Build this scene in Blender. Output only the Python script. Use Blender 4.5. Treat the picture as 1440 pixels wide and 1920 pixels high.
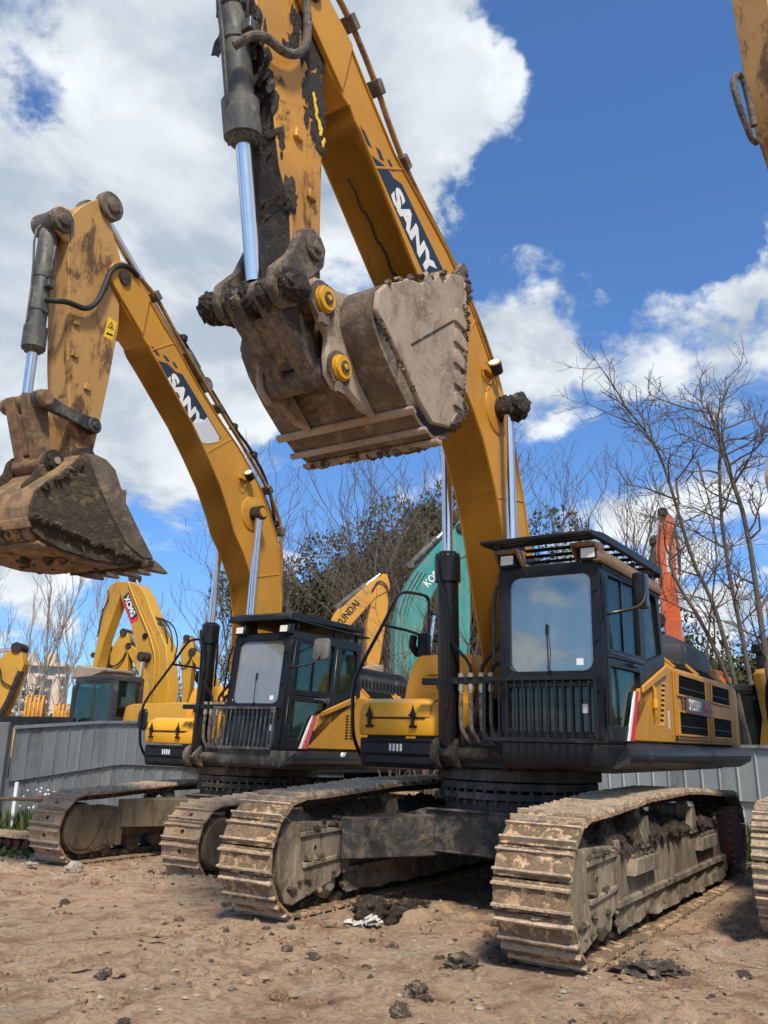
import bpy, bmesh, math, random
import numpy as np
from mathutils import Vector, Matrix, noise as mnoise
R = math.radians
S = bpy.context.scene
C = S.collection
for o in list(bpy.data.objects): bpy.data.objects.remove(o)

# ---------------------------------------------------------------- camera
cam_d = bpy.data.cameras.new('camera'); cam = bpy.data.objects.new('camera', cam_d); C.objects.link(cam)
cam_d.sensor_fit = 'VERTICAL'; cam_d.sensor_height = 24.0; cam_d.lens = 1563.8/1920*24.0
cam_d.clip_start = 0.05; cam_d.clip_end = 3000
cx, cy, cz = Vector((0.99992, -0.00351, 0.01178)), Vector((-0.01229, -0.28545, 0.95831)), Vector((0, -0.95839, -0.28547))
cam.matrix_world = Matrix(((cx[0], cy[0], cz[0], 0), (cx[1], cy[1], cz[1], 0), (cx[2], cy[2], cz[2], 1.416), (0, 0, 0, 1)))
S.camera = cam

# ---------------------------------------------------------------- node helper
class NT:
    def __init__(s, tree): s.t = tree; tree.nodes.clear()
    def n(s, kind, ins=None, **kw):
        nd = s.t.nodes.new(kind)
        for k, v in kw.items(): setattr(nd, k, v)
        for k, v in (ins or {}).items():
            sock = nd.inputs[k]
            if isinstance(v, bpy.types.NodeSocket): s.t.links.new(v, sock)
            else: sock.default_value = v
        return nd
    def math(s, op, a, b=0.0, c=0.0, clamp=False):
        nd = s.n('ShaderNodeMath', {0: a, 1: b, 2: c}, operation=op); nd.use_clamp = clamp; return nd.outputs[0]
    def vmath(s, op, a, b=(0, 0, 0)):
        nd = s.n('ShaderNodeVectorMath', {0: a, 1: b}, operation=op)
        return nd.outputs['Value'] if op in ('DOT_PRODUCT', 'LENGTH') else nd.outputs[0]
    def ramp(s, fac, a, b, ca=0.0, cb=1.0):
        return s.n('ShaderNodeMapRange', {'Value': fac, 'From Min': a, 'From Max': b, 'To Min': ca, 'To Max': cb}, interpolation_type='SMOOTHSTEP').outputs[0]
    def mix(s, fac, a, b, blend='MIX'):
        nd = s.n('ShaderNodeMix', data_type='RGBA', blend_type=blend)
        for i, v in ((0, fac), (6, a), (7, b)):
            if isinstance(v, bpy.types.NodeSocket): s.t.links.new(v, nd.inputs[i])
            else: nd.inputs[i].default_value = v if i == 0 else (tuple(v) + (1,) if len(v) == 3 else v)
        return nd.outputs[2]
    def noise(s, vec, scale, detail=6, rough=0.6, dist=0.0):
        return s.n('ShaderNodeTexNoise', {'Vector': vec, 'Scale': scale, 'Detail': detail, 'Roughness': rough, 'Distortion': dist}).outputs[0]

# ---------------------------------------------------------------- sky: Nishita blue and a layer of broken cumulus
W = bpy.data.worlds.new('World'); S.world = W; W.use_nodes = True
SUN_EL, SUN_AZ = R(50), R(171)        # azimuth clockwise from +Y (behind the camera, to the left)
t = NT(W.node_tree)
sky = t.n('ShaderNodeTexSky', sky_type='NISHITA'); sky.sun_disc = False
sky.sun_elevation = SUN_EL; sky.sun_rotation = SUN_AZ; sky.air_density = 1.0; sky.dust_density = 0.1; sky.ozone_density = 2.0
co = t.n('ShaderNodeTexCoord').outputs['Generated']
sep = t.n('ShaderNodeSeparateXYZ', {0: co})
zz = t.math('ADD', t.math('MAXIMUM', sep.outputs[2], 0.0), 0.32)
inv = t.math('DIVIDE', 1.0, zz)
pv = t.n('ShaderNodeVectorMath', {0: co, 'Scale': inv}, operation='SCALE').outputs[0]
pv = t.vmath('MULTIPLY', pv, (1, 1, 0.35))
n1 = t.noise(pv, 2.1, 10, 0.56, 0.35)
n2 = t.noise(t.vmath('ADD', pv, (0.03, 0.06, 0.05)), 2.1, 10, 0.56, 0.35)
n3 = t.noise(pv, 9.0, 8, 0.62, 0.3)
bias = None
def px_dir(x, y): return (cx*((x-720)/1563.8)+cy*((960-y)/1563.8)-cz).normalized()
# where the cloud banks and the blue gaps of that day stand: (pixel of the sketch, angular size, weight)
LOBES = [((150, 330), 26, 0.30), ((40, 620), 16, 0.14), ((330, 560), 12, 0.10), ((640, 90), 9, 0.20), ((780, 210), 8, 0.24), ((760, 560), 8, 0.16), ((1020, 590), 8, 0.26), ((1180, 720), 9, 0.22), ((930, 520), 5, 0.12),
         ((1150, 230), 14, -0.34), ((1300, 60), 14, -0.20), ((1250, 560), 6, -0.14), ((1430, 480), 4, 0.26), ((1390, 560), 4, 0.12), ((110, 40), 5, -0.26), ((20, 110), 4, -0.16), ((500, 40), 4, -0.12), ((640, 480), 6, -0.10), ((330, 950), 7, -0.16), ((130, 960), 6, 0.10), ((560, 780), 9, 0.12), ((1330, 900), 8, -0.16), ((1390, 1110), 3, 0.30), ((1150, 900), 6, -0.08), ((600, 960), 6, -0.16), ((880, 420), 4, -0.12), ((250, 1080), 6, 0.02)]
wn = t.n('ShaderNodeTexNoise', {'Vector': co, 'Scale': 5.0, 'Detail': 7.0, 'Roughness': 0.6}).outputs['Color']
cow = t.vmath('NORMALIZE', t.vmath('ADD', co, t.vmath('MULTIPLY', t.vmath('SUBTRACT', wn, (0.5, 0.5, 0.5)), (0.34, 0.34, 0.34))))
for pxy, ang, w in LOBES:
    c = px_dir(*pxy)
    v = t.ramp(t.vmath('DOT_PRODUCT', cow, tuple(c)), math.cos(R(ang)), 1.0, 0.0, w)
    bias = v if bias is None else t.math('ADD', bias, v)
low = t.ramp(sep.outputs[2], 0.0, 0.26, 0.04, 0.0)
dens = t.math('ADD', t.math('ADD', t.math('MULTIPLY_ADD', n1, 2.1, -0.55), t.math('MULTIPLY', bias, 1.05)), t.math('ADD', low, t.math('MULTIPLY', n3, 0.36)))
mask = t.ramp(dens, 0.68, 0.90)
lit = t.ramp(t.math('ADD', t.math('SUBTRACT', n1, n2), t.math('MULTIPLY', t.math('SUBTRACT', n3, 0.5), 0.22)), -0.10, 0.10)
thick = t.ramp(dens, 0.95, 1.3)
ccol = t.mix(lit, (0.36, 0.42, 0.49), (0.70, 0.74, 0.77))
ccol = t.mix(t.math('MULTIPLY', thick, 0.45), ccol, (0.45, 0.51, 0.57))
skyc = t.mix(1.0, t.n('ShaderNodeGamma', {'Color': sky.outputs[0], 'Gamma': 0.84}).outputs[0], (0.46, 0.72, 1.06), 'MULTIPLY')
bg1 = t.n('ShaderNodeBackground', {'Color': skyc, 'Strength': 0.14})
bg2 = t.n('ShaderNodeBackground', {'Color': ccol, 'Strength': 0.88})
mx = t.n('ShaderNodeMixShader', {0: mask, 1: bg1.outputs[0], 2: bg2.outputs[0]})
t.n('ShaderNodeOutputWorld', {0: mx.outputs[0]})

sun_d = bpy.data.lights.new('sun', 'SUN'); sun_d.energy = 3.2; sun_d.angle = R(8); sun_d.color = (1.0, 0.91, 0.77)
sun = bpy.data.objects.new('sun', sun_d); C.objects.link(sun)
sd = Vector((math.sin(SUN_AZ)*math.cos(SUN_EL), math.cos(SUN_AZ)*math.cos(SUN_EL), math.sin(SUN_EL)))
sun.rotation_euler = sd.to_track_quat('Z', 'Y').to_euler()
S.view_settings.view_transform = 'Standard'; S.view_settings.look = 'None'; S.view_settings.gamma = 1; S.view_settings.exposure = 0.6
S.view_settings.use_curve_mapping = False
S.cycles.max_bounces = 6; S.cycles.transparent_max_bounces = 12; S.cycles.use_denoising = True

# ---------------------------------------------------------------- materials
MATS = {}
def newmat(name):
    m = bpy.data.materials.new(name); m.use_nodes = True; MATS[name] = m
    return m, NT(m.node_tree)
def coords(t, rnd=False, scale=None):
    v = t.n('ShaderNodeTexCoord').outputs['Object']
    if rnd:
        r = t.n('ShaderNodeObjectInfo').outputs['Random']
        v = t.vmath('ADD', v, t.n('ShaderNodeCombineXYZ', {0: t.math('MULTIPLY', r, 37.0), 1: t.math('MULTIPLY', r, 91.0), 2: t.math('MULTIPLY', r, 13.0)}).outputs[0])
    if scale: v = t.vmath('MULTIPLY', v, scale)
    return v
def dirty(name, base, dirt, amt=0.3, sc=2.0, rough=0.5, drough=0.9, bump=0.15, spec=0.4, base2=None, speck=None, speck_amt=0.0, stretch=None, rnd=False, metal=0.0, fine=40.0, sharp=0.10, bdist=0.01):
    """painted or bare metal carrying dirt: broad patches, speckles, a second tone in the base"""
    m, t = newmat(name)
    v = coords(t, rnd); vs = t.vmath('MULTIPLY', v, stretch) if stretch else v
    big = t.noise(vs, sc*1.5, 12, 0.72, 0.5)
    md = t.noise(v, sc*6+6, 6, 0.65, 0.4)
    fn = t.noise(v, fine, 6, 0.65)
    mid = t.noise(v, sc*0.6, 4, 0.5)
    b = t.mix(t.ramp(t.math('ADD', t.math('MULTIPLY', mid, 0.7), t.math('MULTIPLY', md, 0.3)), 0.38, 0.62), base, base2 or tuple(x*0.82 for x in base))
    d2 = t.mix(t.ramp(t.math('ADD', t.math('MULTIPLY', fn, 0.5), t.math('MULTIPLY', md, 0.5)), 0.38, 0.62), tuple(x*0.62 for x in dirt), tuple(min(1, x*1.28) for x in dirt))
    th = 0.5+(0.5-amt)*0.55
    f = t.ramp(big, th-sharp, th+sharp)
    col = t.mix(f, b, d2)
    fac = f
    if speck:
        sp = t.noise(v, sc*9, 8, 0.7, 0.6)
        g = t.ramp(sp, 0.72-speck_amt*0.3, 0.76-speck_amt*0.3)
        col = t.mix(g, col, speck); fac = t.math('MAXIMUM', f, g)
    ro = t.n('ShaderNodeMapRange', {'Value': fac, 'To Min': rough, 'To Max': drough}).outputs[0]
    hgt = t.math('ADD', t.math('MULTIPLY', fac, 0.8), t.math('MULTIPLY', t.math('MULTIPLY', fn, fac), 1.0))
    hgt = t.math('ADD', hgt, t.math('ADD', t.math('MULTIPLY', fn, 0.12), t.math('MULTIPLY', t.math('MULTIPLY', md, t.math('ADD', fac, 0.25)), 1.3)))
    bm_ = t.n('ShaderNodeBump', {'Strength': bump, 'Distance': bdist, 'Height': hgt})
    met = t.math('MULTIPLY', t.math('SUBTRACT', 1.0, fac), metal)
    p = t.n('ShaderNodeBsdfPrincipled', {'Base Color': col, 'Roughness': ro, 'Metallic': met, 'Specular IOR Level': spec, 'Normal': bm_.outputs[0]})
    t.n('ShaderNodeOutputMaterial', {0: p.outputs[0]})
    return m
def plain(name, col, rough=0.5, metal=0.0, spec=0.5, var=0.15, sc=8.0, bump=0.0):
    m, t = newmat(name); v = coords(t)
    nz = t.noise(v, sc, 6, 0.6)
    c = t.mix(t.ramp(nz, 0.3, 0.7), tuple(x*(1-var) for x in col), tuple(min(1, x*(1+var)) for x in col))
    ins = {'Base Color': c, 'Roughness': rough, 'Metallic': metal, 'Specular IOR Level': spec}
    if bump: ins['Normal'] = t.n('ShaderNodeBump', {'Strength': bump, 'Distance': 0.01, 'Height': nz}).outputs[0]
    p = t.n('ShaderNodeBsdfPrincipled', ins); t.n('ShaderNodeOutputMaterial', {0: p.outputs[0]})
    return m
YEL = (0.54, 0.268, 0.032)
M_yel = dirty('yellow_paint', YEL, (0.38, 0.20, 0.045), 0.26, 1.3, 0.45, spec=0.25, base2=(0.48, 0.222, 0.024), speck=(0.12, 0.07, 0.03), speck_amt=0.07, stretch=(1, 1, 0.5), sharp=0.16, bump=0.10)
M_yel_arm = dirty('yellow_paint_muddy', (0.58, 0.28, 0.035), (0.035, 0.027, 0.02), 0.36, 2.1, 0.5, base2=(0.42, 0.20, 0.04), speck=(0.04, 0.03, 0.02), speck_amt=0.22, stretch=(1, 1, 0.45), bump=0.35, sharp=0.05)
M_yel_armb = dirty('yellow_paint_dusty', (0.46, 0.26, 0.08), (0.13, 0.07, 0.035), 0.40, 1.9, 0.6, base2=(0.42, 0.235, 0.075), speck=(0.05, 0.025, 0.015), speck_amt=0.17, stretch=(1, 1, 0.5), bump=0.25, sharp=0.06)
M_yel_clean = dirty('yellow_paint_clean', (0.80, 0.385, 0.02), (0.3, 0.17, 0.05), 0.12, 2.5, 0.35, base2=(0.72, 0.345, 0.02), speck=(0.16, 0.09, 0.03), speck_amt=0.03, bump=0.06)
M_blk = dirty('black_paint_dusty', (0.008, 0.0095, 0.012), (0.055, 0.053, 0.05), 0.24, 2.2, 0.42, base2=(0.014, 0.016, 0.019), speck=(0.16, 0.15, 0.13), speck_amt=0.08, bump=0.12, spec=0.28)
M_blk_dust = dirty('black_paint_grey_dust', (0.03, 0.03, 0.029), (0.13, 0.118, 0.10), 0.42, 2.6, 0.55, base2=(0.035, 0.037, 0.04), speck=(0.25, 0.23, 0.2), speck_amt=0.06, stretch=(1, 1, 0.4), bump=0.15)
M_blk_gloss = dirty('black_trim', (0.006, 0.007, 0.009), (0.03, 0.03, 0.029), 0.22, 2.5, 0.28, base2=(0.009, 0.010, 0.012), bump=0.05, spec=0.35)
M_barrel = dirty('cylinder_barrel_black', (0.010, 0.011, 0.012), (0.05, 0.05, 0.047), 0.2, 2.5, 0.3, bump=0.06, speck=(0.3, 0.3, 0.28), speck_amt=0.02)
M_barrel_g = dirty('cylinder_barrel_grey', (0.075, 0.078, 0.072), (0.17, 0.16, 0.135), 0.4, 2.4, 0.45, bump=0.15, base2=(0.055, 0.058, 0.054))
M_grime = dirty('black_grime', (0.030, 0.024, 0.019), (0.105, 0.083, 0.062), 0.40, 4.0, 0.55, bump=0.8, bdist=0.03, speck=(0.15, 0.125, 0.1), speck_amt=0.12)
M_mudsteel = dirty('muddy_steel', (0.050, 0.041, 0.034), (0.20, 0.155, 0.115), 0.5, 3.0, 0.6, bump=0.5, bdist=0.02, base2=(0.08, 0.062, 0.048), speck=(0.3, 0.25, 0.2), speck_amt=0.08)
M_bucket = dirty('bucket_mud_film', (0.37, 0.30, 0.235), (0.20, 0.15, 0.11), 0.36, 2.0, 0.75, bump=0.35, bdist=0.015, base2=(0.31, 0.24, 0.18), speck=(0.045, 0.033, 0.025), speck_amt=0.14, stretch=(1, 1, 0.7))
M_bucket_back = dirty('bucket_back_dark_mud', (0.15, 0.115, 0.083), (0.25, 0.195, 0.145), 0.42, 2.4, 0.6, bump=0.4, bdist=0.015, base2=(0.075, 0.055, 0.038), speck=(0.02, 0.015, 0.012), speck_amt=0.15)
M_bucketb = dirty('bucket_dried_mud', (0.17, 0.13, 0.085), (0.115, 0.095, 0.062), 0.5, 3.2, 0.85, bump=1.0, bdist=0.04, base2=(0.145, 0.10, 0.065), speck=(0.24, 0.19, 0.135), speck_amt=0.1, stretch=(1, 1, 1.6))
M_bucketb2 = dirty('bucket_dried_mud_orange', (0.29, 0.175, 0.085), (0.15, 0.11, 0.07), 0.42, 3.0, 0.8, bump=0.6, bdist=0.02, base2=(0.24, 0.15, 0.08))
M_crust = dirty('mud_crust', (0.32, 0.25, 0.185), (0.20, 0.15, 0.108), 0.45, 7.0, 0.95, bump=1.0, bdist=0.03, base2=(0.20, 0.155, 0.115))
M_darkmud = dirty('dark_wet_mud', (0.105, 0.078, 0.056), (0.18, 0.135, 0.096), 0.45, 6.0, 0.8, bump=1.0, bdist=0.04, base2=(0.08, 0.06, 0.044), speck=(0.32, 0.26, 0.20), speck_amt=0.08)
M_shoe = dirty('track_mud_ochre', (0.55, 0.39, 0.24), (0.56, 0.40, 0.255), 0.42, 6.0, 0.9, bump=1.0, bdist=0.03, base2=(0.52, 0.335, 0.185), speck=(0.26, 0.175, 0.11), speck_amt=0.10, rnd=True, fine=60)
M_shoe_edge = dirty('track_grouser_worn', (0.40, 0.34, 0.27), (0.50, 0.37, 0.24), 0.58, 7.0, 0.55, bump=0.4, rnd=True, base2=(0.20, 0.165, 0.14))
M_shoeb = dirty('track_dust_rust', (0.50, 0.355, 0.215), (0.40, 0.29, 0.19), 0.4, 6.0, 0.85, bump=0.5, rnd=True, base2=(0.30, 0.17, 0.10), speck=(0.36, 0.27, 0.14), speck_amt=0.12)
M_shoec = dirty('track_dust_pale', (0.42, 0.34, 0.24), (0.28, 0.2, 0.13), 0.4, 6.0, 0.85, bump=0.6, rnd=True)
M_frame = dirty('frame_mud_olive', (0.285, 0.235, 0.17), (0.135, 0.105, 0.074), 0.46, 2.6, 0.85, bump=0.5, bdist=0.02, base2=(0.24, 0.195, 0.14), speck=(0.36, 0.30, 0.23), speck_amt=0.08, stretch=(1, 1, 0.35))
M_frameb = dirty('frame_mud_brown', (0.19, 0.145, 0.092), (0.10, 0.078, 0.05), 0.4, 2.8, 0.85, bump=0.45, bdist=0.02, base2=(0.15, 0.12, 0.082), stretch=(1, 1, 0.45))
M_carbody = dirty('carbody_black_splashed', (0.022, 0.022, 0.022), (0.17, 0.14, 0.105), 0.42, 2.4, 0.5, bump=0.4, base2=(0.05, 0.052, 0.05), speck=(0.24, 0.21, 0.165), speck_amt=0.2)
M_rustred = dirty('rust_red_cover', (0.17, 0.075, 0.045), (0.15, 0.11, 0.08), 0.4, 3.0, 0.8, bump=0.3)
M_visor = dirty('visor_brown_dust', (0.20, 0.125, 0.075), (0.13, 0.085, 0.055), 0.4, 2.4, 0.8, bump=0.15)
M_chrome = plain('chrome_rod', (0.82, 0.79, 0.75), 0.20, 1.0, 0.5, 0.04)
M_rubber = plain('hose_rubber', (0.016, 0.016, 0.017), 0.55, 0, 0.4, 0.3, 20, 0.1)
M_hosedust = dirty('hose_dusty', (0.05, 0.045, 0.04), (0.17, 0.14, 0.11), 0.5, 8.0, 0.7, bump=0.1)
M_pipe = dirty('pipe_yellow_brown', (0.36, 0.19, 0.05), (0.14, 0.09, 0.05), 0.4, 4.0, 0.55, bump=0.1)
M_fitting = plain('fitting_zinc', (0.42, 0.38, 0.30), 0.4, 0.6, 0.5, 0.25, 20)
M_navy = dirty('decal_navy', (0.018, 0.032, 0.052), (0.05, 0.055, 0.06), 0.15, 3.0, 0.4, bump=0.02)
M_white = plain('decal_white', (0.72, 0.73, 0.72), 0.5, 0, 0.4, 0.06)
M_grey = plain('decal_grey_patch', (0.56, 0.58, 0.60), 0.5, 0, 0.4, 0.05)
M_red = plain('decal_red', (0.62, 0.03, 0.05), 0.45, 0, 0.4, 0.12)
M_pink = plain('decal_red_faded', (0.62, 0.10, 0.13), 0.5, 0, 0.4, 0.3, 14)
M_brownplate = plain('plate_brown', (0.085, 0.045, 0.03), 0.45, 0, 0.4, 0.12)
M_warn = plain('warning_yellow', (0.78, 0.50, 0.02), 0.5, 0, 0.4, 0.1)
M_hole = plain('dark_recess', (0.012, 0.011, 0.010), 0.9, 0, 0.2, 0.2)
M_mesh = plain('vent_black', (0.008, 0.008, 0.008), 0.8, 0, 0.08, 0.3, 60, 0.3)
M_lens = plain('lamp_lens', (0.72, 0.70, 0.62), 0.15, 0, 0.6, 0.08, 60, 0.3)
M_mirror = plain('mirror_back_grey', (0.13, 0.13, 0.125), 0.5, 0, 0.5, 0.2, 10)
M_seat = plain('seat_dark', (0.02, 0.022, 0.024), 0.8, 0, 0.3, 0.3)
M_curtain = plain('curtain_teal', (0.10, 0.22, 0.20), 0.8, 0, 0.2, 0.25, 14)
M_pinyel = dirty('pin_cap_yellow', (0.70, 0.36, 0.02), (0.15, 0.1, 0.05), 0.2, 8.0, 0.45, bump=0.1)
M_greyplastic = dirty('cab_grey_plastic', (0.036, 0.038, 0.042), (0.15, 0.15, 0.14), 0.25, 2.0, 0.6, bump=0.08)
M_yel_far = dirty('yellow_paint_other_yard', (0.52, 0.285, 0.028), (0.22, 0.14, 0.055), 0.28, 1.6, 0.45, bump=0.1, base2=(0.46, 0.245, 0.03), speck=(0.10, 0.07, 0.035), speck_amt=0.10, stretch=(1, 1, 0.4))
M_org_far = dirty('amber_paint', (0.62, 0.30, 0.045), (0.3, 0.19, 0.1), 0.3, 1.6, 0.5, bump=0.1)
M_teal = dirty('teal_paint_faded', (0.03, 0.27, 0.25), (0.14, 0.27, 0.235), 0.42, 1.4, 0.5, bump=0.1, base2=(0.025, 0.215, 0.205), stretch=(1, 1, 0.3), speck=(0.10, 0.12, 0.10), speck_amt=0.08)
M_orange = dirty('orange_paint', (0.62, 0.11, 0.025), (0.42, 0.20, 0.13), 0.35, 1.5, 0.5, bump=0.1, base2=(0.50, 0.105, 0.04), stretch=(1, 1, 0.3))
M_orange2 = plain('orange_bright', (0.75, 0.11, 0.01), 0.45, 0, 0.4, 0.08)
M_fence = dirty('fence_grey_sheet', (0.215, 0.245, 0.265), (0.125, 0.13, 0.13), 0.40, 0.9, 0.5, 0.75, bump=0.08, base2=(0.175, 0.205, 0.225), speck=(0.10, 0.075, 0.055), speck_amt=0.08, stretch=(1, 1, 0.25), rnd=True)
M_fence_pale = dirty('fence_pale_sheet', (0.36, 0.41, 0.41), (0.21, 0.225, 0.21), 0.38, 0.9, 0.5, 0.75, bump=0.08, base2=(0.31, 0.37, 0.38), stretch=(1, 1, 0.25), rnd=True)
M_post = dirty('fence_post_steel', (0.13, 0.145, 0.155), (0.13, 0.095, 0.07), 0.3, 3, 0.6, bump=0.1)
M_tarp = dirty('tarp_grey_quilt', (0.35, 0.37, 0.35), (0.22, 0.225, 0.21), 0.4, 2.2, 0.85, bump=0.4, base2=(0.30, 0.325, 0.31))
M_rustpipe = dirty('pipe_rust', (0.10, 0.065, 0.05), (0.2, 0.13, 0.08), 0.4, 5, 0.8, bump=0.3)
M_bark = dirty('bark_grey_brown', (0.115, 0.095, 0.072), (0.17, 0.165, 0.12), 0.35, 5, 0.9, bump=0.6, base2=(0.085, 0.07, 0.055))
M_twig = plain('twig_brown', (0.115, 0.09, 0.072), 0.9, 0, 0.2, 0.2)
M_barkpale = dirty('bark_pale_poplar', (0.34, 0.32, 0.28), (0.20, 0.185, 0.155), 0.35, 4, 0.9, bump=0.4)
M_twigpale = plain('twig_poplar', (0.25, 0.225, 0.195), 0.9, 0, 0.2, 0.2)
M_stone = dirty('stone_grey', (0.40, 0.335, 0.26), (0.24, 0.18, 0.13), 0.4, 6, 0.9, bump=0.6)
M_scrap = plain('scrap_white', (0.55, 0.52, 0.48), 0.7, 0, 0.3, 0.25, 30, 0.3)
M_scrapred = plain('scrap_red_plastic', (0.42, 0.16, 0.13), 0.5, 0, 0.4, 0.2)
M_leafdry = plain('dry_leaf', (0.30, 0.22, 0.14), 0.9, 0, 0.2, 0.3)
M_wall = plain('apartment_wall', (0.52, 0.42, 0.34), 0.85, 0, 0.2, 0.1, 0.3)
M_wall2 = plain('apartment_wall_pale', (0.60, 0.56, 0.50), 0.85, 0, 0.2, 0.1, 0.3)
M_winfar = plain('apartment_window', (0.07, 0.08, 0.10), 0.2, 0, 0.5, 0.3, 0.4)
def leafmat(name, a, b):
    m, t = newmat(name)
    r = t.n('ShaderNodeObjectInfo').outputs['Random']
    nz = t.noise(coords(t), 1.6, 4, 0.6); n4 = t.noise(coords(t), 14, 3, 0.6)
    c = t.mix(t.ramp(t.math('ADD', t.math('MULTIPLY', nz, 0.6), t.math('MULTIPLY', n4, 0.4)), 0.3, 0.7), a, b)
    c = t.mix(t.math('MULTIPLY', r, 0.35), c, tuple(x*0.6 for x in a))
    p = t.n('ShaderNodeBsdfPrincipled', {'Base Color': c, 'Roughness': 0.75, 'Specular IOR Level': 0.2}); t.n('ShaderNodeOutputMaterial', {0: p.outputs[0]}); return m
M_leaf = leafmat('evergreen_leaf', (0.045, 0.056, 0.022), (0.115, 0.12, 0.05))
M_leafbrown = leafmat('winter_scrub_leaf', (0.085, 0.068, 0.042), (0.165, 0.135, 0.085))
M_clod = dirty('clod_grey_brown', (0.19, 0.14, 0.10), (0.26, 0.195, 0.14), 0.4, 7.0, 0.95, bump=1.0, bdist=0.03)
M_grass = leafmat('weed_leaf', (0.05, 0.075, 0.02), (0.11, 0.14, 0.05))
def glassmat(name, tint, refl, clear, rmax=0.95, dust_haze=(0.20, 0.21, 0.19)):
    m, t = newmat(name)
    fr = t.n('ShaderNodeLayerWeight', {'Blend': 0.25}).outputs['Fresnel']
    v = coords(t); nz = t.noise(t.vmath('MULTIPLY', v, (1, 1, 0.5)), 3.0, 8, 0.65)
    tr = t.n('ShaderNodeBsdfTransparent', {'Color': tint + (1,)})
    gl = t.n('ShaderNodeBsdfGlossy', {'Color': (0.92, 0.97, 1.0, 1), 'Roughness': 0.03})
    df = t.n('ShaderNodeBsdfDiffuse', {'Color': dust_haze+(1,)})  # diffuse layer: dust, plus reflection haze painted into the glass
    body = t.n('ShaderNodeMixShader', {0: t.ramp(nz, 0.42, 0.8, clear, clear+0.22), 1: tr.outputs[0], 2: df.outputs[0]})
    mx = t.n('ShaderNodeMixShader', {0: t.n('ShaderNodeMapRange', {'Value': fr, 'To Min': refl, 'To Max': rmax}).outputs[0], 1: body.outputs[0], 2: gl.outputs[0]})
    t.n('ShaderNodeOutputMaterial', {0: mx.outputs[0]}); return m
M_glass = glassmat('windshield_glass', (0.50, 0.62, 0.58), 0.20, 0.16, 0.95, (0.40, 0.46, 0.45))  # pale diffuse colour stands in for the bright sky reflection
M_glass_b = glassmat('windshield_glass_dusty', (0.45, 0.52, 0.50), 0.12, 0.46, 0.9, (0.40, 0.41, 0.38))
M_glass_side = glassmat('side_glass_tinted', (0.26, 0.42, 0.37), 0.04, 0.05, 0.40, (0.12, 0.17, 0.15))

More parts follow.
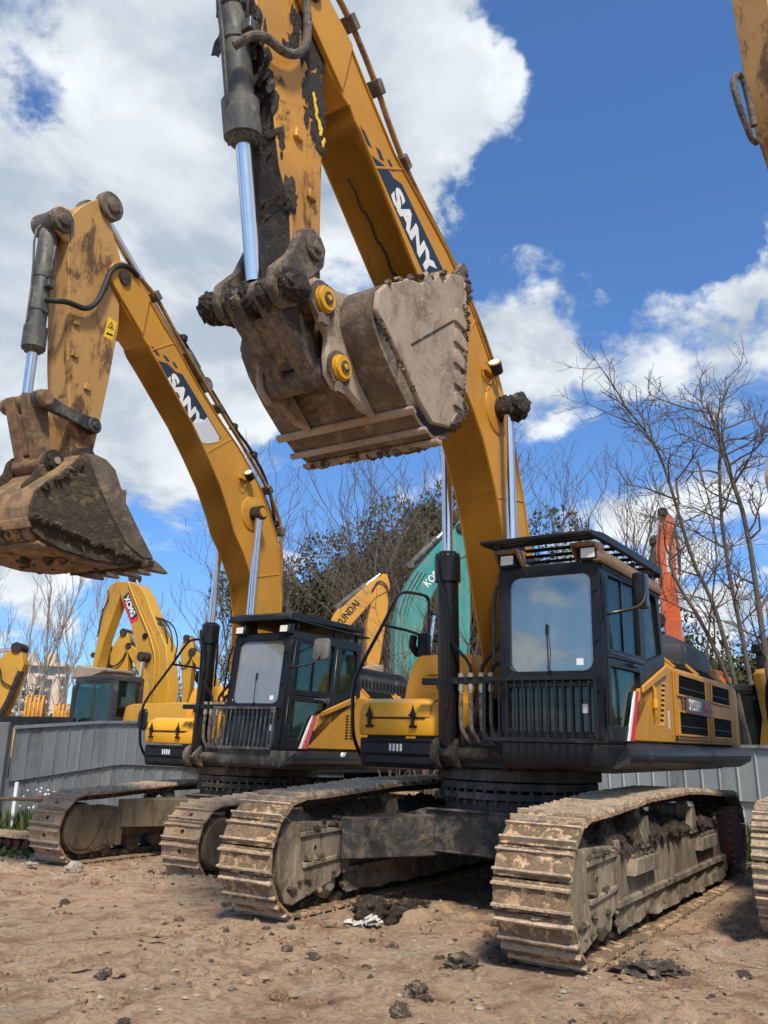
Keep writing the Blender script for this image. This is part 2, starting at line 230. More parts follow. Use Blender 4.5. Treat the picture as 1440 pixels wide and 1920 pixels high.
# ---------------------------------------------------------------- mesh builder
class MB:
    def __init__(s): s.v = []; s.f = []; s.m = []; s.c = []
    def add(s, vs, fs, mi=0):
        b = len(s.v); s.c.append((b, len(s.f))); s.v += [tuple(x) for x in vs]
        for k, f in enumerate(fs):
            s.f.append([i+b for i in f]); s.m.append(mi[k] if isinstance(mi, (list, tuple)) else mi)
        return s
    def box(s, x0, x1, y0, y1, z0, z1, mi=0):
        return s.prism([(x0, z0), (x1, z0), (x1, z1), (x0, z1)], y0, y1, 'y', mi)
    def prism(s, poly, a0, a1, axis='y', mi=0, caps=None):
        n = len(poly)
        def P(p, a): return (p[0], a, p[1]) if axis == 'y' else ((p[0], p[1], a) if axis == 'z' else (a, p[0], p[1]))
        vs = [P(p, a0) for p in poly]+[P(p, a1) for p in poly]
        sm = mi if isinstance(mi, (list, tuple)) else [mi]*n
        cm = caps if caps is not None else (mi if not isinstance(mi, (list, tuple)) else 0)
        fs = [[i, (i+1) % n, n+(i+1) % n, n+i] for i in range(n)]+[list(range(n))[::-1], list(range(n, 2*n))]
        return s.add(vs, fs, list(sm)+[cm, cm])
    def ring(s, out, inn, a0, a1, axis='y', mi=0):
        n = len(out)
        def P(p, a): return (p[0], a, p[1]) if axis == 'y' else ((p[0], p[1], a) if axis == 'z' else (a, p[0], p[1]))
        vs = [P(p, a0) for p in out]+[P(p, a0) for p in inn]+[P(p, a1) for p in out]+[P(p, a1) for p in inn]
        fs = []
        for i in range(n):
            j = (i+1) % n
            fs += [[i, j, n+j, n+i], [2*n+i, 3*n+i, 3*n+j, 2*n+j], [i, 2*n+i, 2*n+j, j], [n+i, n+j, 3*n+j, 3*n+i]]
        return s.add(vs, fs, mi)
    def strip(s, pts, th, y0, y1, mi=0):
        """thin plate following a polyline in x-z, th thick to its left"""
        n = len(pts); off = []
        for i in range(n):
            a = Vector(pts[max(i-1, 0)]); b = Vector(pts[min(i+1, n-1)]); d = (b-a).normalized()
            off.append((pts[i][0]-d[1]*th, pts[i][1]+d[0]*th))
        vs = []
        for i in range(n):
            for p in (pts[i], off[i]):
                vs += [(p[0], y0, p[1]), (p[0], y1, p[1])]
        fs = []
        for i in range(n-1):
            a, b = 4*i, 4*i+4
            fs += [[a, a+1, b+1, b], [a+2, b+2, b+3, a+3], [a, b, b+2, a+2], [a+1, a+3, b+3, b+1]]
        fs += [[0, 2, 3, 1], [4*n-4, 4*n-3, 4*n-1, 4*n-2]]
        return s.add(vs, fs, mi)
    def cyl(s, p, q, r, n=16, r2=None, mi=0, caps=True):
        p, q = Vector(p), Vector(q); d = (q-p).normalized(); r2 = r if r2 is None else r2
        u = d.orthogonal().normalized(); w = d.cross(u)
        vs = []
        for c, rr in ((p, r), (q, r2)):
            for i in range(n):
                a = 2*math.pi*i/n; vs.append(c+u*(rr*math.cos(a))+w*(rr*math.sin(a)))
        fs = [[i, (i+1) % n, n+(i+1) % n, n+i] for i in range(n)]
        if caps: fs += [list(range(n))[::-1], list(range(n, 2*n))]
        return s.add(vs, fs, mi)
    def steps(s, p, q, prof, n=18, mi=0):
        """turned part along p-q: prof = (t along, radius)"""
        p, q = Vector(p), Vector(q); L = (q-p).length; d = (q-p).normalized(); u = d.orthogonal().normalized(); w = d.cross(u)
        vs = []; k = len(prof)
        for tt, rr in prof:
            c = p+d*tt
            for i in range(n):
                a = 2*math.pi*i/n; vs.append(c+u*(rr*math.cos(a))+w*(rr*math.sin(a)))
        fs = []
        for j in range(k-1):
            for i in range(n): fs.append([j*n+i, j*n+(i+1) % n, (j+1)*n+(i+1) % n, (j+1)*n+i])
        fs += [list(range(n))[::-1], list(range((k-1)*n, k*n))]
        return s.add(vs, fs, mi)
    def tube(s, pts, r, n=8, mi=0, smooth=0, r1=None):
        pts = [Vector(p) for p in pts]
        for _ in range(smooth):
            q = [pts[0]]
            for a, b in zip(pts[:-1], pts[1:]): q += [a*0.75+b*0.25, a*0.25+b*0.75]
            pts = q+[pts[-1]]
        k = len(pts); u = None; vs = []
        for i in range(k):
            d = (pts[min(i+1, k-1)]-pts[max(i-1, 0)]).normalized()
            if u is None: u = d.orthogonal().normalized()
            u = (u-d*u.dot(d)); u = u.normalized() if u.length > 1e-6 else d.orthogonal().normalized()
            w = d.cross(u); rr = r if r1 is None else r+(r1-r)*i/(k-1)
            for j in range(n):
                a = 2*math.pi*j/n; vs.append(pts[i]+u*(rr*math.cos(a))+w*(rr*math.sin(a)))
        fs = []
        for i in range(k-1):
            for j in range(n): fs.append([i*n+j, i*n+(j+1) % n, (i+1)*n+(j+1) % n, (i+1)*n+j])
        fs += [list(range(n))[::-1], list(range((k-1)*n, k*n))]
        return s.add(vs, fs, mi)
    def blob(s, c, r, seed=0, sub=2, amp=0.35, fq=1.6, mi=0):
        b = bmesh.new(); bmesh.ops.create_icosphere(b, subdivisions=sub, radius=1.0)
        r = (r, r, r) if not isinstance(r, (tuple, list)) else r
        vs = []
        for v in b.verts:
            k = 1+amp*(mnoise.fractal(v.co*fq+Vector((seed*3.1, seed*1.7, seed)), 1.0, 2.0, 3))
            vs.append((c[0]+v.co.x*r[0]*k, c[1]+v.co.y*r[1]*k, c[2]+v.co.z*r[2]*k))
        b.faces.ensure_lookup_table(); b.verts.index_update()
        fs = [[v.index for v in f.verts] for f in b.faces]; b.free()
        return s.add(vs, fs, mi)
    def mesh(s, name, mats, bev=0.0, seg=1, sharp=35, fixn=True):
        me = bpy.data.meshes.new(name); me.from_pydata(s.v, [], s.f)
        mats = mats if isinstance(mats, (list, tuple)) else [mats]
        for m in mats: me.materials.append(m)
        me.polygons.foreach_set('material_index', s.m)
        if fixn or bev:
            b = bmesh.new(); b.from_mesh(me)
            if fixn: bmesh.ops.recalc_face_normals(b, faces=b.faces)
            if bev:
                es = [e for e in b.edges if len(e.link_faces) == 2 and e.calc_face_angle(0) > R(28)]
                bmesh.ops.bevel(b, geom=es, offset=bev, segments=seg, affect='EDGES', clamp_overlap=True, profile=0.5)
            b.to_mesh(me); b.free()
        me.shade_smooth(); me.set_sharp_from_angle(angle=R(sharp))
        return me
def link(name, me, parent=None, label=None, cat=None, group=None, kind=None):
    o = bpy.data.objects.new(name, me); C.objects.link(o)
    if parent is not None: o.parent = parent
    for k, v in (('label', label), ('category', cat), ('group', group), ('kind', kind)):
        if v: o[k] = v
    return o
def part(name, mb, mats, parent=None, bev=0.0, seg=1, sharp=35, **kw):
    return link(name, mb.mesh(name, mats, bev, seg, sharp), parent, **kw)
def pieces(name, mb, mats, parent=None, bev=0.0, sharp=35):
    """one object for each shape in the builder"""
    cs = mb.c+[(len(mb.v), len(mb.f))]
    for (v0, f0), (v1, f1) in zip(cs[:-1], cs[1:]):
        q = MB(); q.v = mb.v[v0:v1]; q.f = [[i-v0 for i in f] for f in mb.f[f0:f1]]; q.m = mb.m[f0:f1]
        part(name, q, mats, parent, bev, sharp=sharp)
def thing(name, label, cat, group=None, mw=None):
    o = link(name, None, None, label, cat, group)
    if mw is not None: o.matrix_world = mw
    return o
def frame_mw(o, M):
    f, l, n = M
    return Matrix(((f[0], l[0], n[0], o[0]), (f[1], l[1], n[1], o[1]), (f[2], l[2], n[2], o[2]), (0, 0, 0, 1)))
def yaw_mw(x, y, z, yaw):
    return Matrix.Translation((x, y, z)) @ Matrix.Rotation(yaw, 4, 'Z')
def text_part(name, body, mat, parent, origin, right, up, size, sx=1.0, bold=0.0, align='LEFT', depth=0.002, shear=0.0):
    cu = bpy.data.curves.new(name, 'FONT'); cu.body = body; cu.size = size; cu.offset = bold; cu.extrude = depth; cu.align_x = align; cu.shear = shear; cu.resolution_u = 3
    tmp = bpy.data.objects.new('tmp', cu); C.objects.link(tmp)
    dg = bpy.context.evaluated_depsgraph_get(); me = bpy.data.meshes.new_from_object(tmp.evaluated_get(dg))
    bpy.data.objects.remove(tmp)
    r, u = Vector(right).normalized()*sx, Vector(up).normalized(); nrm = Vector(right).normalized().cross(u)
    o_ = Vector(origin)
    for v in me.vertices:
        c = v.co.copy(); v.co = o_+r*c.x+u*c.y+nrm*c.z
    me.materials.clear(); me.materials.append(mat)
    return link(name, me, parent)
# ---------------------------------------------------------------- crawler undercarriage
def track_loop(xf, xr, zb, r, top, n):
    """pitch line of the track chain: bottom run, front wheel, sagging top run, rear wheel; n equal steps of (x, z, tx, tz)"""
    pts = [(xr+(xf-xr)*i/20, zb) for i in range(21)]
    pts += [(xf+r*math.sin(a), zb+r-r*math.cos(a)) for a in [math.pi*i/20 for i in range(1, 21)]]
    pts += list(top)
    pts += [(xr-r*math.sin(a), zb+r+r*math.cos(a)) for a in [math.pi*i/20 for i in range(0, 20)]]
    P = np.array(pts+[pts[0]]); d = np.linalg.norm(np.diff(P, axis=0), axis=1); L = np.concatenate([[0], np.cumsum(d)])
    out = []
    for i in range(n):
        s_ = (i+0.5)/n*L[-1]
        a = np.array([np.interp((s_-0.09) % L[-1], L, P[:, k]) for k in (0, 1)]); b = np.array([np.interp((s_+0.09) % L[-1], L, P[:, k]) for k in (0, 1)])
        t_ = (b-a)/np.linalg.norm(b-a); c = np.array([np.interp(s_, L, P[:, k]) for k in (0, 1)])
        out.append((c[0], c[1], t_[0], t_[1]))
    return out, P
def shoe_mesh(kind, w, pitch, seed):
    rng = random.Random(seed); m = MB(); h = w/2; p = pitch*0.47
    def grouser(x, hh, b=0.014, t_=0.008):
        lo, hi = 0.0, hh
        vs = []
        k = 6
        for i in range(k+1):
            y = -h+w*i/k; j = rng.uniform(-0.003, 0.003) if kind != 'far' else 0
            vs += [(x-b, y, 0.012), (x-t_+j, y, hi+j), (x+t_+j, y, hi+j), (x+b, y, 0.012)]
        fs = []; mi = []
        for i in range(k):
            a = 4*i
            fs += [[a, a+1, a+5, a+4], [a+1, a+2, a+6, a+5], [a+2, a+3, a+7, a+6]]; mi += [1, 1, 1]
        fs += [[0, 3, 2, 1], [4*k, 4*k+1, 4*k+2, 4*k+3]]; mi += [1, 1]
        m.add(vs, fs, mi)
    if kind == 'hole':                        # clean shoe: oval mud hole in the flat, two slots by the hinge
        n = 12; rx, ry = 0.030, 0.034; x0, x1 = -0.052, 0.052
        ell = [(0.0+rx*math.cos(2*math.pi*i/n), ry*math.sin(2*math.pi*i/n)) for i in range(n)]
        rect = []
        for i in range(n):
            a = 2*math.pi*i/n; c, s_ = math.cos(a), math.sin(a); k = min(0.06/abs(c) if abs(c) > 1e-6 else 9, 0.075/abs(s_) if abs(s_) > 1e-6 else 9)
            rect.append((c*k, s_*k))
        m.ring(rect, ell, -0.004, 0.018, 'z', 0)
        m.box(-p, p, -h, -0.07, -0.004, 0.0175, 0); m.box(-p, p, 0.07, h, -0.004, 0.0175, 0)
        m.box(-p, -0.055, -0.07, 0.07, -0.004, 0.017, 0); m.box(0.055, p, -0.07, 0.07, -0.004, 0.017, 0)
        m.box(-0.05, 0.05, -0.06, 0.06, -0.06, -0.03, 2)
        for y in (-0.075, 0.055): m.box(p-0.03, p-0.008, y, y+0.02, 0.01, 0.0195, 2)
        for y in (-0.10, 0.10):
            for x in (-0.03, 0.03): m.cyl((x, y, 0.015), (x, y, 0.030), 0.013, 6, mi=1)
        grouser(-0.075, 0.052); grouser(0.075, 0.052)
        m.tube([(p-0.01, -h, 0.004), (p-0.01, h, 0.004)], 0.014, 6, mi=1)
    elif kind == 'far':
        m.box(-p, p, -h, h, -0.004, 0.017, 0)
        for x in (-0.078, 0.0, 0.078): grouser(x, 0.042)
    else:                                      # mud packed between two grousers
        m.box(-p, p, -h, h, -0.006, 0.016, 0)
        grouser(-0.072, 0.055); grouser(0.072, 0.055)
        nx, ny = 6, 18; fill = rng.uniform(0.018, 0.036)
        vs = []
        for j in range(ny+1):
            for i in range(nx+1):
                x = -0.066+0.132*i/nx; y = -h+0.006+(w-0.012)*j/ny
                e = 1 if 0 < j < ny else 0.3
                z = 0.014+fill*e*(0.72+0.55*mnoise.fractal(Vector((x*16+seed*5, y*9, seed)), 1.0, 2.0, 4))
                vs.append((x, y, z))
        fs = [[j*(nx+1)+i, j*(nx+1)+i+1, (j+1)*(nx+1)+i+1, (j+1)*(nx+1)+i] for j in range(ny) for i in range(nx)]
        m.add(vs, fs, 0)
        # broken mud in the hinge gap
        for k in range(5):
            y = rng.uniform(-h+0.05, h-0.05)
            m.blob((rng.choice((-1, 1))*0.098, y, 0.010), (0.016, rng.uniform(0.04, 0.10), 0.022), seed*7+k, 1, 0.5, 2.0, 0)
    return m
def undercarriage(root, P):
    g, w, n = P['gauge'], P['shoe'], P['n']
    xf, xr, zb, r, top = P['xf'], P['xr'], 0.055, P['r'], P['top']
    loop, poly = track_loop(xf, xr, zb, r, top, n)
    mats = P['shoemats']
    var = [shoe_mesh(P['kind'], w, P['pitch'], k+1).mesh('track_shoe', mats, 0) for k in range(4 if P['kind'] == 'mud' else 2)]
    rng = random.Random(5)
    for side, yc in P['sides']:
        m = MB(); inner = [(q[0], q[1]) for q in poly[:-1]]
        cxm, czm = (xf+xr)/2, zb+r
        def shrink(q, d):
            x, z = q
            if x > xf: a = math.atan2(z-czm, x-xf); return (x-d*math.cos(a), z-d*math.sin(a))
            if x < xr: a = math.atan2(z-czm, x-xr); return (x-d*math.cos(a), z-d*math.sin(a))
            return (x, z-d if z > czm else z+d)
        a_ = [shrink(q, 0.008) for q in inner]; b_ = [shrink(q, 0.085) for q in inner]
        for yy in (-0.12, 0.07): m.ring(a_, b_, yc+yy, yc+yy+0.05, 'y', 0)
        for k in range(0, n):
            x, z, tx, tz = loop[k]; q = shrink((x, z), 0.045)
            m.cyl((q[0], yc-0.16, q[1]), (q[0], yc+0.16, q[1]), 0.032, 8)
        ct = part('crawler_track', m, M_darkmud if P['kind'] == 'mud' else M_mudsteel, root)
        for k in range(n):
            x, z, tx, tz = loop[k]
            o = link('track_shoe', var[rng.randrange(len(var))], ct)
            N = Vector((tz, 0, -tx)); T = Vector((tx, 0, tz)); Y = N.cross(T)
            mat = Matrix(((T.x, Y.x, N.x, x), (T.y, Y.y, N.y, yc+rng.uniform(-0.004, 0.004)), (T.z, Y.z, N.z, z), (0, 0, 0, 1)))
            o.matrix_local = mat @ Matrix.Rotation(rng.uniform(-0.02, 0.02), 4, 'Y') @ (Matrix.Rotation(math.pi, 4, 'Z') if rng.random() < 0.5 else Matrix())
        # frame between the two runs
        s_ = 1 if yc > 0 else -1
        fm = MB(); y0, y1 = yc-w*0.36, yc+w*0.36
        fr = P['frame']
        if fr == 'mud':
            fm.prism([(1.62, 0.37), (1.72, 0.30), (2.42, 0.13), (2.52, 0.16), (2.63, 0.36), (2.65, 0.62), (2.60, 0.80), (2.45, 0.84), (1.62, 0.80)], y0-0.01, y1+0.01)
            fm.prism([(-2.35, 0.38), (1.62, 0.38), (1.62, 0.74), (-0.2, 0.80), (-2.2, 0.78)], y0+0.02, y1-0.02)
            for yy in (y0-0.03, y1-0.03):
                fm.prism([(-2.38, 0.335), (1.66, 0.325), (1.66, 0.38), (-2.38, 0.39)], yy, yy+0.06)            # lower flange
            for yy in (y0-0.025, y1-0.02):
                fm.box(1.56, 1.66, yy, yy+0.045, 0.36, 0.84)                                                   # rib
                fm.box(2.36, 2.42, yy, yy+0.045, 0.22, 0.82)
                fm.prism([(1.66, 0.72), (2.36, 0.70), (2.36, 0.745), (1.66, 0.765)], yy-0.01, yy+0.055)          # ledges of the guard
                fm.prism([(1.66, 0.47), (2.30, 0.43), (2.30, 0.475), (1.66, 0.51)], yy-0.01, yy+0.055)
                for x0 in (0.55, -1.85):
                    fm.prism([(x0, 0.53), (x0+0.75, 0.53), (x0+0.72, 0.56), (x0+0.66, 0.66), (x0, 0.66)], yy-0.035, yy+0.08)   # foot steps
            for k in range(10):                                                                                # streaks of mud run down the side
                pass
            fm.cyl((2.12, y1-0.02, 0.60), (2.12, y1+0.016, 0.60), 0.028, 12, mi=1); fm.cyl((2.12, y0-0.016, 0.60), (2.12, y0+0.02, 0.60), 0.028, 12, mi=1)
            part('track_frame', fm, [M_frame, M_hole], root, 0.008)
            mm = MB()                                                                                           # earth lying on the frame
            nx, ny = 190, 26; vs = []
            for j in range(ny+1):
                for i in range(nx+1):
                    x = -2.3+4.65*i/nx; y = y0-0.02+(y1-y0+0.04)*j/ny
                    e = max(0.0, math.sin(math.pi*j/ny))**0.5
                    z = 0.74+(0.17+0.09*max(0.0, min(1.0, (x+0.6)/2.0)))*e*(0.8+0.8*mnoise.fractal(Vector((x*2.3, y*3.0, yc*5)), 1.0, 2.0, 5))*(0.55+0.45*math.sin((x+2.5)*0.62))
                    z += 0.05*mnoise.fractal(Vector((x*11, y*11, 3+yc)), 0.8, 2.1, 4)
                    vs.append((x, y, max(z, 0.68)))
            mm.add(vs, [[j*(nx+1)+i, j*(nx+1)+i+1, (j+1)*(nx+1)+i+1, (j+1)*(nx+1)+i] for j in range(ny) for i in range(nx)])
            for k in range(160):
                x = rng.uniform(-2.2, 2.3); yy = rng.choice((y0+0.02, y1-0.02, yc)) + rng.uniform(-0.06, 0.06)
                mm.blob((x, yy, 0.80+rng.uniform(-0.05, 0.06)), (rng.uniform(0.015, 0.05), rng.uniform(0.015, 0.045), rng.uniform(0.015, 0.04)), k, 2, 0.5, 2.2)
            part('mud_pile', mm, M_darkmud, root, kind='stuff')
            for yy, sg in ((y0, -1), (y1, 1)):
                cu = MB(); nx, nz = 150, 8; vs = []
                for j in range(nz+1):
                    for i in range(nx+1):
                        x = -2.42+4.02*i/nx; ph = (x-xr-0.35)/((xf-xr-0.85)/8)*2*math.pi; h = j/nz
                        zl = 0.135+0.010*math.cos(ph)+0.032*mnoise.fractal(Vector((x*1.6, yc, 1)), 0.8, 2.2, 5)
                        z = zl+(0.345-zl)*h; y = yy+sg*(-0.02+0.008*math.cos(ph)*math.sin(h*3.1)+0.022*mnoise.fractal(Vector((x*7, z*14, yc)), 1.0, 2.0, 4)+0.02*(1-h))
                        vs.append((x, y, z))
                cu.add(vs, [[j*(nx+1)+i, j*(nx+1)+i+1, (j+1)*(nx+1)+i+1, (j+1)*(nx+1)+i] for j in range(nz) for i in range(nx)])
                part('mud_curtain', cu, M_frame, root, sharp=60)
            cm = MB()                                                                                            # mud hanging on ledges
            for k in range(130):
                yy = rng.choice((y0-0.02, y1+0.02)); x, z = rng.choice([(rng.uniform(1.66, 2.36), 0.77), (rng.uniform(1.66, 2.3), 0.50), (rng.uniform(-2.3, 1.6), 0.37), (rng.uniform(0.55, 1.2), 0.67), (rng.uniform(-1.85, -1.2), 0.67), (rng.uniform(1.6, 2.5), rng.uniform(0.2, 0.34))])
                cm.blob((x, yy, z+rng.uniform(-0.015, 0.02)), (rng.uniform(0.02, 0.06), 0.022, rng.uniform(0.012, 0.03)), k, 2, 0.5, 2.2)
            part('mud_crust', cm, M_crust, root, kind='stuff')
        else:
            for yy, outer in ((y0, yc < 0), (y1, yc > 0)):
                pass
            fm.prism([(-2.35, 0.34), (1.75, 0.34), (1.75, 0.70), (-2.2, 0.72)], y0+0.03, y1-0.03)
            inn = y1 if yc < 0 else y0
            d = 1 if yc < 0 else -1
            ib = [(1.78, 0.24), (2.10, 0.16)]+[(2.36+0.33*math.sin(a), 0.455-0.31*math.cos(a)) for a in [R(x) for x in range(0, 181, 15)]]+[(2.1, 0.78), (1.78, 0.74)]
            fm.prism(ib, inn-0.05, inn+0.02) if d > 0 else fm.prism(ib, inn-0.02, inn+0.05)
            ib2 = [(2.14+(x-2.14)*0.86, 0.46+(z-0.46)*0.84) for x, z in ib]
            fm.prism(ib2, inn-0.01, inn+0.028*d) if d > 0 else fm.prism(ib2, inn-0.028, inn+0.01)
            for x, z in ((1.92, 0.66), (2.22, 0.67), (2.46, 0.6), (1.95, 0.27), (2.2, 0.22)):
                fm.cyl((x, inn+0.02*d, z), (x, inn+0.045*d, z), 0.045, 12)
            fm.box(1.70, 1.79, min(inn, inn+0.06*d), max(inn, inn+0.06*d), 0.22, 0.84)
            part('track_frame', fm, [M_frameb, M_hole], root, 0.008)
        # idler, rollers, final drive
        im = MB(); zi = zb+r
        if fr == 'mud': im.steps((xf, yc-0.2, zi), (xf, yc+0.2, zi), [(0, r-0.20), (0.05, r-0.10), (0.35, r-0.10), (0.4, r-0.20)], 28)
        else: im.steps((xf, yc-0.25, zi), (xf, yc+0.25, zi), [(0, 0.24), (0.0, r-0.16), (0.03, r-0.12), (0.13, r-0.10), (0.37, r-0.10), (0.47, r-0.12), (0.5, r-0.16), (0.5, 0.24)], 32)
        part('idler_wheel', im, M_frameb if fr != 'mud' else M_mudsteel, root)
        for k in range(9):
            x = xr+0.35+(xf-xr-0.85)*k/8; rm = MB()
            rm.steps((x, yc-w*0.36, zb+0.20), (x, yc+w*0.36, zb+0.20), [(0, 0.07), (0.03, 0.10), (0.06, 0.145), (0.14, 0.145), (0.15, 0.11), (w*0.72-0.15, 0.11), (w*0.72-0.14, 0.145), (w*0.72-0.06, 0.145), (w*0.72-0.03, 0.10), (w*0.72, 0.07)], 16)
            part('track_roller', rm, M_mudsteel if fr != 'mud' else M_frame, root)
        for x in (-1.0, 0.75):
            rm = MB(); rm.steps((x, yc-0.17, 0.94), (x, yc+0.17, 0.94), [(0, 0.05), (0.02, 0.10), (0.1, 0.10), (0.12, 0.07), (0.22, 0.07), (0.24, 0.10), (0.32, 0.10), (0.34, 0.05)], 14)
            rm.prism([(x-0.14, 0.72), (x+0.14, 0.72), (x+0.06, 0.98), (x-0.06, 0.98)], yc+0.17, yc+0.23); rm.prism([(x-0.14, 0.72), (x+0.14, 0.72), (x+0.06, 0.98), (x-0.06, 0.98)], yc-0.23, yc-0.17)
            part('carrier_roller', rm, M_frame if fr == 'mud' else M_mudsteel, root)
        dm = MB(); ys = yc+s_*0.0
        dm.steps((xr, yc-0.06, zi), (xr, yc+0.06, zi), [(0, r-0.06), (0.12, r-0.06)], 26)
        a0, a1 = (yc-0.10, yc+w*0.47) if s_ > 0 else (yc-w*0.47, yc+0.10)
        dm.steps((xr, a0, zi), (xr, a1, zi), [(0, 0.30), (0.06, 0.36), (a1-a0-0.05, 0.36), (a1-a0, 0.33)], 14)
        yo = yc+s_*w*0.47
        for k in range(22):
            a = 2*math.pi*k/22; dm.cyl((xr+0.345*math.cos(a), yo-s_*0.02, zi+0.345*math.sin(a)), (xr+0.345*math.cos(a), yo+s_*0.018, zi+0.345*math.sin(a)), 0.014, 6, mi=1)
        part('final_drive', dm, [M_rustred, M_frame], root, 0.0)
    # car body between the tracks
    yi = P['sides'][0][1]-w/2+0.05; bm_ = MB()
    poly = [(-yi, 0.44), (-0.80*yi, 0.52), (0.8*yi, 0.52), (yi, 0.44), (yi, 0.80), (0.62*yi, 0.92), (-0.62*yi, 0.92), (-yi, 0.80)]
    bm_.prism(poly, -0.85, 0.85, 'x')
    for s_ in (-1, 1):
        for e in (-1, 1):
            # splayed leg from the centre to the track frame
            q = [(0.3*e, s_*0.55*yi), (0.9*e, s_*0.5*yi), (1.78*e, s_*(yi-0.02)), (1.0*e, s_*(yi+0.02))]
            bm_.prism(q if s_*e > 0 else q[::-1], 0.46, 0.845, 'z')
    bm_.prism([(-yi*0.98, 0.925), (yi*0.98, 0.925), (yi*0.98, 0.945), (-yi*0.98, 0.945)], -0.80, 0.80, 'x') if False else None
    bm_.box(0.852, 0.875, -0.86*yi, 0.86*yi, 0.50, 0.53); bm_.box(0.852, 0.880, -0.6*yi, 0.6*yi, 0.895, 0.925)
    part('car_body', bm_, P['bodymat'], root, 0.012)
    sw = MB()
    for z0, z1, rr in ((0.90, 1.02, 0.80), (1.03, 1.10, 0.86), (1.125, 1.20, 0.84), (1.215, 1.33, 0.88)): sw.cyl((0, 0, z0), (0, 0, z1), rr, 48)
    for k in range(44):
        a = 2*math.pi*k/44
        for z, rr in ((1.015, 0.83), (1.10, 0.83)): sw.cyl((rr*math.cos(a), rr*math.sin(a), z-0.03), (rr*math.cos(a), rr*math.sin(a), z+0.035), 0.02, 6, mi=1)
    part('slewing_ring', sw, P['ringmats'], root, 0.006)
# ---------------------------------------------------------------- hydraulic cylinder
def hydraulic(root, base, end, blen, R_, r_, bmat, pin_r=0.11, pinw=0.16, collar=1.18, bands=()):
    b, e = Vector(base), Vector(end); d = (e-b).normalized(); gl = b+d*blen
    m = MB(); m.steps(b+d*pin_r*0.6, gl, [(0, R_*0.9), (0.03, R_), (blen-pin_r*0.6-0.34, R_), (blen-pin_r*0.6-0.33, R_*collar), (blen-pin_r*0.6-0.05, R_*collar), (blen-pin_r*0.6-0.04, R_*1.05), (blen-pin_r*0.6, R_*0.85)], 24)
    m.cyl(b-Vector((0, pinw, 0)), b+Vector((0, pinw, 0)), pin_r, 16)
    u = d.orthogonal().normalized(); w = d.cross(u); g2 = gl-d*0.05
    for k in range(12):
        a = 2*math.pi*k/12; c = g2+(u*math.cos(a)+w*math.sin(a))*R_*1.04; m.cyl(c-d*0.01, c+d*0.03, R_*0.10, 6)
    for f in bands:
        c = b+d*blen*f; m.steps(c-d*0.03, c+d*0.03, [(0, R_*1.08), (0.06, R_*1.08)], 20)
        for sgn in (-1, 1): m.box(c.x-0.03, c.x+0.03, c.y+sgn*R_*1.05-0.02, c.y+sgn*R_*1.05+0.02, c.z-0.05, c.z+0.05)
    part('cylinder_barrel', m, bmat, root)
    q = MB(); q.cyl(gl-d*0.02, e-d*pin_r*0.7, r_, 20)
    part('cylinder_rod', q, M_chrome, root)
    return gl, d
